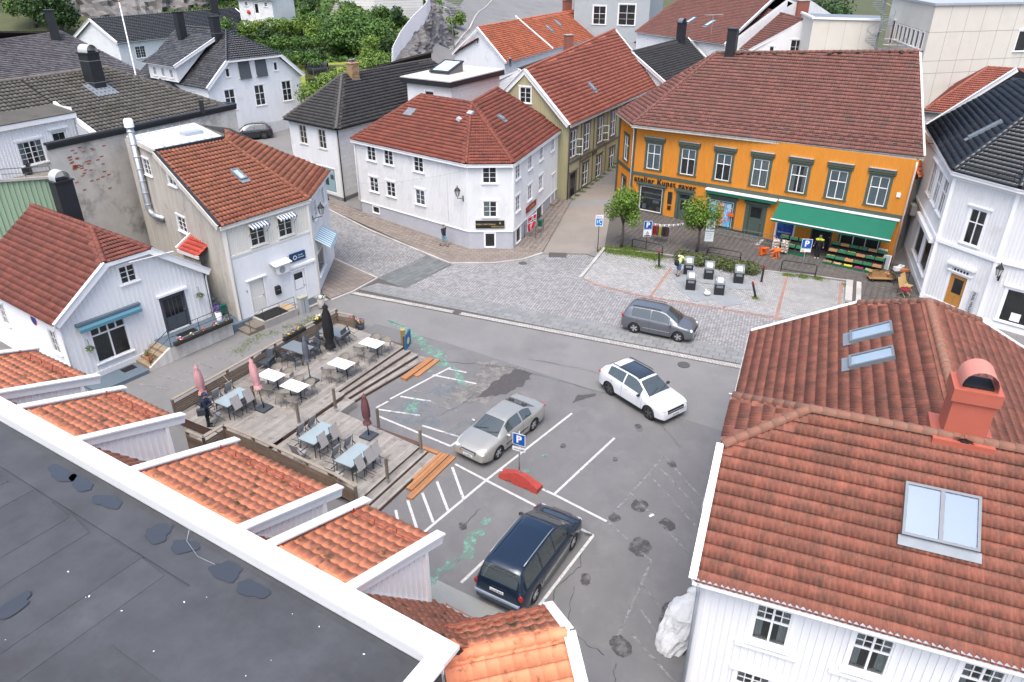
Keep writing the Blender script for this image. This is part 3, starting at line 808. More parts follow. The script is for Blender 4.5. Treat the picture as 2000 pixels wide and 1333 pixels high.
def wall(house,A,B,z0,top,items=(),mat=None,clad='vert',pitch=0.145,bw=0.05,bt=0.034,fine=False,ind=False,fm=None,cm=None,name='wall',skip=None,**k):
 """a wall with real openings. top: height or polyline [(u,z)..]. clad: vert / horiz / plain"""
 fr=Frame(A,B);L=fr.L;mat=mat or WHITE
 tp=[(0,top),(L,top)]if not isinstance(top,(list,tuple))else list(top)
 def zt(u):
  for(a,za),(b,zb)in zip(tp,tp[1:]):
   if a-1e-6<=u<=b+1e-6:return za+(zb-za)*(u-a)/max(1e-6,b-a)
  return tp[-1][1]
 ops=[(i['u']-i['w']/2,i['u']+i['w']/2,i['z'],i['z']+i['h'])for i in items if not i.get('nohole')]
 us=sorted(set([0,L]+[p[0]for p in tp]+[q for o in ops for q in o[:2]]));us=[u for u in us if-1e-6<=u<=L+1e-6]
 def spans(ua,ub,pad=0.0):
  t=min(zt(ua),zt(ub));s=[(z0,None)];cur=z0;out=[]
  for o in sorted([o for o in ops if o[0]-pad<(ub-1e-4)and o[1]+pad>(ua+1e-4)],key=lambda q:q[2]):
   if o[2]-pad>cur:out.append((cur,o[2]-pad))
   cur=max(cur,o[3]+pad)
  if cur<t:out.append((cur,None))
  return out
 m=MB()
 for ua,ub in zip(us,us[1:]):
  if ub-ua<1e-5:continue
  for a,b in spans(ua,ub):
   m.quad(fr.p(ua,a),fr.p(ub,a),fr.p(ub,zt(ub)if b is None else b),fr.p(ua,zt(ua)if b is None else b))
 for o in ops:  # reveals
  d=-.12
  for(u1,z1,u2,z2)in((o[0],o[2],o[1],o[2]),(o[1],o[2],o[1],o[3]),(o[1],o[3],o[0],o[3]),(o[0],o[3],o[0],o[2])):
   m.quad(fr.p(u1,z1),fr.p(u1,z1,d),fr.p(u2,z2,d),fr.p(u2,z2))
 bm_=MB();cells=[]
 if clad=='vert':
  n=max(1,int(round(L/pitch)));pp=L/n
  for i in range(n):
   u=(i+.5)*pp;u0,u1=u-bw/2,u+bw/2
   for a,b in spans(u0,u1,.0):
    ta,tb=(zt(u0),zt(u1))if b is None else(b,b)
    if min(ta,tb)-a<.03:continue
    cells.append(([fr.p(u0,a,.0005),fr.p(u1,a,.0005),fr.p(u1,a,bt),fr.p(u0,a,bt),fr.p(u0,ta,.0005),fr.p(u1,tb,.0005),fr.p(u1,tb,bt),fr.p(u0,ta,bt)]))
 elif clad=='horiz':
  zmax=max(z for _,z in tp);n=int((zmax-z0)/pitch)+1
  for j in range(n):
   a=z0+j*pitch;b=a+pitch
   # u-range where the wall is at least b high
   g=[u for u in np.linspace(0,L,60)if zt(u)>=b-1e-3]
   if not g:continue
   segs=[(min(g),max(g))]
   for o in ops:
    if o[2]<b and o[3]>a:
     ns=[]
     for s0,s1 in segs:
      if o[0]>s0:ns.append((s0,min(s1,o[0])))
      if o[1]<s1:ns.append((max(s0,o[1]),s1))
     segs=[s for s in ns if s[1]-s[0]>.02]
   for s0,s1 in segs:
    cells.append([fr.p(s0,a,.0005),fr.p(s1,a,.0005),fr.p(s1,a,bt+.008),fr.p(s0,a,bt+.008),fr.p(s0,b,.0005),fr.p(s1,b,.0005),fr.p(s1,b,.004),fr.p(s0,b,.004)])
 w_=None
 if ind:
  w_=m.build(name,mat,house)
  for c in cells:MB().hexa(c).build('board',mat,w_)
 else:
  for c in cells:m.hexa(c)
  w_=m.build(name,mat,house)
 for it in items:
  if it['t']=='win':it['o']=add_window(house,fr,it,fm,cm,fine,**k)
  elif it['t']=='door':it['o']=add_door(house,fr,it,cm,**k)
 fr.obj=w_
 return fr
def trim(house,fr,u0,u1,z0,z1,mat,d=.035,name='trim',dd=0.0):
 m=MB();m.hexa([fr.p(u0,z0,dd+d),fr.p(u1,z0,dd+d),fr.p(u1,z0,dd+.001),fr.p(u0,z0,dd+.001),fr.p(u0,z1,dd+d),fr.p(u1,z1,dd+d),fr.p(u1,z1,dd+.001),fr.p(u0,z1,dd+.001)])
 return m.build(name,mat,house)
def corner(house,P,z0,z1,mat,w=.13,name='corner_board'):
 return MB().cbox((P[0],P[1],(z0+z1)/2),(w,w,z1-z0),0.7).build(name,mat,house)
def put_text(parent,fr,u,z,d,txt,size,mat,**k):
 me=text_mesh(txt,size,mat,**k)
 return link('lettering',me,parent,fr.mat(u,z,d)@UPRIGHT)
def plain(house,pts,z0,z1,mat,name='wall'):  # rear walls without openings
 m=MB()
 for a,b in zip(pts,pts[1:]):m.quad((a[0],a[1],z0),(b[0],b[1],z0),(b[0],b[1],z1),(a[0],a[1],z1))
 return m.build(name,mat,house)
 # ------------------------------------------------------------------ ground
def ground_mesh():
 xs=sorted(set([-600,-300,-180,180,300,600]+list(np.arange(-130,131,4.0))));ys=sorted(set([-300,-100,-40,300,450,800]+list(np.arange(-16,231,4.0))+list(np.arange(44,130,2.0))))
 V=[];F=[];mi=[]
 for y in ys:
  for x in xs:V.append((x,y,gz(min(120,max(-120,x)),min(225,max(-20,y)))))
 n=len(xs)
 for j in range(len(ys)-1):
  for i in range(n-1):
   F.append((j*n+i,j*n+i+1,(j+1)*n+i+1,(j+1)*n+i))
   cx,cy=(xs[i]+xs[i+1])/2,(ys[j]+ys[j+1])/2
   mi.append(1 if(cy>93 and cx<-14-(cy-93)*.02)or cy>230 or(cy>150 and cx<-8)or cx<-60 or(cx>30 and cy>110)else 0)
 me=bpy.data.meshes.new('ground');me.from_pydata(V,[],F);me.materials.append(ASPHALT);me.materials.append(EARTH)
 me.polygons.foreach_set('material_index',mi);me.polygons.foreach_set('use_smooth',[True]*len(F));me.update()
 return link('ground',me,kind='structure')
ground=ground_mesh()
def hull(pts):
 P=sorted(set(pts))
 def half(P):
  h=[]
  for p in P:
   while len(h)>1 and(h[-1][0]-h[-2][0])*(p[1]-h[-2][1])-(h[-1][1]-h[-2][1])*(p[0]-h[-2][0])<=0:h.pop()
   h.append(p)
  return h
 a,b=half(P),half(P[::-1]);return a[:-1]+b[:-1]
def kerb(parent,pts,mat,w=.16,h=.12,z=0.0,L=1.0,name='kerb_stone'):
 for a,b in zip(pts,pts[1:]):
  a,b=Vector((*a,0)),Vector((*b,0));n=max(1,round((b-a).length/L));d=(b-a)/n
  for i in range(n):
   p,q=a+d*i,a+d*(i+1);e=d.normalized()*.006
   p=p+e;q=q-e;p.z=gz(p.x,p.y)+z+h/2;q.z=gz(q.x,q.y)+z+h/2
   MB().beam(p,q,w,h).build(name,mat,parent)
parking=sheet('parking_area',hull([(-8.2,38.9),(-3.8,36.5),(5.1,30.75),(11,26.9),(6,12),(-4,12),(-14,22),(-12,30)]),.004,ASPHALT2,drape=False,kind='structure')
A_SQ=math.atan2(33.43-43.49,13.06+10.37)
square=sheet('cobbled_square',hull([(-7.09,43.99),(-4.3,48.3),(-1.28,48.45),(.8,49.2),(2.2,50.3),(5.4,50.4),(4.75,45.8),(5.63,44.6),(12.74,40.95),(19.85,38.1),(17,33.2),(13.8,35.0),(6.6,38.35),(0,40.33)]),.006,JOINT,kind='structure')
paving(square,hull([(-7.09,43.99),(-4.3,48.2),(-1.28,48.4),(.8,49.1),(2.0,50.2),(5.3,50.2),(4.75,45.7),(5.63,44.6),(12.74,40.9),(19.85,38.0),(17.2,33.5),(13.8,35.05),(6.6,38.4),(0,40.4)]),A_SQ+rad(38),.21,.15,COBBLE,.022,nind=200,name='cobblestone',gap=.02,bev=.016,stuff='cobblestones')
band=sheet('slab_band',hull([(-9.9,45.9),(-7.09,43.99),(0,40.35),(6.6,38.4),(13.8,35.05),(19,32.5),(18.4,31.2),(13.06,33.5),(2.99,37.8),(-8.03,42.7),(-10.3,43.6)]),.010,JOINT,kind='structure')
paving(band,hull([(-9.0,44.9),(-7.0,43.95),(0,40.33),(6.6,38.38),(13.8,35.01),(18.9,32.5),(18.4,31.4),(13.2,33.75),(2.99,37.95),(-7.9,42.85),(-10.1,43.9)]),A_SQ,.62,.44,SLAB_G,.030,nind=130,name='paving_slab',gap=.016,bev=.008,stuff='paving_slabs',origin=(-10.2,43.6))
edging=sheet('sett_edging',[(-10.4,43.6),(-10.55,43.15),(18.2,30.85),(18.35,31.3)],.008,JOINT,drape=False,kind='structure')
paving(edging,[(-10.37,43.55),(-10.5,43.2),(18.2,30.9),(18.35,31.27)],A_SQ,.19,.17,KERB_W,.034,nind=300,name='edging_sett',gap=.016,bev=.014,stuff='edging_setts',origin=(-10.37,43.55))
bay=sheet('paved_bay',hull([(6.9,51.2),(4.75,45.8),(5.63,44.65),(8.4,42.85),(16.5,39.45),(19.6,38.2),(21.2,41.95),(22.65,45.2),(20.2,46.15),(11.3,50.0)]),.012,JOINT,kind='structure')
paving(bay,hull([(6.9,51.1),(4.85,45.85),(5.63,44.75),(8.4,42.95),(16.5,39.55),(19.5,38.3),(21.1,41.95),(22.55,45.1),(20.2,46.1),(11.3,49.95)]),A_SQ,.225,.165,M('pale_sett',(.335,.335,.33),.75,(.25,.25,.245),1.2,.7,island=.16,bump=.2),.034,nind=250,name='bay_sett',gap=.022,bev=.014,stuff='bay_setts')
def strip(name,a,b,w,mat,z,parent,**t):
 m=MB();a,b=Vector((*a,z)),Vector((*b,z));s=(b-a).normalized().cross(Vector((0,0,1)))*(w/2)
 m.quad(a-s,a+s,b+s,b-s);return m.build(name,mat,parent,**t)
def brickrow(parent,a,b,w,mat,z,L=.22,name='border_brick'):
 a,b=Vector((*a,0)),Vector((*b,0));n=max(1,int((b-a).length/L));d=(b-a)/n;ang=math.atan2(d.y,d.x)
 V,F=paver_unit(d.length,w,.012,.008);me=bpy.data.meshes.new(name);me.from_pydata([tuple(v-np.array((0,w/2,0)))for v in V],[],F);me.materials.append(mat)
 for i in range(n):
  p=a+d*i;link(name,me,parent,Matrix.Translation((p.x,p.y,gz(p.x,p.y)+z))@Matrix.Rotation(ang,4,'Z'))
for a,b in(((4.9,45.6),(5.7,44.55)),((5.7,44.55),(8.4,42.75)),((8.4,42.75),(12.74,40.95)),((12.74,40.95),(16.49,39.3)),((16.49,39.3),(19.7,38.05))):
 brickrow(bay,a,b,.2,KERB_R,.04);
for a,b in(((8.9,42.7),(11.2,47.6)),((13.2,41.0),(13.9,42.2)),((16.0,39.6),(18.9,46.2)),((20.6,41.6),(22.2,45.1))):brickrow(bay,a,b,.2,KERB_R,.041)
kerb(bay,[(6.9,51.3),(4.65,45.75)],KERB_W,.22,.12);kerb(bay,[(7.1,51.15),(11.3,50.1),(16.8,47.2),(20.2,46.25),(22.6,45.3)],CONCRETE,.14,.1)
kerb(bay,[(22.75,45.2),(21.3,41.9)],KERB_W,.42,.16,L=1.2);kerb(bay,[(23.3,45.0),(21.9,41.8)],KERB_W,.3,.1,L=1.2)
front=sheet('shop_pavement',hull([(6.9,51.3),(11.3,50.1),(20.2,46.25),(22.7,45.3),(21.4,41.7),(24,40.5),(27.3,43),(27.6,48.2),(9.6,60.5),(8.9,62.5)]),.02,JOINT,kind='structure')
paving(front,hull([(7.4,51.4),(11.3,50.2),(20.2,46.35),(22.9,45.4),(27.3,43.2),(27.4,48.1),(10.2,60.2)]),math.atan2(-10.4,17.9),.38,.38,MOSSY,.045,stag=0,nind=120,name='pavement_slab',gap=.012,bev=.006,stuff='pavement_slabs')
paving(front,hull([(23.5,45.2),(22.1,41.9),(24,40.6),(27.2,43.1)]),math.atan2(-10.4,17.9),.38,.38,MOSSY,.047,stag=0,name='pavement_slab',gap=.012,bev=.006,stuff='pavement_slabs')
lane=sheet('side_lane',hull([(2.3,50.45),(5.5,50.35),(6.9,51.3),(9.0,62.3),(10,66),(6.2,66),(4.4,62.5)]),.014,LANE,kind='structure')
lane2=sheet('back_lane',hull([(6.4,66),(10.1,66),(21,86),(17.5,88)]),.012,ASPHALT,kind='structure')
sheet('drain_strip',[(4.9,60.6),(8.9,60.4),(9.0,61.8),(5.3,62)],.02,SLAB_G,parent=lane)
swalk=sheet('corner_pavement',hull([(-19.7,64.3),(-18.5,62.4),(-4.45,48.4),(-3.0,51.3),(-12.6,59.2)]),.09,JOINT,kind='structure')
paving(swalk,hull([(-19.6,64.2),(-18.4,62.4),(-4.4,48.4),(-3.0,51.2),(-12.6,59.1)]),math.atan2(-7.7,9.4),.40,.40,SLAB,.115,stag=.5,nind=150,name='pavement_slab',gap=.014,bev=.006,stuff='pavement_slabs')
sheet('pavement_bed',hull([(-4.45,48.4),(-1.28,48.5),(.81,49.2),(2.2,50.4),(.2,51.4),(-3.1,51.3)]),.092,JOINT,parent=swalk)
paving(swalk,hull([(-4.4,48.45),(-1.28,48.5),(.81,49.2),(2.2,50.4),(.2,51.3),(-3.1,51.2)]),0.0,.40,.40,SLAB,.117,stag=.5,nind=100,name='pavement_slab',gap=.014,bev=.006,stuff='pavement_slabs')
sheet('pavement_bed',hull([(.1,51.3),(2.2,50.4),(5.2,61.8),(3.9,62.8)]),.09,JOINT,parent=swalk)
paving(swalk,hull([(.1,51.3),(2.2,50.4),(5.2,61.8),(3.9,62.8)]),math.atan2(11.4,3.9),.40,.40,SLAB,.115,stag=.5,name='pavement_slab',gap=.014,bev=.006,stuff='pavement_slabs')
kerb(swalk,[(-19.7,64.3),(-15.1,58.95),(-11.4,54.95),(-6.15,50.05),(-4.4,48.35),(-1.28,48.42),(.81,49.11),(2.25,50.35)],KERB_W,.17,.12)
street=sheet('cobbled_street',hull([(-9.16,45.75),(-6.2,50.0),(-18.1,62.2),(-22.5,66.5),(-23.5,64),(-14.9,51.1)]),.010,JOINT,kind='structure')
paving(street,hull([(-9.16,45.8),(-6.25,49.95),(-18.1,62.1),(-22.0,66),(-23,63.8),(-14.9,51.2)]),math.atan2(-5.4,5.6),.23,.16,COBBLE,.026,nind=60,name='cobblestone',gap=.022,bev=.016,stuff='cobblestones')
cross=sheet('dark_slab_crossing',[(-9.9,45.9),(-9.16,45.71),(-6.15,50.05),(-4.3,48.3),(-7.05,43.98),(-8.9,44.85)],.0135,JOINT,kind='structure')
paving(cross,hull([(-9.16,45.75),(-6.15,50.0),(-4.3,48.3),(-7.05,44.0)]),math.atan2(4.3,3.0),.6,.42,SLAB_D,.034,nind=80,name='paving_slab',gap=.012,bev=.006,stuff='paving_slabs')
lwalk=sheet('office_pavement',hull([(-14.7,51.0),(-9.2,45.75),(-10.5,43.4),(-11.6,42.2),(-12.3,43.0),(-13.0,49.9)]),.08,JOINT,kind='structure')
paving(lwalk,hull([(-14.6,51.0),(-9.3,45.75),(-10.5,43.5),(-11.6,42.3),(-12.3,43.1),(-13.0,49.9)]),math.atan2(-5.4,5.6),.40,.40,SLAB,.105,nind=90,name='pavement_slab',gap=.014,bev=.006,stuff='pavement_slabs')
kerb(lwalk,[(-14.8,51.1),(-9.15,45.7),(-10.4,43.4),(-11.5,42.1)],KERB_W,.15,.11)
backst=sheet('back_street',hull([(-22.5,66.5),(-19.5,66),(-21,72),(-25.5,84),(-34,90),(-36,84),(-24,62)]),.012,ASPHALT,kind='structure')
hroad=sheet('hill_road',hull([(-14,99),(-5.5,96.5),(-2.5,109),(-1.5,126),(-12.5,122)]),.03,ASPHALT,kind='structure')
sheet('hill_road',hull([(-12.5,121.5),(-1.5,125.5),(3.5,166),(-6.5,166)]),.035,ASPHALT,kind='structure')
sheet('hill_road',hull([(-6.5,165.5),(3.5,165.5),(7,215),(-3.5,215)]),.04,ASPHALT,kind='structure')
kerb(hroad,[(-10,122),(-7.5,140),(-5.6,166),(-2.5,200)],KERB_W,.25,.14,L=4);kerb(hroad,[(-1.2,126),(1.6,146),(3.2,166)],KERB_W,.25,.14,L=4)
for z in(150,157):strip('painted_line',(-5,z),(1.5,z-1),.3,MARK,gz(-2,z)+.12,hroad)

def line(a,b,mat=MARK,w=.11,z=.009):return strip('painted_line',a,b,w,mat,z+RND.uniform(0,.0025),parking)
for a,b in(((-3.49,20.89),(-1.07,24.2)),((-1.07,24.2),(2.88,29.23)),((-2.46,25.28),(-1.07,24.17)),((-1.05,24.15),(3.08,20.91)),((-.51,24.89),(1.73,23.26)),((1.73,23.26),(3.67,21.68)),((1.73,23.3),(4.67,27.21)),((3.08,20.91),(.93,17.55)),((-1.78,18.55),(-1.0,19.6)),
((-4.61,22.33),(-4.32,21.31)),((-4.21,22.91),(-3.55,21.0)),((-3.67,23.38),(-3.05,21.62)),((-3.14,24.11),(-2.53,22.3)),((-2.57,25.07),(-1.97,23.05)),
((-6.04,30.5),(-3.28,33.65)),((-6.6,29.72),(-6.1,30.3)),((-6.48,29.05),(-2.75,26.58)),((-2.75,26.58),(-1.9,27.7)),((-4.19,28.19),(-2.21,27.2)),((-6.52,29.58),(-4.4,29.05)),((-4.16,32.85),(-1.84,31.97)),((-5.56,30.74),(-4.0,30.3)),((-3.4,33.5),(-2.4,33.1))):line(a,b)
for a,b in(((3.67,21.7),(6.68,25.87)),((6.68,25.87),(7.75,22.8)),((6.25,25.3),(7.6,21.9)),((5.83,24.55),(7.13,21.28)),((4.9,23.3),(6.5,20.0)),((3.75,21.6),(5.05,19.6)),((5.06,19.6),(3.16,15.74)),((4.52,18.52),(5.45,16.5)),((4.3,17.39),(4.95,15.8)),((3.87,16.39),(5.2,14.1)),((-4.49,32.12),(-2.33,31.37)),((-5.0,31.3),(-3.0,30.6)),((-4.3,30.4),(-2.6,29.4))):line(a,b,MARK_F,.10)
blob('tarmac_patch',[(-1.75,30.6),(-.9,32.2),(.2,33.5),(1.1,33.0),(.6,31.9),(-.3,30.9)],.0125,ASPHALT_D,parking,.13,6,3)
blob('tarmac_patch',[(3.0,30.1),(3.3,30.9),(4.2,31.0),(4.1,30.7),(3.4,30.4)],.0126,ASPHALT_D,parking,.06,5,4)
blob('worn_patch',[(-3.6,29.7),(-3.4,31.3),(-1.6,33.2),(-2.0,34.6),(.2,33.9),(.4,32.2),(-1.3,30.1)],.0085,ASPHALT_G,parking,.28,6,5)
for i,(x,y,s)in enumerate(((5.35,17.1,.42),(4.75,20.3,.35),(2.9,21.0,.12),(3.45,15.9,.3),(6.9,25.3,.2),(4.5,25.6,.12),(2.3,26.6,.13),(5.1,22.6,.28),(4.0,21.9,.2),(6.0,21.5,.25),(-1.9,21.4,.16),(5.9,28.0,.22),(2.6,18.7,.2))):
 blob('damp_stain',[(x+s*math.cos(q_)*(1.1+.3*math.sin(q_*2+i)),y+s*1.5*math.sin(q_))for q_ in np.arange(0,6.28,.7)],.0112+i*.0003,ASPHALT_S,parking,s*.12,3,20+i)
blob('chalk_streak',[(-7.6,39.4),(-6.9,39.3),(-4.2,35.7),(-3.0,33.6),(-3.5,33.5),(-5.0,35.6)],.0141,CHALK_G,parking,.22,7,8)
blob('chalk_streak',[(-3.3,33.6),(-2.9,33.5),(-2.2,31.6),(-2.5,31.6)],.0142,CHALK_G,parking,.12,5,9)
for i,(p,mt)in enumerate((([(-1.2,21.7),(-.7,21.9),(-1.4,20.0),(-2.1,19.3)],CHALK_G),([(-2.3,19.6),(-1.8,19.8),(-2.9,18.3),(-3.6,18.2)],CHALK_G),([(.55,24.8),(.85,25.0),(.65,23.8),(.4,23.9)],CHALK_G),([(1.2,25.9),(1.5,26.0),(1.5,25.7)],CHALK_G),
([(-6.0,29.2),(-5.2,30.6),(-3.9,29.9),(-3.4,28.0),(-4.8,28.3)],CHALK_B),([(-4.4,31.2),(-3.2,32.6),(-2.3,31.9),(-3.3,30.6)],CHALK_B),([(-3.4,27.6),(-2.2,28.9),(-1.4,28.4),(-2.4,27.2)],CHALK_B),([(-5.3,29.9),(-4.8,30.8),(-4.5,29.5),(-4.9,29.2)],CHALK_G))):
 blob('chalk_mark',p,.0105+i*.0005,mt,parking,.2,6,30+i)
for x,y,r_ in((-3.9,33.9,.24),(-4.3,33.2,.12)):MB().add([(x+r_*math.cos(a*.5236),y+r_*math.sin(a*.5236),.016)for a in range(12)],[tuple(range(12))]).build('chalk_dot',CHALK_G,parking)
def crack(pts,seed):
 r=random.Random(seed);m=MB();P=[]
 for a,b in zip(pts,pts[1:]):
  for k in range(8):t=k/8;P.append((a[0]+(b[0]-a[0])*t+r.uniform(-.06,.06),a[1]+(b[1]-a[1])*t+r.uniform(-.06,.06)))
 for a,b in zip(P,P[1:]):
  d=Vector((b[0]-a[0],b[1]-a[1],0));s=d.cross(Vector((0,0,1))).normalized()*r.uniform(.004,.012)
  m.quad((a[0]-s.x,a[1]-s.y,.0155),(a[0]+s.x,a[1]+s.y,.0155),(b[0]+s.x,b[1]+s.y,.0155),(b[0]-s.x,b[1]-s.y,.0155))
 m.build('crack',BLACK,parking)
for i,p in enumerate(([(1.2,17.3),(1.6,18.4),(2.4,19.2),(2.6,20.2)],[(1.6,16.2),(1.9,17.2),(2.2,18.6)],[(.2,16.3),(1.2,16.8),(2.1,16.3),(3.0,15.4)],[(-1.9,21.2),(-1.2,22.6)],[(7.0,28.2),(7.6,26.2)],[(-5.2,34.6),(-2.2,34.0),(0,33.6),(5.1,30.8),(8,29)],[(1.0,34.5),(3.5,33.6),(6,32.0)],[(-3.6,29.0),(-2.4,30.0),(-1.8,31.2)],[(3.2,15.2),(3.0,14.3)])):crack(p,60+i)
cs=sheet('concrete_strip',[(-3.0,18.9),(.6,16.75),(-.3,15.3),(-3.6,17.2)],.0065,M('pale_concrete_strip',(.27,.28,.265),.85,(.22,.23,.22),1,.7,bump=.3),drape=False,kind='structure')
for x,y,r_ in((3.35,50.1,0),(.77,48.5,.3),(-3.37,40.4,.3),(9.22,33.9,.33),(-13.9,53.2,.3)):
 if r_:m=MB().lathe([(0,.036),(r_*.9,.036),(r_*.92,.03),(r_,.034),(r_,0)],16,(x,y,gz(x,y)))
 else:m=MB().cbox((x,y,.03),(1.3,.9,.03),-.1)
 m.build('manhole_cover',M('cast_iron_lid',(.07,.068,.066),.6,(.1,.095,.09),12,.7),ground)
hl=[((-19.19,31.97),(-17.36,31.37)),((-18.47,32.74),(-16.6,32.07)),((-17.82,33.43),(-15.87,32.58)),((-17.16,34.21),(-15.64,33.43)),((-16.66,34.95),(-15.11,34.26)),((-15.78,35.83),(-14.74,34.83))]
for a,b in hl:strip('painted_line',a,b,.1,MARK_F,.012,ground)

# ------------------------------------------------------------------ white corner house
h=thing('corner_house','white two-storey corner house with red-brown hipped roof, chamfered corner and grey plinth','house',(-3,55,0))
L_,m1,m2,R_=(-12.6,58.8),(-3.17,51.07),(.08,51.12),(4.0,62.6)
e6=6.45
f1=wall(h,L_,m1,1.5,e6,[Wn(1.97,5.1,1.0,1.12),Wn(3.97,5.1,1.0,1.12),Wn(7.27,5.1,1.0,1.12),Wn(1.97,2.6,1.0,1.16),Wn(3.97,2.58,1.0,1.16),Wn(7.25,2.56,1.0,1.16,cur='blind')],WHITE,fine=True)
f2=wall(h,m1,m2,1.5,e6,[Wn(1.57,5.1,.98,1.16),Wn(1.57,2.6,.98,1.18,cur='left')],WHITE,fine=True)
f3=wall(h,m2,R_,1.5,e6,[Wn(1.02,5.15,1.0,1.12),Wn(3.93,5.15,1.0,1.12),Wn(6.85,5.15,1.0,1.12),Wn(10.1,5.15,1.0,1.12),Wn(1.0,2.75,1.0,1.16),Wn(3.93,2.75,1.0,1.16),Wn(6.8,2.75,1.0,1.16)],WHITE)
wall(h,L_,m1,0,1.5,[Wn(1.94,.8,.8,.55,'one',sill=0,cw=.05,head=0)],PLINTH,'plain',name='plinth')
p2=wall(h,m1,m2,0,1.5,[Wn(1.54,.28,.75,1.08,'one',sill=0,cw=.07,head=0,room=.9)],PLINTH,'plain',name='plinth')
wall(h,m2,R_,0,1.5,[Wn(1.2,.25,1.1,1.15,'one',sill=0,cw=.05,head=0,room=.9),Dr(4.0,.2,.95,1.25,dm=DARKDOOR,panels=0,head=0),Wn(6.6,.2,1.7,1.25,'one',sill=0,cw=.05,head=0,room=.9)],PLINTH,'plain',name='plinth')
plain(h,[R_,(-4.2,66.0),(-7.2,65.6),L_],0,e6,WHITE)
for fr_ in(f1,f2,f3):trim(h,fr_,0,fr_.L,1.46,1.53,WHITE_CLEAN,.06,'drip_board')
for q in(L_,m1,m2):corner(h,q,1.5,e6,WHITE_CLEAN)
eL,e1,e2,eR=(-12.85,58.75,6.55),(-3.22,50.85,6.55),(.1,50.95,6.55),(4.25,62.75,6.55)
aL,aM,aR=(-7.3,60.95,9.55),(-3.08,57.3,9.55),(-1.2,63.4,9.6)
TW=(.3,.345,'S2',.034)
r1=roof(h,[eL,e1,aM,aL],T_RED,TW,170);r2=roof(h,[e1,e2,aM],T_RED,TW,50);r3=roof(h,[e2,eR,aR,aM],T_RED,TW,80,third=aM);aR=tuple(on_plane(r3.O,r3.n,aR))
roof(h,[(-7.0,66.2,6.55),eL,aL],T_RED,TW);roof(h,[eR,(-3.5,66.3,6.55),aR],T_RED,tiles=False)
roof(h,[(-3.5,66.3,6.55),(-7.0,66.2,6.55),aL,aM],T_RED,tiles=False)
for a,b in((e1,aM),(e2,aM),(eL,aL),(aL,aM),(aM,aR)):caps(r1.obj,a,b,T_RED,.12,.42,True,.03)
caps(r3.obj,eR,aR,T_RED,.1,.42,False,.03)
gutter(h,Vector(eL)+Vector((-.05,-.06,-.06)),Vector(e1)+Vector((-.03,-.08,-.06)),fascia=WHITE_CLEAN);gutter(h,Vector(e1)+Vector((0,-.08,-.06)),Vector(e2)+Vector((0,-.08,-.06)),fascia=WHITE_CLEAN);gutter(h,Vector(e2)+Vector((.08,-.02,-.06)),Vector(eR)+Vector((.08,-.02,-.06)),fascia=WHITE_CLEAN)
snow_guard(r1,.6,11.8,.28);snow_guard(r3,.8,11.6,.32);snow_guard(r2,.4,2.8,.3)
pipe(h,[f1.p(.1,6.3,.12),f1.p(.1,5.9,.08),f1.p(.1,.5,.08)]);pipe(h,[f1.p(10.2,6.2,.03),f1.p(10.2,1.8,.03)],.012,STEEL,'cable')
skylight(r3,5.6,3.3,.45,.6);grow(r1,3.0,3.5,.9,.8,.07,LEAD,'lead_patch');grow(r1,9.0,4.6,.5,.35,.16,ZINC,'ridge_patch');grow(r3,.4,4.9,.4,.3,.2,SILVER,'ridge_patch')
sg=MB().hexa([f2.p(.5,1.76,.09),f2.p(2.62,1.76,.09),f2.p(2.62,1.76,.04),f2.p(.5,1.76,.04),f2.p(.5,2.34,.09),f2.p(2.62,2.34,.09),f2.p(2.62,2.34,.04),f2.p(.5,2.34,.04)]).build('name_board',BLACK,h)
GOLD=M('gold_letters',(.55,.40,.14),.4,(.45,.32,.1),5,.4)
put_text(sg,f2,1.25,2.06,.1,'MØBELTAPETSERING',.155,GOLD);put_text(sg,f2,2.3,2.16,.1,'&',.24,GOLD);put_text(sg,f2,2.12,1.88,.1,'FORGYLLING',.155,GOLD)
sg=MB().hexa([f3.p(2.9,1.95,.12),f3.p(5.4,1.95,.12),f3.p(5.4,1.95,.05),f3.p(2.9,1.95,.05),f3.p(2.9,2.4,.12),f3.p(5.4,2.4,.12),f3.p(5.4,2.4,.05),f3.p(2.9,2.4,.05)]).build('red_name_board',M('red_sign',(.28,.035,.03),.5),h)
put_text(sg,f3,4.15,2.17,.13,'RESTAURERING',.2,GOLD)
dd=add_door(h,f3,Dr(10.5,1.5-.75,1.0,2.3,dm=M('pale_grey_door',(.5,.52,.53),.5),glass=[(.2,.8,.8,.96)],head=.04),WHITE_CLEAN)
for i in range(4):MB().hexa([f3.p(9.7,.12,.0+.02),f3.p(11.3,.12,.02),f3.p(11.3,.12,.45+.3*(3-i)),f3.p(9.7,.12,.45+.3*(3-i)),f3.p(9.7,.3+.15*i,.02),f3.p(11.3,.3+.15*i,.02),f3.p(11.3,.3+.15*i,.45+.3*(3-i)),f3.p(9.7,.3+.15*i,.45+.3*(3-i))]).build('step',M('stair_stone',(.25,.2,.17),.8),h)

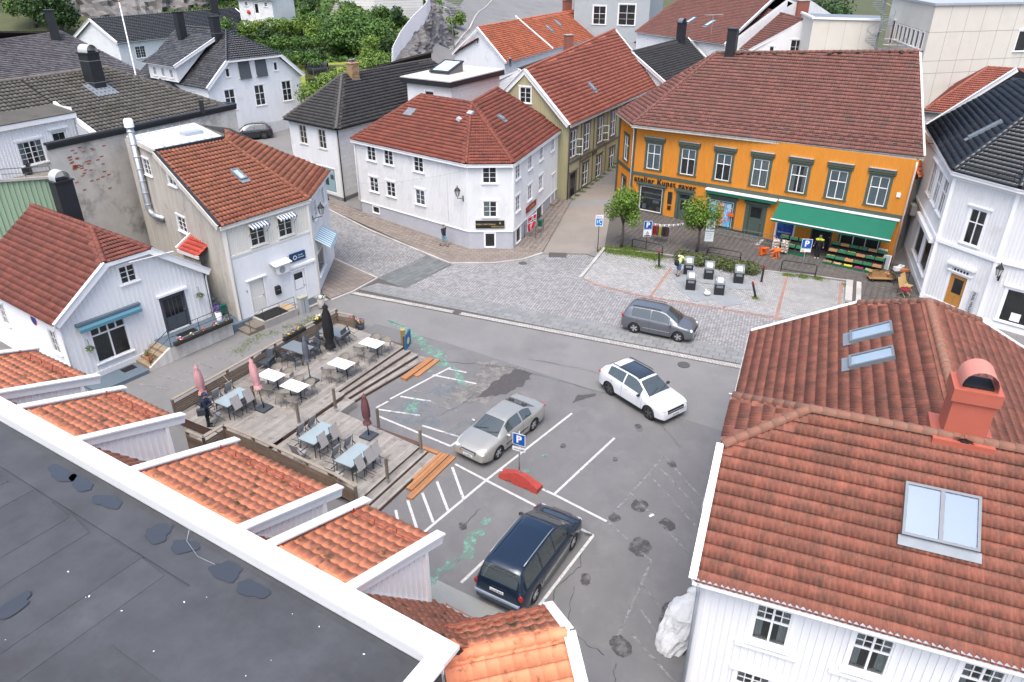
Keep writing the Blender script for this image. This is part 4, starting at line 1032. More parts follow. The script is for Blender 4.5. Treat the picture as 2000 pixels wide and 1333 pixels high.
# ------------------------------------------------------------------ orange shop building
h=thing('orange_shop_house','orange timber shop house with dark green trim and long brown tiled roof','house',(18,54,0))
OL,OR_,O0=(10.0,59.9),(26.9,48.0),(9.35,64.0)
ups=[Wn(u,4.08,1.15,2.0,'cross',cm=GREEN_T,cw=.2,head=.1,sill=.06,cur=c)for u,c in((1.79,'blind'),(4.72,'top'),(7.6,'top'),(10.45,'full'),(13.24,'sides'),(15.95,'blind'),(18.65,'blind'))]
fo=wall(h,OL,OR_,3.45,7.5,ups,ORANGE_W,pitch=.17,fine=True)
fg=wall(h,OL,OR_,0,3.45,[Wn(1.85,.55,2.0,2.05,'one',cm=GREEN_T,cw=.16,head=.08,sill=.05,room=1.2),Dr(4.75,.12,.95,2.35,dm=GREEN_T,cm=GREEN_T,cw=.22,head=.1,glass=[(.2,.8,.45,.78),(.1,.9,.86,.98)]),
Wn(7.85,.35,1.95,2.15,'one',cm=GREEN_T,cw=.2,head=.06,sill=.05),Dr(10.6,.15,1.05,2.4,dm=GREEN_T,cm=GREEN_T,cw=.3,head=.1,glass=[(.12,.88,.62,.95)]),
Wn(12.95,.35,1.3,2.2,'one',cm=WHITE_CLEAN,cw=.08,head=0,sill=0),Dr(15.6,.05,1.3,2.4,dm=BLACK,cm=GREEN_T,panels=0),Wn(18.2,.6,2.6,1.8,'three',cm=GREEN_T,cw=.12,room=1.0)],ORANGE_W,pitch=.17)
fc=wall(h,O0,OL,0,7.5,[Wn(2.15,4.08,1.1,2.0,'cross',cm=GREEN_T,cw=.2,head=.1),Wn(2.1,.9,1.2,1.7,'one',cm=GREEN_T,cw=.14)],ORANGE_W,pitch=.17)
plain(h,[OR_,(29.5,56.0),(24,69),(14,70),O0],0,7.5,ORANGE_W)
trim(h,fo,0,fo.L,3.42,3.68,GREEN_T,.07,'belt_course');trim(h,fc,0,fc.L,3.42,3.68,GREEN_T,.07,'belt_course');trim(h,fg,0,11.2,0,.42,M('shop_plinth',(.05,.055,.052),.8),.05,'plinth');trim(h,fg,19.6,20.6,0,.3,PLINTH_DK,.05,'plinth')
for P in(OL,O0):corner(h,P,0,7.45,GREEN_T,.2)
for it in ups:trim(h,fo,it['u']-.9,it['u']+.9,6.42,6.62,GREEN_T,.16,'window_hood');trim(h,fo,it['u']-.85,it['u']+.85,6.62,6.66,MATS['zinc_sheet'],.2,'hood_flashing')
for u0,u1 in((.5,3.2),(3.9,5.65),(6.55,9.1),(9.65,11.6)):trim(h,fg,u0,u1,2.72,2.9,GREEN_T,.16,'window_hood')
oe0,oe1,oe2=(8.97,64.1,7.6),(9.55,59.2,7.6),(27.5,48.6,7.6)
orL,orR=(16.6,63.15,12.45),(29.75,56.75,12.45)
TO=(.3,.36,'S2',.036)
r1=roof(h,[oe1,oe2,orR,orL],T_BROWN,TO,270,third=orL);orR=tuple(on_plane(r1.O,r1.n,orR));r2=roof(h,[oe0,oe1,orL],T_BROWN,TO,30)
roof(h,[(14,71,7.6),oe0,orL],T_BROWN,TO);roof(h,[(33,66,7.6),(14,71,7.6),orL,orR],T_BROWN,tiles=False)
caps(r1.obj,oe1,orL,T_BROWN,.14,.42,True,.03);caps(r1.obj,oe0,orL,T_BROWN,.13,.42,True,.03);caps(r1.obj,orL,orR,T_BROWN,.14,.42,True,.03)
rd=MB()
for i in range(46):
 t=RND.random();q=Vector(orL).lerp(Vector(orR),t);rd.ball((q.x+RND.uniform(-.15,.15),q.y-.15+RND.uniform(-.15,.1),q.z+RND.uniform(-.05,.06)),RND.uniform(.06,.13),6,4,(1.6,1.2,.6))
rd.build('moss',M('dark_moss',(.075,.062,.035),.95,(.05,.04,.025),4,.6),r1.obj,kind='stuff')
gutter(h,Vector(oe1)+Vector((-.04,-.07,-.05)),Vector(oe2)+Vector((0,-.07,-.05)),.08,WHITE_OLD,WHITE_OLD);gutter(h,Vector(oe0)+Vector((-.08,0,-.05)),Vector(oe1)+Vector((-.08,-.04,-.05)),.08,WHITE_OLD)
barge(h,oe2,orR,.24,.06,WHITE_OLD);pipe(h,[fo.p(-.12,7.4,.25),fo.p(-.1,6.9,.1),fo.p(-.1,.2,.1)]);pipe(h,[fo.p(20.6,7.4,.3),fo.p(20.6,6.9,.1),fo.p(20.6,.2,.1)],.05)
# snow hooks
sh=MB()
for j in range(2):
 for i in range(24):a=.9+i*.85+j*.4;q=r1.O+r1.u*a+r1.v*(.8+.35*j)+r1.n*.05;sh.beam(q,q+r1.u*.32,.03,.05)
sh.build('snow_hooks',BLACKIRON,r1.obj,kind='stuff')
chimney(h,17.6,62.6,11.3,14.3,.75,.75,-.5,BLACKM,'plate')
BLK=M('sign_black',(.02,.017,.015),.6)
me=text_mesh('atelier Kunst gaver',.62,BLK,.03,bold=.012,spacing=1.12);link('shop_lettering',me,h,fo.mat(2.95,3.12,.1)@UPRIGHT)
trim(h,fo,19.85,20.1,4.9,5.2,WHITE_CLEAN,.1,'alarm_box')
AWN=M('green_awning',(.004,.125,.075),.75,(.003,.10,.06),1.2,.5);AWN2=M('green_awning_lining',(.02,.12,.08),.8)
aw=thing('green_awning','large green fabric awning sloping out over the grocery stalls','awning',tuple(fo.p(16.3,3.2,.1)))
V=[];n=16
for i in range(n+1):
 u=12.3+(20.35-12.3)*i/n
 for d,z in((.12,3.3),(1.0,2.83),(1.75,2.38),(1.78,2.2)):V.append(fo.p(u,z+.015*math.sin(i*2.1+d),d))
MB().add(V,[(4*i+j,4*i+4+j,4*i+5+j,4*i+j+1)for i in range(n)for j in range(3)]).build('canopy',AWN,aw)
MB().beam(fo.p(12.25,2.38,1.8),fo.p(20.4,2.38,1.8),.06,.07).build('front_bar',WHITE_CLEAN,aw);MB().beam(fo.p(12.2,3.36,.13),fo.p(20.45,3.36,.13),.24,.12).build('cassette',WHITE_CLEAN,aw)
for u in(12.7,15.0,17.6,20.0):MB().tube([fo.p(u,2.9,.1),fo.p(u-.35,2.55,.9),fo.p(u,2.36,1.76)],.025,6).build('folding_arm',WHITE_CLEAN,aw)
aw=thing('rolled_awning','rolled-up white awning cassette with green valance above the poster window','awning',tuple(fo.p(9.4,3.3,.1)))
MB().beam(fo.p(6.55,3.33,.25),fo.p(12.1,3.33,.25),.42,.1).build('cassette',WHITE_CLEAN,aw)
MB().beam(fo.p(6.6,3.16,.4),fo.p(12.1,3.16,.4),.06,.22).build('valance',AWN,aw)
# poster (plain stand-in for the printed picture) and blue shop print
def stuck(h,fr,u0,u1,z0,z1,mat,d,name):return trim(h,fr,u0,u1,z0,z1,mat,.006,name,d)
def poster_mat(name,cols,sc_=2.5):
 m,nt,b=_nodes(name);N,L=nt.nodes,nt.links
 g=N.new('ShaderNodeNewGeometry');v=N.new('ShaderNodeTexVoronoi');v.inputs['Scale'].default_value=sc_
 L.new(g.outputs['Position'],v.inputs['Vector'])
 sp=N.new('ShaderNodeSeparateColor');L.new(v.outputs['Color'],sp.inputs[0]);cr=N.new('ShaderNodeValToRGB');cr.color_ramp.interpolation='CONSTANT'
 while len(cr.color_ramp.elements)<len(cols):cr.color_ramp.elements.new(.5)
 for i,c in enumerate(cols):cr.color_ramp.elements[i].position=i/len(cols);cr.color_ramp.elements[i].color=(*c,1)
 L.new(sp.outputs[0],cr.inputs[0]);L.new(cr.outputs[0],b.inputs['Base Color']);b.inputs['Roughness'].default_value=.5
 MATS[name]=m;return m
PO_B=poster_mat('poster_blue',[(.10,.42,.62),(.12,.5,.66),(.06,.3,.55),(.55,.16,.3),(.10,.45,.62),(.5,.6,.62)],9)
PO_F=poster_mat('poster_warm',[(.45,.22,.12),(.55,.3,.2),(.3,.12,.06),(.6,.45,.35),(.4,.1,.08)],7)
PO_D=poster_mat('poster_navy',[(.01,.04,.2),(.012,.06,.3),(.02,.1,.35),(.012,.05,.22)],6)
w_=fg
stuck(h,fg,6.98,8.72,.5,2.4,PO_B,.06,'poster');stuck(h,fg,7.55,8.15,.5,2.35,PO_F,.07,'poster_figure')
for u in(7.15,8.35):stuck(h,fg,u,u+.3,2.0,2.3,M('poster_pale',(.45,.62,.68),.5),.072,'poster_square')
stuck(h,fg,12.4,13.55,.4,2.5,PO_D,.06,'window_print');q=fg.obj
put_text(h,fg,12.95,.95,.075,'GRONNSAKER',.15,M('white_print',(.7,.72,.74),.5));put_text(h,fg,12.95,.78,.075,'FRUKT',.1,MATS['white_print'])
stuck(h,fg,3.35,3.72,1.5,2.5,BLACKM,.06,'notice_case');stuck(h,fg,3.4,3.7,1.0,1.35,BLACKM,.06,'mailbox')
stuck(h,fg,8.5,9.0,1.45,1.7,M('orange_paper',(.75,.12,.02),.6),.2,'orange_notice')
# ------------------------------------------------------------------ guesthouse
h=thing('guesthouse','olive-green timber guesthouse with plum trim and faded red roof up the side lane','house',(6,70,.6))
I0,I1=(4.75,61.8),(15.4,82.2);Ig=(-2.3,65.6)
iw=[Wn(u,4.15,1.25,2.25,'cross2',cm=PLUM,cw=.14,head=.07,cur=c)for u,c in((.95,None),(4.0,None),(7.2,'left'),(10.6,'blind'),(14,None),(17.4,None),(20.8,None))]
fi=wall(h,I0,I1,3.7,7.15,iw,OLIVE,pitch=.2)
il=[Wn(u,.95,1.25,2.0,'cross2',cm=PLUM,cw=.14,head=.07)for u in(4.0,7.3,10.7,14.1,17.5)]
fl=wall(h,I0,I1,.4,3.7,il+[Dr(1.2,.35,1.25,2.35,dm=BLACK,cm=PLUM,cw=.2,head=.12,glass=[(.1,.45,.4,.8),(.55,.9,.4,.8)])],OLIVE,pitch=.2)
trim(h,fi,0,fi.L,3.62,3.8,PLUM,.06,'belt_course');trim(h,fl,2.0,fi.L,.78,.9,PLUM,.06,'belt_course');trim(h,fi,0,fi.L,6.95,7.15,PLUM,.06,'frieze')
for u in(0.08,2.6,5.6,8.9,12.3):trim(h,fi,u,u+.16,3.8,6.95,PLUM,.045,'pilaster');trim(h,fl,u,u+.16,.4,3.62,PLUM,.045,'pilaster')
trim(h,fl,0,fl.L,0,.45,PLINTH_DK,.05,'plinth')
put_text(h,fi,4.7,3.42,.07,'Gjestehuset IBSEN',.52,BLK)
ir0,ir1=(1.1,63.85,11.1),(11.2,85.9,11.1);ie0,ie1=(4.75,61.3,7.1),(15.9,82.4,7.1);ib0,ib1=(-2.65,65.6,7.1),(7.3,88.6,7.1)
gl_=math.dist(Ig,I0)
wall(h,Ig,I0,.4,[(0,7.15),(gl_/2,11.0),(gl_,7.15)],[Wn(3.9,8.45,1.05,1.25,'c23',cw=.08)],OLIVE,pitch=.2)
plain(h,[I1,(8,86),Ig],.4,7.1,OLIVE)
r1=roof(h,[ie0,ie1,ir1,ir0],T_IB,(.3,.36,'S2',.036),200,third=ir0);ir1=tuple(on_plane(r1.O,r1.n,ir1));r2=roof(h,[ib1,ib0,ir0,ir1],T_IB,tiles=False)
caps(r1.obj,ir0,ir1,T_IB,.13,.42,True,.03)
o_=Vector((-.25,-.42,0))
barge(h,Vector(ie0)+o_*.3,Vector(ir0)+o_*.3,.34,.06,None,.34);barge(h,Vector(ib0)+o_*.3,Vector(ir0)+o_*.3,.34,.06,None,.34);barge(h,ie1,ir1,.3,.06,None,.22)
gutter(h,Vector(ie0)+Vector((.08,0,-.04)),Vector(ie1)+Vector((.08,0,-.04)),.07,WHITE_OLD,WHITE_OLD)
skylight(r1,8.6,2.0,.5,.95);pipe(h,[fi.p(-.1,7.0,.2),fi.p(-.1,6.6,.1),fi.p(-.1,.5,.1)],.05,PLUM)
for u0 in(7.85,1.6):
 A,B=fi.p(u0,4.25,.05),fi.p(u0+.35,4.25,.5);m=MB()
 for a,b in((A,B),(A+Vector((0,0,1.3)),B+Vector((0,0,1.3))),(A+Vector((0,0,.65)),B+Vector((0,0,.65)))):m.beam(a,b,.03,.05)
 for a in(A,B):m.beam(a,a+Vector((0,0,1.3)),.05,.03,fi.e)
 oc=m.build('open_casement',WHITE_CLEAN,h);MB().quad(A,B,B+Vector((0,0,1.3)),A+Vector((0,0,1.3))).build('pane',GLASS,oc)
 # ------------------------------------------------------------------ red-roofed white house, lower right
h=thing('red_roof_house','white boarded house with large weathered red tile roof in the lower right','house',(8,20,0))
RO,Re,Rn=Vector((4.72,13.7,0)),Vector((.929,-.370,0)),Vector((.370,.929,0))
def q(t,s,z):return RO+Re*t+Rn*s+Vector((0,0,z))
ZE,SL=5.2,.645
zr=ZE+4.55*SL
TR=(.30,.36,'S2',.04)
zc=ZE+3.2*SL;zc2=ZE+(9.1-6.0)*SL
fe=q(0,0,ZE);fe2=q(16,0,ZE)
r1=roof(h,[fe,fe2,q(16,4.55,zr),q(2.1,4.55,zr),q(0,3.2,zc)],T_RB,TR,150,third=q(2.1,4.55,zr))
r2=roof(h,[q(0,5.95,zc),q(0,3.2,zc),q(2.1,4.55,zr)],T_RB,TR,15)
r3=roof(h,[q(16,9.1,ZE),q(0,9.1,ZE),q(0,5.95,zc),q(2.1,4.55,zr),q(16,4.55,zr)],T_RB,TR,third=q(2.1,4.55,zr))
zb,tb,sb=8.28,5.88,13.5
SLB=(zb-ZE)/tb
r4=roof(h,[q(0,15.0,ZE),q(0,7.2,ZE),q(tb,4.3,zb),q(tb,sb,zb),q(3.8,15.0,ZE+3.8*SLB)],T_RB,TR,130,third=q(tb,sb,zb))
r5=roof(h,[q(2*tb,4.3,ZE),q(2*tb,15.0,ZE),q(2*tb-3.8,15.0,ZE+3.8*SLB),q(tb,sb,zb),q(tb,4.3,zb)],T_RB,TR,third=q(tb,sb,zb))
r6=roof(h,[q(2*tb-3.8,15.05,ZE+3.8*SLB),q(3.8,15.05,ZE+3.8*SLB),q(tb,sb,zb)],T_RB,TR)
for a,b,i in((q(0.03,3.2,zc),q(2.1,4.55,zr),1),(q(0.03,5.95,zc),q(2.1,4.55,zr),1),(q(2.1,4.55,zr),q(16,4.55,zr),1),(q(tb,4.9,zb),q(tb,sb,zb),1),(q(3.8,15.0,ZE+3.8*SLB),q(tb,sb,zb),1),(q(2*tb-3.8,15.0,ZE+3.8*SLB),q(tb,sb,zb),1)):caps(r1.obj,a,b,M('ridge_weathered',(.29,.115,.075),.85,(.17,.12,.09),5,.9,dirt=(.28,.27,.22),dscale=7,dlo=.6,dhi=.68,damt=.7,bump=.3),.14,.36,True,.04)
barge(h,q(-.06,-.05,ZE+.02),q(-.06,3.2,zc+.02),.3,.05,None,.2);barge(h,q(-.06,9.1,ZE),q(-.06,5.95,zc),.3,.05,None,.2)
barge(h,q(-.02,15.08,ZE),q(3.8,15.08,ZE+3.8*SLB),.3,.05,None,.2);barge(h,q(2*tb,15.08,ZE),q(2*tb-3.8,15.08,ZE+3.8*SLB),.3,.05,None,.2)
gutter(h,q(-.05,-.1,ZE-.03),q(16,-.1,ZE-.03),.075,WHITE_CLEAN);gutter(h,q(-.08,7.4,ZE-.03),q(-.08,15,ZE-.03),.065)
fl_=MB()
for i in range(26):fl_.beam(q(.05+i*.6,-.015,ZE+.045),q(.62+i*.6,-.015,ZE+.045),.1,.012,(0,0,1))
fl_.build('eave_flashing',ZINC,h)
A_,B_=q(.25,.35,0),q(14.5,.35,0)
CW_RB=M('white_boards_near',(.76,.765,.77),.5,(.70,.71,.72),1.2,.4,stretch=(1,1,.3),dirt=(.5,.5,.5),dscale=.7,dlo=.62,dhi=.85,damt=.4)
fr_=wall(h,A_,B_,0,5.02,[Wn(u,3.32,.9,1.33,'rb',cur='sides',room=.8,sill=.1)for u in(1.8,4.16,6.52,8.9)]+[Wn(u,.75,.9,1.3,'rb',cur='sides')for u in(1.65,4.1,6.5,8.9)],CW_RB,pitch=.19,bw=.07,bt=.03,fine=True,ind=True)
for u in(1.8,4.16,6.52,8.9):trim(h,fr_,u-.8,u+.8,3.05,3.17,WHITE_CLEAN,.1,'window_board');trim(h,fr_,u-.8,u+.7,2.1,2.2,WHITE_CLEAN,.1,'window_board')
wl=wall(h,q(.25,8.75,0),q(.25,.35,0),0,[(0,5.02),(3.0,zc-.15),(5.6,zc-.15),(8.4,5.02)],[Wn(4.2,2.9,.9,1.2,'c23')],CW_RB,pitch=.19,bw=.06)
wall(h,q(.3,14.8,0),q(.3,8.75,0),0,5.02,[Wn(1.6,2.9,.9,1.2,'c23'),Wn(4.2,2.9,.9,1.2,'c23'),Wn(3.0,.9,1.4,1.4,'two')],CW_RB,pitch=.19)
wall(h,q(11.5,14.8,0),q(.3,14.8,0),0,[(0,5.05),(3.6,7.05),(7.6,7.05),(11.2,5.05)],[Wn(3.5,3.2,.9,1.2,'c23'),Wn(7.5,3.2,.9,1.2,'c23')],CW_RB,pitch=.19)
plain(h,[q(11.5,4,0),q(11.5,14.8,0)],0,5.1,CW_RB)
corner(h,A_,0,5.0,WHITE_CLEAN,.16)
pipe(h,[q(.1,-.1,ZE-.1),q(.12,.12,ZE-.5),q(.12,.22,ZE-1.0),q(.12,.22,.2)],.05,ZINC);pipe(h,[q(-.1,1.8,ZE+1.35),q(-.16,1.72,ZE+.95),q(-.16,3.6,ZE+.75),q(-.14,7.3,ZE-.02)],.05)
skylight(r1,4.62,2.42,1.72,1.42,double=True,blind='blue_blind',frame=M('grey_frame',(.17,.19,.21),.45))
skylight(r4,2.68,3.95,.9,1.42,frame=MATS['grey_frame']);skylight(r4,4.68,3.9,.84,1.42,frame=MATS['grey_frame'])
cx=q(5.9,4.95,0)
ch=chimney(h,cx.x,cx.y,7.3,9.55,.98,.82,math.atan2(-.37,.929),REDMETAL,'barrel',flash=False,capmat=M('pale_red_metal',(.55,.22,.17),.35,(.47,.17,.13),3,.5))
MB().cbox((cx.x,cx.y,9.4),(1.12,.96,.3),math.atan2(-.37,.929)).build('chimney_collar',REDMETAL,ch);MB().cbox((cx.x,cx.y,8.02),(1.45,1.35,.3),math.atan2(-.37,.929)).build('chimney_apron',REDMETAL,ch)
v_=q(6.55,6.9,0);MB().lathe([(.07,7.4),(.07,8.55),(.13,8.57),(.14,8.75),(.05,8.82),(0,8.82)],10,(v_.x,v_.y,0)).build('roof_vent',BLACKM,h,True)

# ------------------------------------------------------------------ little white gabled shop, left
h=thing('gabled_shop_house','small white boarded shop house with half-hipped maroon tile roof and blue sunblind','house',(-21,36,0))
g0,g1=Vector((-22.1,31.7,0)),Vector((-17.5,38.2,0));ge=(g1-g0).normalized();gn=Vector((ge.y,-ge.x,0));GL=(g1-g0).length
def q(s,d,z):return g0+ge*s+gn*d+Vector((0,0,z))  # d outwards of the front gable
mid=GL/2;sl=.73;ov=.3;ze=3.9
zc=ze+2.75*sl;za=ze+mid*sl
TL=(.3,.34,'S2',.036)
HY=M('white_boards_shop',(.79,.79,.79),.5,(.72,.725,.73),1.3,.4,stretch=(1,1,.3))
fr_=wall(h,g0,g1,.0,[(0,ze),(2.75,zc-.05),(GL-2.75,zc-.05),(GL,ze)],[Wn(3.85,4.42,.85,.95,'c23',cw=.1),Wn(2.15,.78,1.8,1.98,'shop4',cw=.09,room=.9,bars=.035),Dr(5.85,.9,1.3,2.05,dm=DARKDOOR,cm=DARKDOOR,cw=.1,head=.0,glass=[(.1,.3,.42,.92),(.34,.48,.42,.92),(.52,.66,.42,.92),(.7,.9,.42,.92)])],HY,pitch=.25,bw=.055,bt=.028,fine=True,ind=True)
trim(h,fr_,5.0,6.75,3.08,3.2,WHITE_CLEAN,.2,'door_hood');trim(h,fr_,0,GL,0,.35,WHITE_CLEAN,.05,'plinth')
gs=wall(h,q(0,-9.2,0),g0,0,ze,[Wn(8.1,1.6,.7,1.3,'c23'),Wn(2.5,1.6,.7,1.3,'c23')],HY,'horiz',pitch=.16)
plain(h,[g1,q(GL,-9.2,0),q(0,-9.2,0)],0,ze,HY);plain(h,[q(0,-9.1,0),q(mid,-9.1,0)],ze,ze,HY)
MB().quad(q(0,-9.2,ze),q(GL,-9.2,ze),q(mid,-9.2,za)).build('gable',HY,h)
r1=roof(h,[q(-ov,-9.4,ze-ov*sl),q(-ov,ov,ze-ov*sl),q(2.75,ov,zc),q(mid,-2.9,za),q(mid,-9.4,za)],T_LH,TL,190,third=q(mid,-2.9,za))
r2=roof(h,[q(2.75,ov,zc),q(GL-2.75,ov,zc),q(mid,-2.9,za)],T_LH,TL,40)
r3=roof(h,[q(GL+ov,ov,ze-ov*sl),q(GL+ov,-9.4,ze-ov*sl),q(mid,-9.4,za),q(mid,-2.9,za),q(GL-2.75,ov,zc)],T_LH,TL,60,third=q(mid,-2.9,za))
for a,b in((q(2.75,ov,zc),q(mid,-2.9,za)),(q(GL-2.75,ov,zc),q(mid,-2.9,za)),(q(mid,-2.9,za),q(mid,-9.4,za))):caps(r1.obj,a,b,T_LH,.13,.4,True,.03)
barge(h,q(-ov,ov,ze-ov*sl),q(2.75,ov,zc),.34,.06,None,.2);barge(h,q(GL+ov,ov,ze-ov*sl),q(GL-2.75,ov,zc),.34,.06,None,.2);beam_part(h,'fascia',q(2.75,ov+.02,zc-.12),q(GL-2.75,ov+.02,zc-.12),.05,.2,WHITE_CLEAN)
gutter(h,q(-ov-.05,-9.4,ze-ov*sl-.02),q(-ov-.05,ov,ze-ov*sl-.02));gutter(h,q(3.9,ov+.1,zc-.3),q(GL-1.6,ov+.1,zc-.45),.05)
pipe(h,[q(GL+.2,.15,3.6),q(GL+.05,.1,3.3),q(GL+.02,.1,.3)],.04);pipe(h,[q(-.2,.15,3.5),q(-.05,.1,3.2),q(-.05,.1,.2)],.04)
c=q(mid+.6,-6.3,0);chimney(h,c.x,c.y,6.0,8.6,.95,.75,.96,BLACKM,'barrel',flash=False)
aw=thing('blue_sunblind','half-open blue fabric sunblind over the big shop window of the gabled house','awning',tuple(fr_.p(2.3,3.1,.05)))
MB().beam(fr_.p(.65,3.2,.12),fr_.p(4.0,3.2,.12),.22,.12).build('cassette',BLUEGREY,aw)
BL_AW=M('teal_fabric',(.10,.24,.31),.8,(.08,.2,.26),2,.4)
MB().hexa([fr_.p(.7,2.98,.34),fr_.p(3.95,2.98,.34),fr_.p(3.95,2.98,.33),fr_.p(.7,2.98,.33),fr_.p(.7,3.16,.12),fr_.p(3.95,3.16,.12),fr_.p(3.95,3.15,.1),fr_.p(.7,3.15,.1)]).build('canopy',BL_AW,aw)
MB().beam(fr_.p(.7,2.9,.35),fr_.p(3.95,2.9,.35),.012,.17).build('valance',BL_AW,aw)
# porch with steps
PO=thing('entrance_porch','white plastered porch with blue-grey floor, steps and iron railing before the gabled house','porch',tuple(q(6,.8,0)))
m=MB();V=[q(4.3,.06,0),q(8.15,.06,0),q(8.15,1.55,0),q(4.3,1.55,0)];m.prism([(v.x,v.y)for v in V],0,.82);m.build('plinth',WHITE_OLD,PO)
for i in range(11):a=.07+i*.136;MB().hexa([q(4.28,a,.823),q(8.2,a,.823),q(8.2,a+.128,.823),q(4.28,a+.128,.823),q(4.28,a,.86),q(8.2,a,.86),q(8.2,a+.128,.86),q(4.28,a+.128,.86)]).build('floor_board',BLUEGREY,PO)
for i in range(4):z=.17*(4-i)+.02;MB().hexa([q(4.25-.3*(i+1),.1,0),q(4.25-.3*i,.1,0),q(4.25-.3*i,1.45,0),q(4.25-.3*(i+1),1.45,0),q(4.25-.3*(i+1),.1,z),q(4.25-.3*i,.1,z),q(4.25-.3*i,1.45,z),q(4.25-.3*(i+1),1.45,z)]).build('step',M('tan_stone',(.34,.27,.18),.85,(.25,.2,.14),4,.7),PO)
m=MB();m.hexa([q(3.0,1.45,0),q(4.3,1.45,0),q(4.3,1.6,0),q(3.0,1.6,0),q(3.0,1.45,.2),q(4.3,1.45,.85),q(4.3,1.6,.85),q(3.0,1.6,.2)]);m.build('stair_wall',WHITE_OLD,PO)
m=MB()
for s,z in((3.1,.15),(4.4,.86),(6.2,.86),(8.1,.86)):m.tube([q(s,1.5,z),q(s,1.5,z+.95)],.018,6)
m.tube([q(3.1,1.5,1.1),q(4.4,1.5,1.81),q(8.1,1.5,1.81)],.018,6);m.tube([q(3.1,1.5,.7),q(4.4,1.5,1.36),q(8.1,1.5,1.36)],.012,6);m.tube([q(8.1,1.5,1.81),q(8.1,.1,1.81)],.016,6);m.build('railing',BLACKIRON,PO)
MB().cbox(q(5.85,.75,.868),(1.1,.5,.012),math.atan2(ge.y,ge.x)).build('door_mat',BLACK,PO)
rp_=thing('wheelchair_ramp','low blue-grey boarded platform before the shop window of the gabled house','platform',tuple(q(1.6,1,0)))
for i in range(10):
 a=.3+i*.14;MB().hexa([q(.1,a,.0),q(2.85,a,0),q(2.85,a+.13,0),q(.1,a+.13,0),q(.1,a,.2),q(2.85,a,.2),q(2.85,a+.13,.2),q(.1,a+.13,.2)]).build('board',BLUEGREY,rp_)
MB().cbox(q(2.3,.7,.206),(.7,.5,.012),math.atan2(ge.y,ge.x)).build('door_mat',BLACK,rp_)
# side stairs between the two houses
ss=thing('side_stairs','blue-grey wooden stairs climbing between the gabled shop and the cream office house','stairs',tuple(q(8.9,-1,0)))
for i in range(9):MB().hexa([q(8.15,.2-.3*i,.5+.19*i),q(9.1,.2-.3*i,.5+.19*i),q(9.1,-.12-.3*i,.5+.19*i),q(8.15,-.12-.3*i,.5+.19*i),q(8.15,.2-.3*i,.55+.19*i),q(9.1,.2-.3*i,.55+.19*i),q(9.1,-.12-.3*i,.55+.19*i),q(8.15,-.12-.3*i,.55+.19*i)]).build('tread',BLUEGREY,ss)
for i in range(9):MB().hexa([q(8.17,-.1-.3*i,.36+.19*i),q(9.08,-.1-.3*i,.36+.19*i),q(9.08,-.12-.3*i,.36+.19*i),q(8.17,-.12-.3*i,.36+.19*i),q(8.17,-.1-.3*i,.5+.19*i),q(9.08,-.1-.3*i,.5+.19*i),q(9.08,-.12-.3*i,.5+.19*i),q(8.17,-.12-.3*i,.5+.19*i)]).build('riser',BLACKM,ss)
MB().hexa([q(8.1,.2,.02),q(9.6,.2,.02),q(9.6,1.35,.02),q(8.2,1.35,.02),q(8.1,.2,.5),q(9.6,.2,.5),q(9.6,1.35,.45),q(8.2,1.35,.45)]).build('landing',BLUEGREY,ss)

# ------------------------------------------------------------------ cream office house
h=thing('cream_office_house','cream boarded office house with chestnut tile roof and a pale flat roof behind','house',(-16,42,0))
oL,oR=Vector((-16.0,38.4,0)),Vector((-12.5,43.0,0));oB=Vector((-20.6,42.8,0));oR2=Vector((-12.9,49.6,0));oC=Vector((-24.3,46.3,0));oD=Vector((-21.4,51.0,0))
ZO,ZR=6.3,9.3
fo_=wall(h,oL,oR,4.35,ZO,[Wn(2.1,4.55,1.0,1.2,'c23',cw=.07,fm=OFFWHITE),Wn(4.03,4.55,1.0,1.2,'c23',cw=.07,fm=OFFWHITE)],OFFWHITE,pitch=.16,fine=True)
fp_=wall(h,oL,oR,0,4.35,[Dr(1.45,.5,.95,2.05,dm=OFFWHITE,cm=WHITE_CLEAN,head=.12),Dr(4.45,.1,.95,2.05,dm=WHITE_CLEAN,cm=WHITE_CLEAN,glass=[(.18,.85,.4,.92)],panels=0,head=.04)],WHITE,'horiz',pitch=.15)
trim(h,fo_,0,fo_.L,4.3,4.42,OFFWHITE,.07,'belt_course');trim(h,fp_,3.3,5.78,2.42,2.56,WHITE_CLEAN,.14,'ledge')
sd=wall(h,oB,oL,0,[(0,ZR-.15),(math.dist(oB,oL),ZO)],[Wn(.9,7.45,1.05,.95,'c23',cw=.07),Wn(.95,4.6,1.15,.95,'c23',cw=.07)],WHITE_OLD,pitch=.15)
wall(h,oC,oB,0,ZR,[Wn(2.6,7.45,1.0,1.0,'c23',cw=.07)],WHITE_OLD,pitch=.15)
sr=wall(h,oR,oR2,0,ZO,[Wn(2.0,.9,2.2,1.5,'one'),Wn(2.2,4.5,1.0,1.2,'c23'),Wn(5,4.5,1.0,1.2,'c23')],WHITE,pitch=.16)
plain(h,[oR2,oD],0,6.2,WHITE_OLD);plain(h,[oD,oC],0,ZR-.1,WHITE_OLD);MB().quad((oR2.x,oR2.y,6.2),(oD.x,oD.y,6.2),(oD.x,oD.y,ZR-.1),(-19.0,49.9,ZR-.1)).build('gable',WHITE_OLD,h)
for P in(oL,oR):corner(h,P,0,ZO,OFFWHITE,.15)
n_=Vector((ge.y,-ge.x,0))
eA,eB=(-15.95,38.05,6.35),(-12.35,43.15,6.35);eC=(-12.55,49.8,6.35);tA,tB=(-20.75,42.55,ZR),(-18.0,46.1,ZR)
TF=(.24,.36,'wave',.036)
r1=roof(h,[eA,eB,tB,tA],T_OF,TF,200);r2=roof(h,[eB,eC,(-19.0,49.0,ZR),tB],T_OF,TF,30)
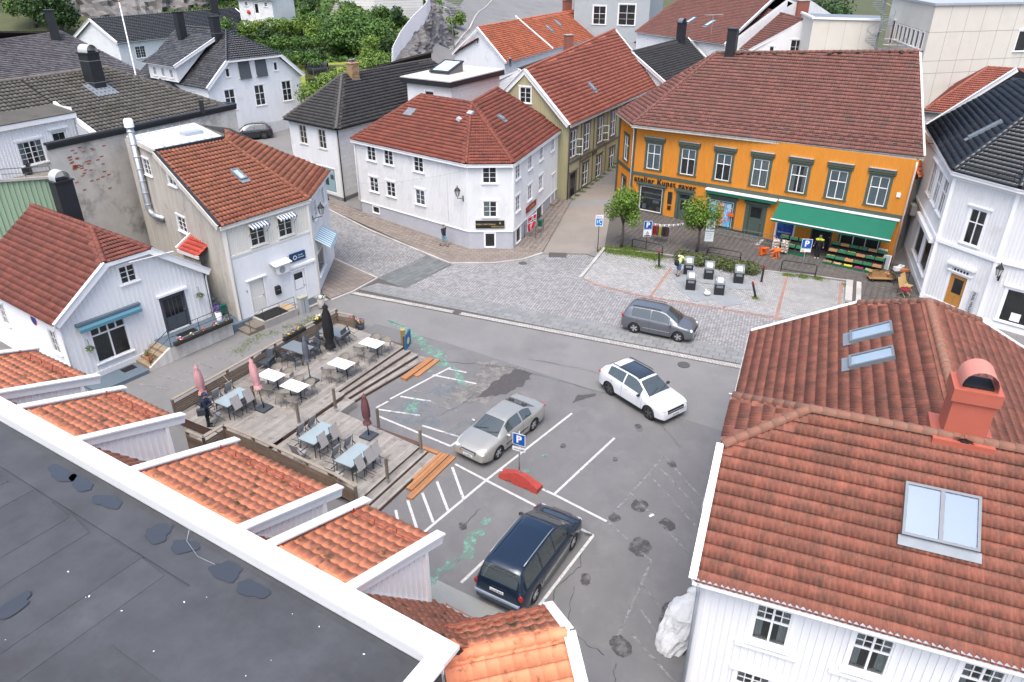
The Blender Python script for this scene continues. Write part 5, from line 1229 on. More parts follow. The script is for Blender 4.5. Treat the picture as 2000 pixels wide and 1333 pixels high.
caps(r1.obj,eB,tB,T_OF,.12,.38,True,.04)
barge(h,Vector(eA)+Vector((-.1,-.12,.0)),Vector(tA)+Vector((-.1,-.12,0)),.3,.06,WHITE_OLD,.1);beam_part(h,'verge_flashing',Vector(eA)+Vector((-.03,-.04,.1)),Vector(tA)+Vector((-.03,-.04,.1)),.2,.04,BLACKM)
gutter(h,Vector(eA)+Vector((0,-.08,-.03)),Vector(eB)+Vector((.05,-.08,-.03)),.07,OFFWHITE,OFFWHITE);gutter(h,Vector(eB)+Vector((.08,-.05,-.03)),Vector(eC)+Vector((.08,0,-.03)),.07)
snow_guard(r1,.4,5.9,.35);snow_guard(r2,.5,6.2,.5);skylight(r1,3.55,2.95,.5,1.0)
pipe(h,[fo_.p(.05,6.2,.15),fo_.p(.08,5.8,.08),fo_.p(.08,.1,.08)],.05,OFFWHITE)
m=MB();m.slab([(tA[0],tA[1],ZR+.12),(tB[0],tB[1],ZR+.12),(-21.6,50.6,ZR+.12),(-24.1,46.2,ZR+.12)],.16);fl=m.build('flat_roof',MEMBRANE_W,h)
m=MB();m.beam((tA[0],tA[1],ZR+.12),(tB[0],tB[1],ZR+.12),.22,.12);m.build('roof_edge',BLACKM,fl)
m=MB();m.beam((tA[0],tA[1],ZR+.02),(-24.1,46.2,ZR+.02),.12,.3);m.build('roof_fascia',WHITE_OLD,fl)
for i in range(7):
 t=(i+.5)/7
 for a,b in(((tA[0],tA[1]),(tB[0],tB[1])),((-24.1,46.2),(-21.6,50.6))):
  p=Vector((a[0]+(b[0]-a[0])*t,a[1]+(b[1]-a[1])*t,0));c0=Vector((-21,46.6,0));p=p+(c0-p)*.18
  MB().tube([(p.x,p.y,ZR+.12),(p.x,p.y,ZR+.34)],.02,5).cbox((p.x,p.y,ZR+.13),(.16,.16,.02)).build('roof_anchor',ZINC,fl)
MB().cbox((-20.3,46.9,ZR+.22),(1.25,.7,.2),.9).build('roof_hatch',ZINC,fl)
vp=thing('ventilation_duct','tall galvanised ventilation duct bending down the stained plaster wall','duct',(-22.9,44.7,0))
D0=Vector((-23.35,45.1,0))+Vector((.3,-.35,0))
MB().tube([(D0.x,D0.y,10.4),(D0.x,D0.y,5.3),(D0.x+.12,D0.y-.1,5.0),(D0.x+.45,D0.y-.32,4.85),(D0.x+1.3,D0.y-.9,4.85)],.2,12).build('pipe',STEEL,vp,True)
m=MB()
for i in range(7):m.lathe([(.205,5.5+i*.75),(.225,5.52+i*.75),(.225,5.56+i*.75),(.205,5.58+i*.75)],12,(D0.x,D0.y,0))
m.build('joint_ring',ZINC,vp,True);MB().lathe([(.27,10.3),(.27,10.7),(.2,10.8),(0,10.82)],12,(D0.x,D0.y,0)).build('cowl',WHITE_CLEAN,vp,True)
sg=MB().hexa([fo_.p(3.95,2.83,.12),fo_.p(5.1,2.83,.12),fo_.p(5.1,2.83,.04),fo_.p(3.95,2.83,.04),fo_.p(3.95,3.36,.12),fo_.p(5.1,3.36,.12),fo_.p(5.1,3.36,.04),fo_.p(3.95,3.36,.04)]).build('blue_sign',M('navy_sign',(.006,.05,.14),.4,(.004,.035,.1),1.2,.5),h)
WP=M('white_print',(.7,.72,.74),.5)
local_ring=MB().lathe([(.09,0),(.14,0),(.14,.006),(.09,.006),(.09,0)],16,mat=Matrix.Rotation(rad(90),3,'X')).mesh('emblem',WP);link('emblem',local_ring,sg,fo_.mat(4.3,3.08,.128));put_text(sg,fo_,4.72,3.17,.125,'Arendal',.11,WP);put_text(sg,fo_,4.75,3.02,.125,'Advokater',.12,WP)
trim(h,fo_,4.15,4.75,.95,1.6,MATS['white_trim'],.004,'paper_notice',-.02);put_text(h,fp_,.75,2.05,.05,'5',.22,BLACK)
hp=thing('heat_pump','white heat pump under a small sheet-metal roof on the cream house wall','heat pump',tuple(fp_.p(3.2,2.6,0)))
m=MB();m.hexa([fp_.p(2.85,2.5,.08),fp_.p(3.6,2.5,.08),fp_.p(3.6,2.5,.42),fp_.p(2.85,2.5,.42),fp_.p(2.85,3.02,.08),fp_.p(3.6,3.02,.08),fp_.p(3.6,3.02,.42),fp_.p(2.85,3.02,.42)]);m.build('case',WHITE,hp)
link('fan_grille',MB().lathe([(0,.01),(.2,.01),(.21,0)],16,mat=Matrix.Rotation(rad(90),3,'X')).mesh('fan_grille',M('grille_grey',(.3,.31,.32),.6)),hp,fp_.mat(3.1,2.76,.425))
MB().hexa([fp_.p(2.5,3.25,.05),fp_.p(3.75,3.25,.05),fp_.p(3.75,3.12,.6),fp_.p(2.5,3.12,.6),fp_.p(2.5,3.28,.05),fp_.p(3.75,3.28,.05),fp_.p(3.75,3.15,.6),fp_.p(2.5,3.15,.6)]).build('canopy',WHITE_CLEAN,hp)
mb_=thing('mailbox','black mailbox on the white wall between the two doors of the cream house','mailbox',tuple(fp_.p(2.75,1.25,.05)))
MB().hexa([fp_.p(2.6,1.2,.04),fp_.p(2.95,1.2,.04),fp_.p(2.95,1.2,.2),fp_.p(2.6,1.2,.2),fp_.p(2.6,1.72,.04),fp_.p(2.95,1.72,.04),fp_.p(2.95,1.66,.2),fp_.p(2.6,1.66,.2)]).build('case',BLACKM,mb_)
MB().beam(fp_.p(2.66,1.5,.205),fp_.p(2.89,1.5,.205),.006,.03).build('slot',STEEL,mb_)
# striped window awnings
STRIPE=M('stripe_blue',(.06,.10,.2),.8);STRIPE_W=M('stripe_white',(.72,.73,.72),.8);ST_T=M('stripe_teal',(.12,.36,.48),.8)
for u,lb in((2.1,'blue and white striped window awning, left of two on the cream house'),(4.03,'blue and white striped window awning, right of two on the cream house')):
 a=thing('striped_awning',lb,'awning',tuple(fo_.p(u,5.8,.05)),group='striped window awnings')
 MB().beam(fo_.p(u-.62,5.9,.12),fo_.p(u+.62,5.9,.12),.14,.1).build('cassette',OFFWHITE,a)
 for i in range(12):
  x=u-.6+i*.1;MB().hexa([fo_.p(x,5.78,.52),fo_.p(x+.1,5.78,.52),fo_.p(x+.1,5.93,.14),fo_.p(x,5.93,.14),fo_.p(x,5.79,.53),fo_.p(x+.1,5.79,.53),fo_.p(x+.1,5.945,.15),fo_.p(x,5.945,.15)]).build('stripe',STRIPE if i%2 else STRIPE_W,a)
  MB().beam(fo_.p(x+.05,5.7,.53),fo_.p(x+.05,5.79,.53),.1,.008,fo_.n).build('valance_stripe',STRIPE if i%2 else STRIPE_W,a)
 for s in(-.6,.6):MB().tube([fo_.p(u+s,5.2,.05),fo_.p(u+s,5.72,.52)],.012,5).build('arm',BLACKIRON,a)
a=thing('striped_shop_awning','teal and white striped awning on the street side of the cream house','awning',tuple(sr.p(2,3,.05)))
for i in range(16):
 x=.7+i*.17
 for(z0,d0,z1,d1)in((3.55,.05,3.0,.95),(3.0,.95,2.72,1.0)):MB().quad(sr.p(x,z0,d0),sr.p(x+.17,z0,d0),sr.p(x+.17,z1,d1),sr.p(x,z1,d1)).build('stripe',ST_T if i%2 else STRIPE_W,a)
 # office steps and electric box
st=thing('office_steps','rough concrete entrance steps with black mat and iron rail before the cream house','steps',(-14,38.5,0))
def k(u,d,z):return fp_.p(u,z,d)
def slab8(u0,u1,d0,d1,z0,z1):return[k(u0,d0,z0),k(u1,d0,z0),k(u1,d1,z0),k(u0,d1,z0),k(u0,d0,z1),k(u1,d0,z1),k(u1,d1,z1),k(u0,d1,z1)]
MB().hexa(slab8(.7,3.1,.06,1.35,0,.46)).build('landing',CONCRETE,st);MB().hexa(slab8(.1,.7,.06,1.3,0,.3)).build('step',M('worn_plank',(.2,.17,.14),.9,(.14,.12,.1),4,.8),st);MB().hexa(slab8(-.4,.1,.1,1.3,0,.15)).build('step',MATS['worn_plank'],st)
MB().hexa(slab8(.85,2.5,.15,1.25,.461,.475)).build('door_mat',BLACK,st);MB().hexa(slab8(3.3,5.6,.06,1.2,0,.1)).build('landing',CONCRETE,st);MB().hexa(slab8(3.9,5.2,.15,.95,.101,.112)).build('door_mat',DARKDOOR,st)
pal=thing('small_pallet','pale wooden pallet lying on the office landing beside the grey cabinet','pallet',tuple(k(2.75,.6,.47)))
for i in range(5):MB().hexa(slab8(2.5+i*.12,2.6+i*.12,.3,1.1,.49,.51)).build('slat',M('pale_pine',(.5,.38,.22),.8,(.42,.3,.17),4,.6),pal)
for d in(.35,.68,1.0):MB().hexa(slab8(2.5,3.08,d,d+.07,.463,.49)).build('bearer',MATS['pale_pine'],pal)
m=MB()
for u in(.75,1.9,3.0):m.tube([k(u,1.28,.46),k(u,1.28,1.25)],.016,6)
m.tube([k(-.2,1.25,.15),k(-.2,1.25,.95),k(.75,1.28,1.25),k(3.0,1.28,1.25)],.016,6);m.tube([k(.75,1.28,.9),k(3.0,1.28,.9)],.012,6);m.build('railing',BLACKIRON,st)
eb=thing('electric_cabinet','grey metal electricity cabinet standing beside the office steps','cabinet',tuple(k(3.4,1.4,0)))
MB().hexa(slab8(3.2,3.75,1.25,1.6,0,1.1)).build('case',M('cabinet_grey',(.36,.38,.38),.6,(.3,.32,.32),3,.5),eb);MB().hexa(slab8(3.17,3.78,1.22,1.63,1.1,1.14)).build('lid',M('lichen_lid',(.38,.38,.3),.8,(.3,.31,.22),8,.8),eb);MB().hexa(slab8(3.45,3.47,1.6,1.61,.1,1.0)).build('door_seam',BLACKIRON,eb)
# small red lean-to roof between
h=thing('red_lean_to','tiny bright red tiled lean-to roof with white edge between the houses','lean-to',(-19.5,40.5,3))
r1=roof(h,[(-19.75,40.6,4.1),(-18.1,39.4,4.1),(-17.5,40.4,4.7),(-19.1,41.6,4.7)],T_RBRIGHT,(.24,.3,'wave',.03),40)
m=MB();m.beam((-19.85,40.55,4.15),(-19.2,41.6,4.75),.1,.16);m.beam((-19.8,40.55,4.0),(-18.1,39.35,4.0),.08,.2);m.build('fascia',WHITE_CLEAN,h)
plain(h,[(-19.6,40.7),(-18.2,39.7)],0,4.0,WHITE_OLD)

# ------------------------------------------------------------------ grey-roofed house with firewall
h=thing('grey_roof_firewall_house','house with grey-brown tile roof, black chimney and tall peeling plaster firewall','house',(-27,50,0))
pl,pm,pr=Vector((-27.0,42.5,0)),Vector((-24.9,46.6,0)),Vector((-20.4,55.4,0));ZP=9.75
d_=(pr-pl).normalized();nin=Vector((-d_.y,d_.x,0));LP=(pr-pl).length
fw=wall(h,pl,pr,0,ZP,[],PLASTER,'plain',name='firewall')
patch=MB();r_=random.Random(3)
for i in range(46):
 u=1.0+abs(r_.gauss(0,1))*1.1;z=8.3+r_.gauss(0,.9)*(.4+.25*(i%3))
 if z>9.3 or u>4.5:continue
 patch.hexa([fw.p(u,z,.012),fw.p(u+.23,z,.012),fw.p(u+.23,z,.002),fw.p(u,z,.002),fw.p(u,z+.07,.012),fw.p(u+.23,z+.07,.012),fw.p(u+.23,z+.07,.002),fw.p(u,z+.07,.002)])
patch.build('bare_bricks',M('bare_brick',(.36,.12,.07),.9,(.27,.1,.06),6,.6,island=.2),fw.obj,kind='stuff')
m=MB();m.beam(pl+Vector((0,0,ZP+.02)),pr+Vector((0,0,ZP+.02)),.42,.14);m.beam(pl+Vector((0,0,ZP-.12))-nin*.05,pr+Vector((0,0,ZP-.12))-nin*.05,.1,.36);m.build('parapet_flashing',BLACKM,h)
MB().beam(pr+Vector((0,0,ZP-.1)),pr+nin*1.2+Vector((0,0,ZP-.1)),.3,.4).build('parapet_return',BLACKM,h)
MB().cbox((-21.7,52.6,ZP+.35),(.28,.28,.9),.5).build('vent_stub',BLACKM,h)
plain(h,[pr,pr+nin*12],0,ZP-.3,PLASTER);plain(h,[pl+nin*12,pl],0,7.8,WHITE)
def k(u,d,z):return pl+d_*u+nin*d+Vector((0,0,z))
TG=(.3,.36,'wave',.036);ZRG=12.5
r1=roof(h,[k(3.4,.15,ZP-.25),k(LP,.15,ZP-.25),k(9.6,6.5,ZRG),k(3.4,6.5,ZRG)],T_GREY,TG,220)
slp=(ZRG-ZP+.25)/6.35
r1b=roof(h,[k(-3,3.6,ZP-.25+3.45*slp),k(3.4,3.6,ZP-.25+3.45*slp),k(3.4,6.5,ZRG),k(-3,6.5,ZRG)],T_GREY,TG,30)
roof(h,[k(LP,.15,ZP-.25),k(LP,12.8,ZP-.25),k(9.6,6.5,ZRG)],T_GREY,TG);roof(h,[k(LP,12.8,ZP-.25),k(-3,12.8,ZP-.25),k(-3,6.5,ZRG),k(9.6,6.5,ZRG)],T_GREY,tiles=False)
RG=M('lichen_ridge',(.16,.15,.135),.9,(.09,.085,.075),4,.9)
caps(r1.obj,k(-3,6.5,ZRG),k(9.6,6.5,ZRG),RG,.14,.42,True,.03);caps(r1.obj,k(LP,.15,ZP-.25),k(9.6,6.5,ZRG),RG,.13,.42,True,.03)
c=k(7.4,4.9,0);chimney(h,c.x,c.y,11.0,13.75,.85,.95,math.atan2(d_.y,d_.x),BLACKM,'barrel',flash=False,band=(11.95,13.3))
grow(r1,3.1,3.9,1.6,1.5,.07,LEAD,'chimney_flashing')
bw_=wall(h,k(-3,1.9,0),k(3.3,1.9,0),7.9,10.6,[Wn(3.2,8.4,1.5,1.35,'c24',cw=.09,cur='sides'),Dr(5.1,8.05,.95,1.95,dm=WHITE_CLEAN,glass=[(.12,.5,.45,.92),(.52,.88,.45,.92)])],HY,pitch=.2)
plain(h,[k(3.35,1.9,0),k(3.35,4.4,0)],7.9,11.2,HY)
m=MB();m.beam(k(-3,1.75,10.75),k(3.4,1.75,10.75),.14,.34);m.beam(k(3.4,.25,ZP-.1),k(3.4,3.6,ZP-.12+3.45*slp),.16,.3);m.build('dormer_fascia',WHITE_CLEAN,h);MB().slab([k(-3,1.65,10.92),k(3.4,1.65,10.92),k(3.4,3.65,11.25),k(-3,3.65,11.25)],.05).build('dormer_roof',T_GREY,h)
ll=bw_
# green shed with terrace
h=thing('green_clad_annex','pale green corrugated annex wall with a roof terrace above','annex',(-30,41,0))
sa,sb_=Vector((-36,39.6,0)),Vector((-27.1,42.3,0))
fs=wall(h,sa,sb_,0,7.85,[],GREEN_CORR,'vert',pitch=.28,bw=.1,bt=.05);plain(h,[sb_,sb_+Vector((-.8,3,0))],0,7.85,GREEN_CORR)
m=MB();m.slab([sa+Vector((0,0,7.9)),sb_+Vector((0,0,7.9)),sb_+Vector((-2.2,4.5,7.9)),sa+Vector((-2.2,4.5,7.9))],.12);m.build('terrace_floor',M('terrace_stone',(.3,.28,.25),.85,(.12,.11,.1),3,.9),h)
MB().beam(sa+Vector((0,-.05,7.93)),sb_+Vector((.05,-.05,7.93)),.2,.14).build('coping',CONCRETE,h)
m=MB();m.tube([sa+Vector((0,.1,8.55)),sb_+Vector((0,.1,8.55))],.02,5);m.tube([sa+Vector((0,.1,8.25)),sb_+Vector((0,.1,8.25))],.015,5)
for i in range(8):p=sa.lerp(sb_,i/7)+Vector((0,.1,0));m.tube([p+Vector((0,0,7.95)),p+Vector((0,0,8.55))],.018,5)
m.build('railing',BLACKIRON,h)
# ------------------------------------------------------------------ flat-roofed building with orange dormers, lower left
h=thing('flat_roof_building','building with dark felt flat roof, white parapet and orange tiled dormers','building',(-8,12,0))
F0,Fu,Fn=Vector((-1.52,10.58,0)),Vector((-.849,.528,0)),Vector((.528,.849,0));ZF=6.3
def k(u,n,z):return F0+Fu*u+Fn*n+Vector((0,0,z))
fb=MB();fb.slab([k(-.2,-.25,ZF-.28),k(30,-.25,ZF-.28),k(30,-22,ZF-.28),k(-.2,-22,ZF-.28)],.3);felt=fb.build('flat_roof',FELT,h)
r_=random.Random(4)
u=0.0
for i in range(9):  # felt sheets with lapped seams
 n0,n1=-.45-i*1.02,-.45-(i+1)*1.02-.06
 # sheets running square to the parapet on the left, parallel on the right
for i in range(24):
 u0=6.2+i*1.0
 MB().slab([k(u0,-1.5-r_.uniform(0,.3),ZF-.262+.009*(i%3)),k(u0+1.06,-1.5-r_.uniform(0,.3),ZF-.262+.009*(i%3)),k(u0+1.06,-21,ZF-.262+.009*(i%3)),k(u0,-21,ZF-.262+.009*(i%3))],.012).build('felt_sheet',FELT,felt)
for i in range(14):
 n0=-.45-i*1.0
 MB().slab([k(-.2,n0,ZF-.238+.007*(i%3)),k(6.35 if i>0 else 29,n0,ZF-.238+.007*(i%3)),k(6.35 if i>0 else 29,n0-1.05,ZF-.238+.007*(i%3)),k(-.2,n0-1.05,ZF-.238+.007*(i%3))],.012).build('felt_sheet',FELT,felt)
def pud(u,n,a,b,seed,z=ZF-.212):
 rr=random.Random(seed);f_=[rr.uniform(0,6)for _ in range(3)];w_=[1+.18*math.sin(t*.157*2+f_[0])+.12*math.sin(t*.157*3+f_[1])+.06*math.sin(t*.157*7+f_[2])for t in range(40)];pts=[k(u+a*math.cos(t*.157)*w_[t],n+b*math.sin(t*.157)*w_[t],z)for t in range(40)]
 MB().quad(*pts).build('puddle',FELT_W,felt)
for i,(u,n,a,b)in enumerate(((13.2,-.75,.55,.25),(12.3,-.7,.5,.22),(10.9,-.75,.45,.25),(8.6,-.8,.4,.3),(7.6,-.75,.35,.25),(6.0,-.75,.5,.25),(5.0,-.8,.4,.25),(9.3,-4.1,.22,.5),(8.6,-5.7,.2,.5),(8.9,-7.2,.2,.9),(3.2,-3.2,.5,.45),(2.2,-4.9,.5,.4))):pud(u,n,a,b,90+i)
for u,n in((10.6,-4.0),(13.2,-5.3)):MB().lathe([(0,.03),(.12,.03),(.16,.0)],12,k(u,n,ZF-.235)).build('roof_drain',BLACKM,felt)
r_=random.Random(8)
for i in range(40):
 p=k(r_.uniform(0,16),r_.uniform(-9,-.5),ZF-.214);s=r_.uniform(.008,.03);MB().cbox(p,(s,s*1.8,.006),r_.uniform(0,3)).build('dropping',WHITE_CLEAN,felt)
MB().tube([k(7.9,-.35,ZF-.1),k(7.7,-.6,ZF-.2),k(7.0,-.8,ZF-.21),k(6.4,-.75,ZF-.21)],.01,5).build('cable',STEEL,felt)
PAR=M('white_flashing',(.74,.745,.74),.45,(.62,.63,.62),1.2,.5,dirt=(.3,.32,.28),dscale=2.5,dlo=.6,dhi=.75,damt=.6)
m=MB();m.beam(k(-.3,0,ZF+.06),k(30,0,ZF+.06),.56,.12);m.beam(k(-.25,-.24,ZF-.12),k(30,-.24,ZF-.12),.03,.26);m.beam(k(-.05,-.251,ZF+.017),k(-.05,-20,ZF+.017),.5,.06);m.beam(k(.2,-.25,ZF-.12),k(.2,-20,ZF-.12),.03,.26);m.build('parapet',PAR,h)
# mansard slope, eave, facade
TM=(.31,.36,'pan',.05)
zm=lambda n:ZF-.1-(n-.25)*1.06
r1=roof(h,[k(-1.6,3.35,zm(3.35)),k(27,3.35,zm(3.35)),k(27,.25,zm(.25)),k(.2,.25,zm(.25))],T_OR,TM,40)
fw_=wall(h,k(-2.6,3.0,0),k(27,3.0,0),0,2.85,[Wn(-99,0,0.1,0.1)][:0],HY,'vert',pitch=.2);gutter(h,k(-1.6,3.45,zm(3.4)-.02),k(27,3.45,zm(3.4)-.02),.07)
plain(h,[k(-1.2,-20,0),k(-2.6,3.0,0)],0,3.0,HY);plain(h,[k(.1,-20,0),k(.1,.2,0)],3.0,ZF,HY)
snow_guard(r1,.2,4.0,.35)
def dormer(u0,u1,n1=3.42,zf=5.32,nind=50):
 r=roof(h,[k(u0,n1,zf),k(u1,n1,zf),k(u1,.12,ZF+.02),k(u0,.12,ZF+.02)],T_OR,TM,nind)
 L=u1-u0
 snow_guard(r,.1,L-.1,.55,step=.7,h=.14)
 for u in(u0,u1):
  s=-1 if u==u0 else 1
  m=MB();m.beam(k(u+s*.1,n1+.25,zf-.06),k(u+s*.1,.22,ZF+.02),.06,.32);m.beam(k(u+s*.06,n1+.27,zf+.1),k(u+s*.06,.22,ZF+.16),.3,.05);m.build('verge_board',PAR,r.obj)
  # cheek wall between roof and mansard slope
  nn=n1-.45;V=[k(u+s*.02,.3,zm(.3)),k(u+s*.02,nn,zm(nn)),k(u+s*.02,nn,zf+.02),k(u+s*.02,.3,ZF-.1)]
  c=MB().quad(*V).build('cheek',HY,h)
  for i in range(1,13):
   n=.3+(nn-.3)*i/13;za=zm(n);zb_=ZF-.1+(zf-ZF+.1)*(n-.3)/(nn-.3)
   MB().beam(k(u+s*.035,n,za),k(u+s*.035,n,zb_-.02),.05,.03,Fu).build('board',HY,c)
  MB().beam(k(u+s*.06,nn,zm(nn)),k(u+s*.06,nn,zf),.1,.12,Fn).build('corner_board',WHITE_CLEAN,c);MB().beam(k(u+s*.05,.3,zm(.3)+.06),k(u+s*.05,nn,zm(nn)+.06),.04,.12).build('base_board',WHITE_CLEAN,c)
 fr=wall(h,k(u0,n1-.45,0),k(u1,n1-.45,0),2.2,zf-.05,[Wn(L*.5,3.6,min(1.6,L-1),1.3,'c23')],HY,pitch=.2)
 return r
dormer(18.95,23.0);dormer(13.95,17.2);dormer(6.6,11.05);dormer(2.85,5.4)
# small gabled wing at the end
gr0,gr1=Vector((-1.55,11.05,5.5)),Vector((1.22,11.75,5.5));gd=(gr1-gr0).normalized();gs_=Vector((gd.y,-gd.x,0))
def kk(t,s,z):return gr0+gd*t+gs_*s+Vector((0,0,z-5.5))
GLn=(gr1-gr0).length
ra=roof(h,[kk(0,3.2,3.6),kk(GLn,3.2,3.6),kk(GLn,0,5.5),kk(0,0,5.5)],T_OR,TM,60);rb_=roof(h,[kk(GLn,-1.45,4.75),kk(-.3,-1.45,4.75),kk(-.3,0,5.5),kk(GLn,0,5.5)],T_OR,TM,20)
caps(ra.obj,gr0,gr1,T_OR,.15,.38,True,.03);snow_guard(rb_,.1,2.7,.35,step=.7)
barge(h,kk(GLn+.1,0,5.52),kk(GLn+.1,3.3,3.56),.34,.06,PAR,.3);barge(h,kk(GLn+.1,0,5.52),kk(GLn+.1,-1.6,4.68),.3,.06,PAR,.26)
m=MB();m.quad(kk(GLn-.1,3.1,0),kk(GLn-.1,-1.3,0),kk(GLn-.1,-1.3,4.7),kk(GLn-.1,0,5.4),kk(GLn-.1,3.1,3.55));m.quad(kk(GLn-.1,-1.3,0),kk(-.8,-1.3,0),kk(-.8,-1.3,4.7),kk(GLn-.1,-1.3,4.7));m.build('wall',HY,h)

# ------------------------------------------------------------------ generic gabled house for the streets behind
def gable_house(name,label,e0,e1,r0,r1,zg,wmat,rmat,tile,clad='horiz',pitch=.16,nind=0,wins=(),gwins=(),hip=None,verge=None,rear=True,fm=None,cap_mat=None,back=None,gtop=None,cat='house'):
 """e0->e1 front eave left to right, r0->r1 ridge"""
 e0,e1,r0,r1=map(Vector,(e0,e1,r0,r1));c=(e0+e1+r0+r1)/4
 h=thing(name,label,cat,(c.x,c.y,zg))
 b0=r0*2-e0;b1=r1*2-e1;b0.z=e0.z;b1.z=e1.z
 if back:b0,b1=Vector(back[0]),Vector(back[1])
 elif hip:
  dd_=(e1-e0).normalized();nn_=Vector((dd_.y,-dd_.x,0));w2=2*abs((r0-e0).dot(nn_));b0=e0-nn_*w2;b1=e1-nn_*w2
  if 'l' in hip and abs((r0-e0).dot(dd_))<1.5:r0=r0+dd_*3
  if 'r' in hip and abs((r1-e1).dot(dd_))<1.5:r1=r1-dd_*3
 d=(e1-e0).normalized();n=Vector((d.y,-d.x,0));o=.28
 i0,i1=e0-n*o,e1-n*o;j0,j1=b0+n*o,b1+n*o
 if not hip or 'l' not in hip:i0=i0+d*.3;j0=j0+d*.3
 if not hip or 'r' not in hip:i1=i1-d*.3;j1=j1-d*.3
 zt=e0.z-.08
 F=wall(h,i0,i1,zg,zt,list(wins),wmat,clad,pitch=pitch,fm=fm)
 gl=(i0-j0).length
 apex=r0.z-.12
 G=wall(h,j0,i0,zg,[(0,zt),(gl/2,apex),(gl,zt)]if not(hip and 'l' in hip)else zt,list(gwins),wmat,clad,pitch=pitch,fm=fm)
 if rear:
  wall(h,i1,j1,zg,[(0,zt),(gl/2,apex),(gl,zt)]if not(hip and 'r' in hip)else zt,[],wmat,'plain');plain(h,[j1,j0],zg,zt,wmat)
 R1=roof(h,[e0,e1,r1,r0],rmat,tile,nind)
 r0=on_plane(R1.O,R1.n,r0);R2=roof(h,[b1,b0,r0,r1],rmat,tile,third=r1)
 if hip and 'l' in hip:roof(h,[b0,e0,r0],rmat,tile,nind//4)
 if hip and 'r' in hip:roof(h,[e1,b1,r1],rmat,tile,nind//4)
 caps(R1.obj,r0,r1,cap_mat or rmat,.13,.42,False,.03)
 if hip:
  if 'l' in hip:caps(R1.obj,e0,r0,cap_mat or rmat,.12,.42,False,.03);caps(R1.obj,b0,r0,cap_mat or rmat,.12,.42,False,.03)
  if 'r' in hip:caps(R1.obj,e1,r1,cap_mat or rmat,.12,.42,False,.03)
 if not(hip and 'l' in hip):barge(h,e0,r0,.3,.06,verge,.2);barge(h,b0,r0,.3,.06,verge,.2)
 if not(hip and 'r' in hip):barge(h,e1,r1,.3,.06,verge,.2);barge(h,b1,r1,.3,.06,verge,.2)
 gutter(h,e0+n*.07+Vector((0,0,-.04)),e1+n*.07+Vector((0,0,-.04)),.07,verge)
 return h,R1,R2,F,G
TD=(.3,.36,'S2',.036)
# black-roofed white shop house
h=thing('black_roof_shop_house','white shop house with black hipped roof and brick chimney beside the corner house','house',(-14,68,.7))
b0,b1,b2=Vector((-19.7,65.8,0)),Vector((-14.6,61.5,0)),Vector((-3.5,80.0,0));b3=Vector((-9.5,85,0))
fb_=wall(h,b0,b1,3.3,6.7,[Wn(1.95,4.88,1.0,1.6,'c23',fm=OFFWHITE),Wn(4.65,4.85,1.0,1.6,'c23',fm=OFFWHITE)],WHITE,'horiz',pitch=.17,fine=True)
fs_=wall(h,b0,b1,.5,3.3,[Wn(2.1,.95,1.2,2.25,'one',cw=.06,sill=0,room=1.2),Wn(4.65,1.12,2.4,2.1,'one',cw=.06,sill=0,room=1.2)],WHITE,'horiz',pitch=.17)
wall(h,b1,b2,.9,6.7,[],WHITE_BRICK,'horiz',pitch=.13);trim(h,Frame(b1,b2),0,21,.2,.95,PLINTH_DK,.04,'plinth');trim(h,fs_,0,fs_.L,.2,.9,PLINTH_DK,.04,'plinth')
plain(h,[b2,b3,b0],.5,6.7,WHITE)
corner(h,b1,.9,6.7,OFFWHITE,.16);pipe(h,[b1+Vector((.12,-.1,6.6)),b1+Vector((.12,-.1,.3))],.05,BLACKM)
e0,e1,e2,e3=(-20.1,65.7,6.8),(-14.5,61.1,6.8),(-3.1,79.8,6.8),(-9.2,85.2,6.8)
ra,rb_=(-15.3,69.0,10.0),(-8.4,80.2,10.0)
r1=roof(h,[e0,e1,ra],T_BLACK,TD,70);r2=roof(h,[e1,e2,rb_,ra],T_BLACK,TD,120,third=ra);rb_=tuple(on_plane(r2.O,r2.n,rb_));r3=roof(h,[e3,e0,ra,rb_],T_BLACK,TD);roof(h,[e2,e3,rb_],T_BLACK,tiles=False)
RBK=M('grey_ridge',(.11,.10,.095),.85,(.075,.07,.065),4,.8)
for a,b in((e0,ra),(e1,ra),(ra,rb_)):caps(r1.obj,a,b,RBK,.13,.42,True,.03)
gutter(h,Vector(e0)+Vector((-.05,-.07,-.04)),Vector(e1)+Vector((0,-.08,-.04)),.07,BLACKM);gutter(h,Vector(e1)+Vector((.07,-.04,-.04)),Vector(e2)+Vector((.07,-.04,-.04)),.07,BLACKM)
ch=chimney(h,-14.4,69.6,9.0,10.9,.85,.7,.9,BRICK_Y,'pots',flash=9.35)
m=MB()
for j in range(11):
 for i in range(4):m.cbox((-14.4+math.cos(.9)*(-.32+i*.21),-14.4*0+69.6+math.sin(.9)*(-.32+i*.21),9.75+j*.1),(.19,.74,.085),.9)
m.build('bricks',BRICK_Y,ch,kind='stuff')
stuck(h,fs_,3.55,5.75,1.2,3.15,M('pale_blue_film',(.30,.42,.45),.5,(.22,.34,.38),.8,.6),.02,'window_film');
for u,z,w_,hh,c in((4.5,2.5,.5,.4,(.05,.12,.5)),(4.4,1.7,.5,.7,(.02,.05,.06)),(3.8,2.2,.3,.35,(.04,.08,.08)),(5.2,2.3,.45,.4,(.04,.08,.08)),(3.85,1.75,.3,.4,(.25,.35,.06))):stuck(h,fs_,u,u+w_,z,z+hh,M('film_%d'%int(u*100),c,.5),.03,'window_picture')
stuck(h,fs_,1.7,2.5,2.0,2.9,MATS['white_trim'],.02,'window_poster')
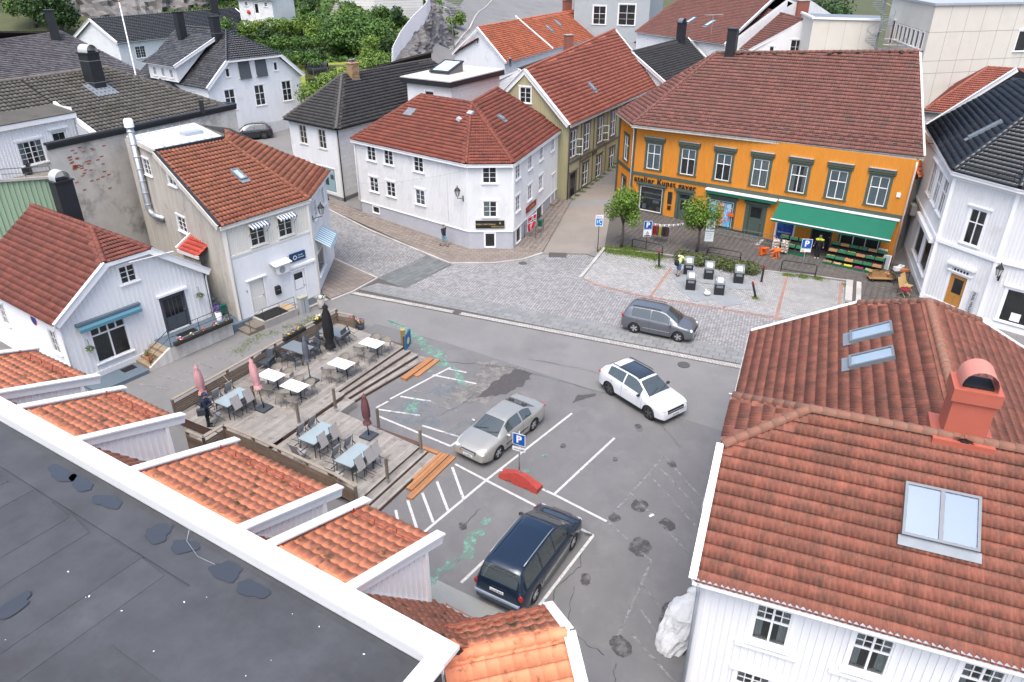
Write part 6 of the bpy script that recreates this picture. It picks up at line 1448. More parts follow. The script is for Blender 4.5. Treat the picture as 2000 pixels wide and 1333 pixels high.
# white flat-roofed extension
h=thing('flat_roof_extension','white brick extension with pale flat roof, black fascia and raised skylight','extension',(-6,70,1))
xa,xb,xc,xd=Vector((-9.3,67.6,0)),Vector((-5.2,64.9,0)),Vector((-1.2,72.3,0)),Vector((-5.6,75.2,0))
wall(h,xa,xb,1,9.5,[Wn(2.5,8.2,1.0,.8,'one',cw=.05)],WHITE,'plain');wall(h,xb,xc,1,9.5,[],WHITE_BRICK,'horiz',pitch=.12);plain(h,[xc,xd,xa],1,9.5,WHITE)
ya,yb,yc,yd=[v+o_ for v,o_ in((xa,Vector((-.6,0,0))),(xb,Vector((0,-.5,0))),(xc,Vector((.5,0,0))),(xd,Vector((0,.5,0))))]
m=MB();m.slab([v+Vector((0,0,10.05))for v in(ya,yb,yc,yd)],.08);fr2=m.build('flat_roof',MEMBRANE,h)
m=MB();m.slab([v+Vector((0,0,9.96))for v in(ya,yb,yc,yd)],.42);m.build('fascia',BLACKM,h)
sx=thing('raised_roof_light','sloping roof light with black frame on the pale flat roof','skylight',(-6.3,70.3,10.05))
B0=[Vector(p)for p in((-7.4,69.5,10.05),(-5.7,68.4,10.05),(-4.5,70.6,10.05),(-6.2,71.7,10.05))];up=[Vector((0,0,z))for z in(.15,.15,.8,.8)]
MB().hexa(B0+[a+b for a,b in zip(B0,up)]).build('kerb',M('grey_batten',(.2,.19,.17),.8,(.13,.12,.11),8,.7),sx)
c=sum((a+b for a,b in zip(B0,up)),Vector())/4;T=[a+b+Vector((0,0,.03))for a,b in zip(B0,up)]
MB().slab([c+(t-c)*1.08+Vector((0,0,.06))for t in T],.1).build('frame',BLACKM,sx);MB().slab([c+(t-c)*.82+Vector((0,0,.1))for t in T],.03).build('pane',GLASS_SKY,sx);MB().quad(*[c+(t-c)*.84+Vector((0,0,.075))for t in T]).build('blind',MATS['roof_blind'],sx)

# houses on the left behind
h,R1,R2,F,G=gable_house('violet_roof_house','large house with violet-grey tiled roof and two black chimneys at the far left',(-54,63,8),(-40.2,84,8),(-59.5,68.5,12),(-48.3,89.8,12),1.5,WHITE,T_PURP,(.3,.36,'S2',.036),nind=120,hip='r')
chimney(h,-53.9,77.5,11,14.2,.9,.9,.5,BLACKM,flash=False);chimney(h,-49.6,85.3,11,14.3,.9,.9,.5,BLACKM,flash=False)
h,R1,R2,F,G=gable_house('black_ridge_house','white house with glossy black tile roof and black chimney behind the flagpole',(-48.6,96.2,10),(-38,118,10),(-53,99.4,12.4),(-42.2,121.5,12.4),3,WHITE,T_GLAZE,(.3,.36,'S2',.036),wins=[Wn(3,7.9,1.5,1.4,'c24'),Wn(8,7.9,1.2,1.3,'c23')])
chimney(h,-43.6,117,11.5,14.6,1.0,1.0,.5,BLACKM,flash=False)
h=thing('white_gable_villa','white weatherboarded villa with dark half-hipped roof, dormer and two black chimneys','house',(-32,86,2))
v0,v1=Vector((-31.4,78.5,0)),Vector((-24.2,87.6,0));ve=(v1-v0).normalized();vn=Vector((ve.y,-ve.x,0));VL=(v1-v0).length
def k(s,d,z):return v0+ve*s+vn*d+Vector((0,0,z))
zc,za,ze=9.75,12.3,7.65
fv=wall(h,v0,v1,1.6,[(0,ze),(2.4,zc),(VL-2.4,zc),(VL,ze)],[Wn(2.35,4.9,1.2,2.05,'cross2'),Wn(6.0,4.88,1.2,2.1,'cross2'),Wn(9.55,4.9,1.2,2.1,'cross2'),Wn(2.55,8.2,.45,.85,'one'),Wn(8.5,8.25,.45,.85,'one'),Wn(4.55,7.95,1.3,1.55,'two'),Wn(6.6,7.95,1.3,1.55,'two')],WHITE,'horiz',pitch=.2,fine=True)
trim(h,fv,0,VL,1.2,2.9,M('villa_plinth',(.55,.56,.57),.8),.04,'plinth')
for u in(4.55,6.6):MB().hexa([fv.p(u-.68,7.8,.22),fv.p(u+.68,7.8,.22),fv.p(u+.68,7.8,.2),fv.p(u-.68,7.8,.2),fv.p(u-.68,9.55,.1),fv.p(u+.68,9.55,.1),fv.p(u+.68,9.55,.08),fv.p(u-.68,9.55,.08)]).build('sunscreen',SCREEN,h)
plain(h,[v1,k(VL,-14,0),k(0,-14,0),v0],1.6,ze,WHITE)
wall(h,k(-.02,-14,0),k(-.02,-.0,0),1.6,ze,[Wn(11,4.9,1.1,1.9,'cross2')],WHITE,'horiz',pitch=.2)
TS=(.25,.3,'flat',.02)
rA=roof(h,[k(-.35,-14,ze-.25),k(-.35,.4,ze-.25),k(2.4,.4,zc+.05),k(VL/2,-4.2,za),k(VL/2,-14,za)],T_SLATE,TS,60,third=k(VL/2,-4.2,za));rB=roof(h,[k(2.4,.4,zc+.05),k(VL-2.4,.4,zc+.05),k(VL/2,-4.2,za)],T_GLAZE,TD,60);rC=roof(h,[k(VL+.35,.4,ze-.25),k(VL+.35,-14,ze-.25),k(VL/2,-14,za),k(VL/2,-4.2,za),k(VL-2.4,.4,zc+.05)],T_SLATE,TS,third=k(VL/2,-4.2,za))
for a,b in((k(2.4,.4,zc+.05),k(VL/2,-4.2,za)),(k(VL-2.4,.4,zc+.05),k(VL/2,-4.2,za)),(k(VL/2,-4.2,za),k(VL/2,-14,za))):caps(rA.obj,a,b,T_GLAZE,.13,.4,False,.03)
barge(h,k(-.35,.42,ze-.25),k(2.4,.42,zc+.05),.34,.06,None,.2);barge(h,k(VL+.35,.42,ze-.25),k(VL-2.4,.42,zc+.05),.34,.06,None,.2);beam_part(h,'fascia',k(2.4,.45,zc-.02),k(VL-2.4,.45,zc-.02),.06,.2,WHITE_CLEAN)
# side dormer
m=MB();D=[k(-.2,-4.4,0),k(-.2,-10.2,0)];fd=wall(h,k(-.6,-10.2,0),k(-.6,-4.4,0),7.6,9.3,[Wn(1.2,7.95,.6,.9,'c22'),Wn(2.9,7.95,.6,.9,'c22'),Wn(4.6,7.95,.6,.9,'c22')],WHITE,'horiz',pitch=.2)
MB().quad(k(-.6,-4.4,7.6),k(3.9,-4.4,11.3),k(-.6,-4.4,9.3)).build('dormer_cheek',WHITE,h)
rd_=roof(h,[k(-1.0,-10.6,9.25),k(-1.0,-4.1,9.25),k(4.6,-4.1,11.75),k(4.6,-10.6,11.75)],T_SLATE,TS,60);barge(h,k(-1.0,-4.08,9.25),k(4.4,-4.08,11.68),.3,.06);gutter(h,k(-1.06,-10.6,9.2),k(-1.06,-4.1,9.2),.06)
c=k(4.6,-4.2,0);chimney(h,c.x,c.y,10.8,13.7,.8,.8,.9,BLACKM,flash=False,band=(12.1,));c=k(3.6,-9.5,0);chimney(h,c.x,c.y,10.8,14.0,.8,.8,.9,BLACKM,flash=False)
h=thing('slate_lean_to','low slate-roofed side wing of the white villa with brown door','extension',(-36,82,1.5))
roof(h,[(-38.5,77.5,6.6),(-33.2,78.2,5.4),(-32.0,80.0,7.6),(-38.0,87.5,8.6)],T_SLATE,TS,40,third=(-38.0,87.5,8.6));plain(h,[(-38.3,77.8),(-33.4,78.5),(-31.6,79.2)],1.4,5.4,WHITE)
# right of centre behind
h,R1,R2,F,G=gable_house('orange_roof_row_house','long white house with bright orange clay tiles beside the hill road',(-.75,93.6,8),(13.6,126.3,8),(-4.35,98.2,11.5),(13.6,138.8,11.5),3,WHITE,T_OT,(.25,.33,'wave',.034),nind=0,back=((-8.0,103.2,8),(8,146,8)),gwins=[Wn(5.6,9.6,.45,.55,'x44',cw=.05)])
for p in((9,130.2),(11.2,134.6)):chimney(h,p[0],p[1],10.8,13.0,1.3,.9,.4,BRICK,'barrel',flash=False,capmat=LEAD)
skylight(R1,21.5,2.9,.7,1.3);skylight(R1,26.5,3.6,.7,1.3);m=MB();p0=R1.O+R1.u*16+R1.n*.1;m.beam(p0,p0+R1.v*7,.25,.12);m.build('parting_board',WHITE_CLEAN,R1.obj)
sh_=MB();
h,R1,R2,F,G=gable_house('black_corrugated_house','low house with matt black roof and red brick chimney between guesthouse and orange roof',(5.0,70.5,7.4),(13.5,88.5,7.4),(.6,76.6,9.7),(8.6,95.4,9.7),1.5,WHITE,T_BLACK,(.3,.36,'wave',.03),back=((-3.0,80.5,7.6),(4.2,99.2,7.6)))
chimney(h,6.6,91.4,8.6,11.3,.85,.85,.4,BRICK,'brick',flash=False);MB().lathe([(.12,8.8),(.14,9.6),(.25,9.65),(.05,9.8)],8,(-.2,83.5,0)).build('roof_vent',LEAD,h,True)
h,R1,R2,F,G=gable_house('black_annex_house','black-roofed annex with black chimney behind the guesthouse gable',(16.6,80.0,7.3),(24.6,92,7.3),(12.9,84.2,10.4),(22.0,98.4,10.4),2,WHITE,T_BLACK,(.26,.36,'wave',.03),nind=60)
chimney(h,20.5,95.3,9.6,12.3,.8,.8,.5,BLACKM,'barrel',flash=False,capmat=LEAD)
h,R1,R2,F,G=gable_house('grey_timber_villa','grey timber villa with white trimmed windows at the top of the square',(9.5,126.5,15),(21.2,121.5,15),(11.8,131.5,18.5),(23.2,126.5,18.5),3.5,GREY_W,T_BLACK,TD,wins=[Wn(4.2,9.9,2.0,2.6,'cross2',cw=.16),Wn(8.6,9.9,2.6,2.9,'cross2',cw=.16),Wn(4.2,5.6,1.6,2.0,'cross2',cw=.16)],gwins=[])
m=thing('glazed_porch','small white-framed glazed porch on the side of the grey villa','porch',(21,118,4));fz=Frame((18.5,117.6),(21.5,116.4));wall(m,(18.5,117.6),(21.5,116.4),4,8,[Wn(1.6,4.8,2.4,2.8,'rb')],GREY_W,'plain');wall(m,(21.5,116.4),(22.6,119),4,8,[],GREY_W,'plain');roof(m,[(18.2,117.3,8),(21.8,115.9,8),(20.8,117.8,9.3)],T_BLACK,TD)
h,R1,R2,F,G=gable_house('brown_roof_villa','white house with broad brown tile roof, roof lights and aerial at the top',(17.0,108.5,10.2),(25.2,92.5,10.2),(26.5,116.5,15.2),(33.5,101.2,15.2),3,WHITE,T_BROWN,TD,nind=60,hip='l',gwins=[])
skylight(R1,6.5,3.5,.7,1.5);skylight(R1,10.5,3.2,.7,1.5);MB().tube([(24.3,96,11),(24.3,96,13.2)],.03,5).tube([(23.4,96.6,13.1),(25.4,95.5,13.2)],.02,5).tube([(25.2,95.3,13.5),(25.3,96.0,12.9)],.015,4).build('aerial',STEEL,h)
fx=wall(h,(25.4,92.9),(33.3,96.8),6.8,[(0,10),(8.8,14.9)],[Wn(4.7,9.3,.9,1.5,'c23'),Wn(6.9,9.5,1.2,1.6,'c23')],WHITE,'horiz',pitch=.2)
h,R1,R2,F,G=gable_house('white_gable_barn_house','white vertical-boarded gable with small windows above the orange house ridge',(26.0,101.4,9.6),(27.9,91.8,9.6),(31.6,103.4,13),(33.3,90.0,13),3,WHITE,T_BROWN,TD,clad='vert',pitch=.3,nind=50,rear=False,back=((36.0,98.4,9.6),(37.6,88.0,9.6)))
gw_=wall(h,(28.1,91.9),(37.5,88.15),3,[(0,9.5),(5.06,12.9),(10.12,9.5)],[Wn(5.0,9.4,1.2,1.5,'c22'),Wn(2.4,9.5,.5,.6,'one'),Wn(7.4,9.4,.55,.95,'one')],WHITE,pitch=.3)
chimney(h,29.2,98.4,10,12.2,.8,.8,.2,BRICK,'brick',flash=False);chimney(h,35.5,97.8,11,14.6,1.4,.9,.2,BRICK,'brick',flash=False)
h,R1,R2,F,G=gable_house('red_hip_house','white house with salmon-red hipped roof behind the black-roofed corner building',(33.6,61.2,8.3),(41.5,55.5,8.3),(38.2,67.6,11),(46,62,11),.5,WHITE,T_IB,(.3,.38,'S2',.04),nind=60,hip='l')
h=thing('small_orange_roof','narrow strip of orange tiled roof seen between shop and white corner building','house',(30,54,0));roof(h,[(28.6,50.6,5.6),(31.4,53.8,5.6),(30.6,58.5,8.4),(29.2,57.5,8.4)],T_OR,(.25,.33,'wave',.034));plain(h,[(28.3,50.4),(31.2,53.6)],0,5.5,GREY_W)

# concrete block
h=thing('concrete_office_block','cream panelled office block with ribbon windows and steel spiral stair','building',(42,78,1))
ca,cb,cc=Vector((38.4,72.4,0)),Vector((41.4,87.2,0)),Vector((58,77.6,0));ZB=15.5
fL=wall(h,cb,ca,1,ZB,[Wn(u,11.6,.95,1.5,'one',cw=.04,sill=.04,head=0,fm=WHITE_CLEAN)for u in(4.5,5.9,7.4,8.8,10.3,11.8,13.4)]+[Wn(u,8.0,.95,1.5,'one',cw=.04,sill=.04,head=0)for u in(6.5,7.9,9.4,10.8,12.3,13.6)]+[Dr(2.7,11.1,1.0,2.2,dm=DARKDOOR,cm=WHITE_CLEAN)],PANEL_C,'plain')
fR=wall(h,ca,cc,1,ZB,[Wn(11.6,11.3,2.6,1.8,'two',cw=.1),Wn(11.8,7.5,2.6,1.6,'two',cw=.1),Wn(17,11.3,2.6,1.8,'two',cw=.1)],PANEL_C,'plain');plain(h,[cb,cb+Vector((20,4,0)),cc],1,ZB,PANEL_C)
for fr_,skipz in((fR,()),(fL,())):
 for z in(4.4,6.6,9.6,10.7,13.2):
  m=MB();m.beam(fr_.p(0,z,-.004),fr_.p(fr_.L,z,-.004),.02,.035);m.build('panel_joint',M('joint_grey',(.3,.29,.26),.9),h)
 n=int(fr_.L/1.9)
 if fr_ is fR:
  for i in range(1,n):
   u=i*1.9
   if 10.2<u<13.1 or 15.6<u<18.4:spans_=((1,7.4),(9.2,11.2),(13.2,ZB))
   else:spans_=((1,ZB),)
   for a,b in spans_:MB().beam(fr_.p(u,a,-.003),fr_.p(u,b,-.003),.02,.03,fr_.n).build('panel_joint',MATS['joint_grey'],h)
m=MB();m.slab([ca+Vector((-.2,-.2,ZB+.15)),cc+Vector((.2,-.2,ZB+.15)),cb+Vector((20,4,ZB+.15)),cb+Vector((-.2,.3,ZB+.15))],.2);m.build('parapet',ZINC,h)
h=thing('stair_tower_block','lower cream panelled block with dark flat roof beside the spiral stair','building',(35,84,1))
la,lb,lc,ld=Vector((31.8,83.6,0)),Vector((37.8,81.3,0)),Vector((40.8,88.0,0)),Vector((33.5,92.0,0));
fT=wall(h,la,lb,1,13.5,[],PANEL_C,'plain');wall(h,ld,la,1,13.5,[],PANEL_C,'plain');plain(h,[lb,lc,ld],1,13.5,PANEL_C);MB().slab([v+Vector((0,0,13.6))for v in(la,lb,lc,ld)],.1).build('flat_roof',LEAD,h)
for a,b in((la,lb),(ld,la)):MB().beam(a+Vector((0,0,13.65)),b+Vector((0,0,13.65)),.3,.2).build('roof_edge',WHITE_CLEAN,h)
for z in(7.2,10.2):MB().beam(fT.p(0,z,-.004),fT.p(fT.L,z,-.004),.02,.035).build('panel_joint',MATS['joint_grey'],h)
for u in(1.6,3.2,4.8):MB().beam(fT.p(u,1,-.004),fT.p(u,13.5,-.004),.02,.03,fT.n).build('panel_joint',MATS['joint_grey'],h)
sp=thing('spiral_stair','grey steel spiral fire stair on the cream office block','staircase',(37.2,79.8,1));MB().tube([(37.2,79.8,1),(37.2,79.8,17)],.09,8).build('column',STEEL,sp)
tm=MB().hexa([(0,-.1,0),(1.15,-.2,0),(1.15,.2,0),(0,.1,0),(0,-.1,.04),(1.15,-.2,.04),(1.15,.2,.04),(0,.1,.04)]).mesh('tread',STEEL)
rl=[]
for i in range(70):
 a=i*.36;z=4+i*.185;link('tread',tm,sp,Matrix.Translation((37.2,79.8,z))@Matrix.Rotation(a,4,'Z'));rl.append((37.2+1.15*math.cos(a),79.8+1.15*math.sin(a),z+1.0))
m=MB();m.tube(rl,.025,5)
for p in rl[::2]:m.tube([p,(p[0],p[1],p[2]-1)],.012,4)
m.build('handrail',STEEL,sp);m=MB();m.slab([(37.4,79.0,11.0),(39.6,78.4,11.0),(39.9,80.2,11.0),(37.6,80.9,11.0)],.1);m.build('landing',STEEL,sp)
m=MB();P_=[(37.5,79.0),(39.6,78.4),(39.9,80.2)]
for z in(11.5,12.05):m.tube([(x,y,z)for x,y in P_],.02,5)
for i in range(9):t=i/8;x=37.5+2.1*t;y=79-.6*t;m.tube([(x,y,11),(x,y,12.05)],.012,4)
m.build('landing_rail',STEEL,sp)

# white corner building with black glazed roof
h=thing('white_corner_building','white panelled corner building with glossy black roof at the right edge','building',(30,42,0))
wa,wb,wc,wd=Vector((30.6,54.9,0)),Vector((26.3,42.6,0)),Vector((27.9,39.1,0)),Vector((35.5,31.5,0));ZW=8.1
LW=(wb-wa).length
fA=wall(h,wa,wb,0,ZW,[Wn(u,5.1,1.35,2.1,'cross',cw=.14,head=.14)for u in(6.9,9.1,11.3)]+[Wn(u,1.1,2.3,2.3,'one',cw=.12,room=1.3)for u in(8.0,10.9)],WHITE,'vert',pitch=.2,fine=True)
fB=wall(h,wb,wc,0,ZW,[Wn(2.0,4.3,1.0,2.1,'cross',cw=.14,head=.12),Dr(2.0,.15,1.1,2.15,dm=PINE,cm=WHITE_CLEAN,cw=.15,head=.1,glass=[(.25,.8,.45,.88)])],WHITE,'vert',pitch=.2,fine=True)
fC=wall(h,wc,wd,0,ZW,[Wn(2.3,4.2,1.1,2.1,'cross',cw=.14,head=.12),Wn(2.2,.5,2.5,2.0,'one',cw=.14,head=.1,room=1.2),Wn(6,4.2,1.1,2.1,'cross',cw=.14)],WHITE,'vert',pitch=.2,fine=True)
plain(h,[wd,(44,40),(44,52),wa],0,ZW,WHITE)
for f_ in(fA,fB,fC):trim(h,f_,-.05,f_.L+.05,3.85,4.05,WHITE_CLEAN,.13,'belt_course');trim(h,f_,0,f_.L,7.75,8.05,WHITE_CLEAN,.1,'frieze');trim(h,f_,0,f_.L,0,.35,WHITE_CLEAN,.06,'plinth')
trim(h,fA,6.5,12.5,3.5,3.75,WHITE_CLEAN,.35,'shop_hood');trim(h,fB,1.1,2.9,2.85,3.0,WHITE_CLEAN,.22,'door_hood');trim(h,fB,1.45,2.55,2.4,2.65,MATS['dark_glass'],.03,'transom')
for P in(wb,wc):corner(h,P,0,ZW,WHITE_CLEAN,.2)
wa2,wb2,wc2,wd2=(31.0,55.6,8.25),(26.0,42.6,8.25),(27.65,38.85,8.25),(36.0,30.4,8.25);pk=(35.6,54.3,12.4);apx=(33.2,45.8,12.4)
TG2=(.28,.36,'S2',.04)
rA=roof(h,[wa2,wb2,apx,pk],T_GLAZE,TG2,130);rB=roof(h,[wb2,wc2,apx],T_GLAZE,TG2,90);rC=roof(h,[wc2,wd2,(41,40,12.4),apx],T_GLAZE,TG2,60)
for a,b in((wb2,apx),(wc2,apx)):caps(rA.obj,a,b,T_GLAZE,.15,.42,True,.04)
barge(h,wa2,pk,.3,.06,None,.25);roof(h,[(44,52,8.25),wa2,pk],T_GLAZE,tiles=False)
for a,b in((wa2,wb2),(wb2,wc2),(wc2,wd2)):gutter(h,Vector(a)+Vector((-.08,-.04,-.06)),Vector(b)+Vector((-.08,-.04,-.06)),.08,None,WHITE_CLEAN)
snow_guard(rB,.4,3.4,.5,BLACKIRON);snow_guard(rC,.4,9,.5,BLACKIRON);skylight(rA,9.0,1.6,.45,1.9)
pl_=MB().hexa([fB.p(3.02,.25,.06),fB.p(3.4,.25,.06),fB.p(3.4,.25,.03),fB.p(3.02,.25,.03),fB.p(3.02,1.75,.06),fB.p(3.4,1.75,.06),fB.p(3.4,1.75,.03),fB.p(3.02,1.75,.03)]).build('name_plate',M('plate_grey',(.5,.51,.52),.5),h)
link('lettering',text_mesh('PAAL MALDE',.24,BLACK,.004),pl_,fB.mat(3.21,1.0,.065)@UPRIGHT@Matrix.Rotation(rad(-90),4,'Z'))
stuck(h,fC,1.5,2.0,.65,1.15,WHITE_CLEAN,-.01,'paper_notice')
hp=thing('air_conditioner','grey air conditioning unit on the alley wall of the white corner building','air conditioner',tuple(fA.p(4.6,3.2,0)))
MB().hexa([fA.p(4.2,3.0,.1),fA.p(5.1,3.0,.1),fA.p(5.1,3.0,.45),fA.p(4.2,3.0,.45),fA.p(4.2,3.7,.1),fA.p(5.1,3.7,.1),fA.p(5.1,3.7,.45),fA.p(4.2,3.7,.45)]).build('case',M('ac_grey',(.45,.46,.46),.6),hp);link('fan_grille',MB().lathe([(0,.01),(.26,.01),(.27,0)],16,mat=Matrix.Rotation(rad(90),3,'X')).mesh('fan_grille',MATS['grille_grey']),hp,fA.mat(4.55,3.35,.455))
# cottage on the hill, hill house and its walls
h,R1,R2,F,G=gable_house('garden_cottage','tiny white garden cottage with brick steps and heart-shaped red wreath on the hill',(-40.3,116.8,13.9),(-34.3,114.6,13.9),(-39.3,119.6,15.8),(-33.3,117.4,15.8),10.2,WHITE,T_BLACK,TD,wins=[Wn(1.3,13.0,.5,.55,'x44',cw=.05),Wn(4.7,13.0,.5,.55,'x44',cw=.05),Dr(3.0,11.0,.9,2.5,dm=WHITE_CLEAN,glass=[(.2,.8,.45,.92)])],gwins=[])
for i in range(4):MB().hexa([F.p(2.4-.0,10.2,.05),F.p(3.6,10.2,.05),F.p(3.6,10.2,.5+.28*(3-i)),F.p(2.4,10.2,.5+.28*(3-i)),F.p(2.4,10.45+.18*i,.05),F.p(3.6,10.45+.18*i,.05),F.p(3.6,10.45+.18*i,.5+.28*(3-i)),F.p(2.4,10.45+.18*i,.5+.28*(3-i))]).build('step',BRICK,h)
link('wreath',MB().ball((0,0,0),.32,10,6,(1,.3,.9)).mesh('wreath',M('red_wreath',(.6,.06,.02),.7),True),h,F.mat(1.6,12.2,.12))
h=thing('white_garden_wall','large white retaining wall with angled corner above the garden','wall',(-21,130,10));wall(h,(-29,133.2),(-22.3,129.6),10.2,16,[],WHITE_BRICK,'horiz',pitch=.4,name='face');wall(h,(-22.3,129.6),(-15,134.5),10.2,16,[],WHITE_BRICK,'horiz',pitch=.4,name='face')
wf=thing('white_board_fence','tall solid white board fence curving along the rock top','fence',(-15,105,8))
fp=[(-15.0,98.2,8.2),(-14.6,103.5,9.6),(-13.6,108.5,11.0),(-12.2,113.8,12.4),(-12.3,120.5,13.6),(-14.5,129.5,15.2)]
m=[]
for a,b in zip(fp,fp[1:]):
 a,b=Vector(a),Vector(b);n=max(1,int((b-a).length/.9))
 for i in range(n):
  p,q_=a.lerp(b,i/n),a.lerp(b,(i+.96)/n);MB().hexa([p+Vector((-.03,0,-1.2)),q_+Vector((-.03,0,-1.2)),q_+Vector((.03,.02,-1.2)),p+Vector((.03,.02,-1.2)),p+Vector((-.03,0,1.15)),q_+Vector((-.03,0,1.15)),q_+Vector((.03,.02,1.15)),p+Vector((.03,.02,1.15))]).build('panel',WHITE_CLEAN,wf)
wf2=thing('white_fence_end','short low white fence running downhill from the tall board fence','fence',(-14.6,92,6))
for i in range(9):MB().cbox((-15.0+i*.06,97.6-i*.72,8.6-i*.42),(.08,.66,1.3),.08).build('board',WHITE_CLEAN,wf2)
gsT=thing('garden_steps','flight of pale stone garden steps climbing past the hedges','steps',(-28,118,8))
for i in range(16):t=i/15;MB().cbox((-26.3-1.0*t,108+19*t,8.0+4.6*t),(1.6,1.0,.5),.15).build('step',M('pale_stone_step',(.36,.34,.31),.85,(.26,.25,.23),3,.7),gsT)
# ------------------------------------------------------------------ cars
CGLASS=glass_mat('car_glass',(.5,.62,.62),.35,.02,2.0)  # diffuse share paints in a greenish-grey sky reflection on the glass
RUBBER=M('tyre_rubber',(.02,.02,.021),.85,(.035,.034,.033),6,.6)
RIMM=M('alloy_rim',(.55,.56,.57),.35,(.4,.41,.42),6,.4,metal=.6)
RIMD=M('dark_alloy_rim',(.10,.10,.105),.4,(.3,.3,.31),9,.4,metal=.6)
LAMP=M('headlamp_glass',(.62,.64,.66),.12,(.4,.42,.44),9,.6,spec=.6)
TAIL=M('tail_lamp_red',(.36,.012,.012),.2,(.25,.01,.01),6,.5,spec=.6)
TRIMB=M('black_plastic',(.018,.018,.019),.6,(.03,.03,.03),5,.5)
PLATE=M('number_plate',(.75,.76,.76),.5)
SEAT=M('seat_fabric',(.07,.072,.075),.9,(.045,.046,.05),5,.5)
def paint(name,c,metal=.5,rough=.32):return M(name,c,rough,tuple(x*.93 for x in c),1.5,.4,metal=metal,coat=1.0,spec=.5)
def interp(tab,x):
 if x<=tab[0][0]:return tab[0][1]
 for(a,b),(c,d)in zip(tab,tab[1:]):
  if x<=c:
   t=(x-a)/(c-a);return b+(d-b)*t
 return tab[-1][1]
def smooth_tab(tab,xs):  # light smoothing of a polyline
 return[(interp(tab,x-.05)+2*interp(tab,x)+interp(tab,x+.05))/4 for x in xs]
def wheel_meshes(r,w,rim,spokes=5):
 t=MB().lathe([(r*.66,-w/2),(r*.9,-w/2),(r,-w/2+.03),(r,w/2-.03),(r*.9,w/2),(r*.66,w/2),(r*.62,0),(r*.66,-w/2)],24,mat=Matrix.Rotation(rad(90),3,'X'))
 rm=MB();rm.lathe([(r*.68,-.09),(r*.64,-.02),(r*.68,.09)],24,mat=Matrix.Rotation(rad(90),3,'X'))
 for i in range(spokes):
  for s in(-.11,.11):
   a=2*math.pi*i/spokes+s
   rm.beam((.06*math.cos(a),.075,.06*math.sin(a)),(r*.66*math.cos(a+s*.6),.06,r*.66*math.sin(a+s*.6)),.05,.03,(0,1,0))
 rm.lathe([(0,.095),(.05,.09),(.06,.06)],10,mat=Matrix.Rotation(rad(-90),3,'X'))
 dk=MB().lathe([(0,-.01),(r*.66,-.01)],20,mat=Matrix.Rotation(rad(-90),3,'X'))
 return t.mesh('tyre',RUBBER,True),rm.mesh('rim',rim),dk.mesh('brake',TRIMB)
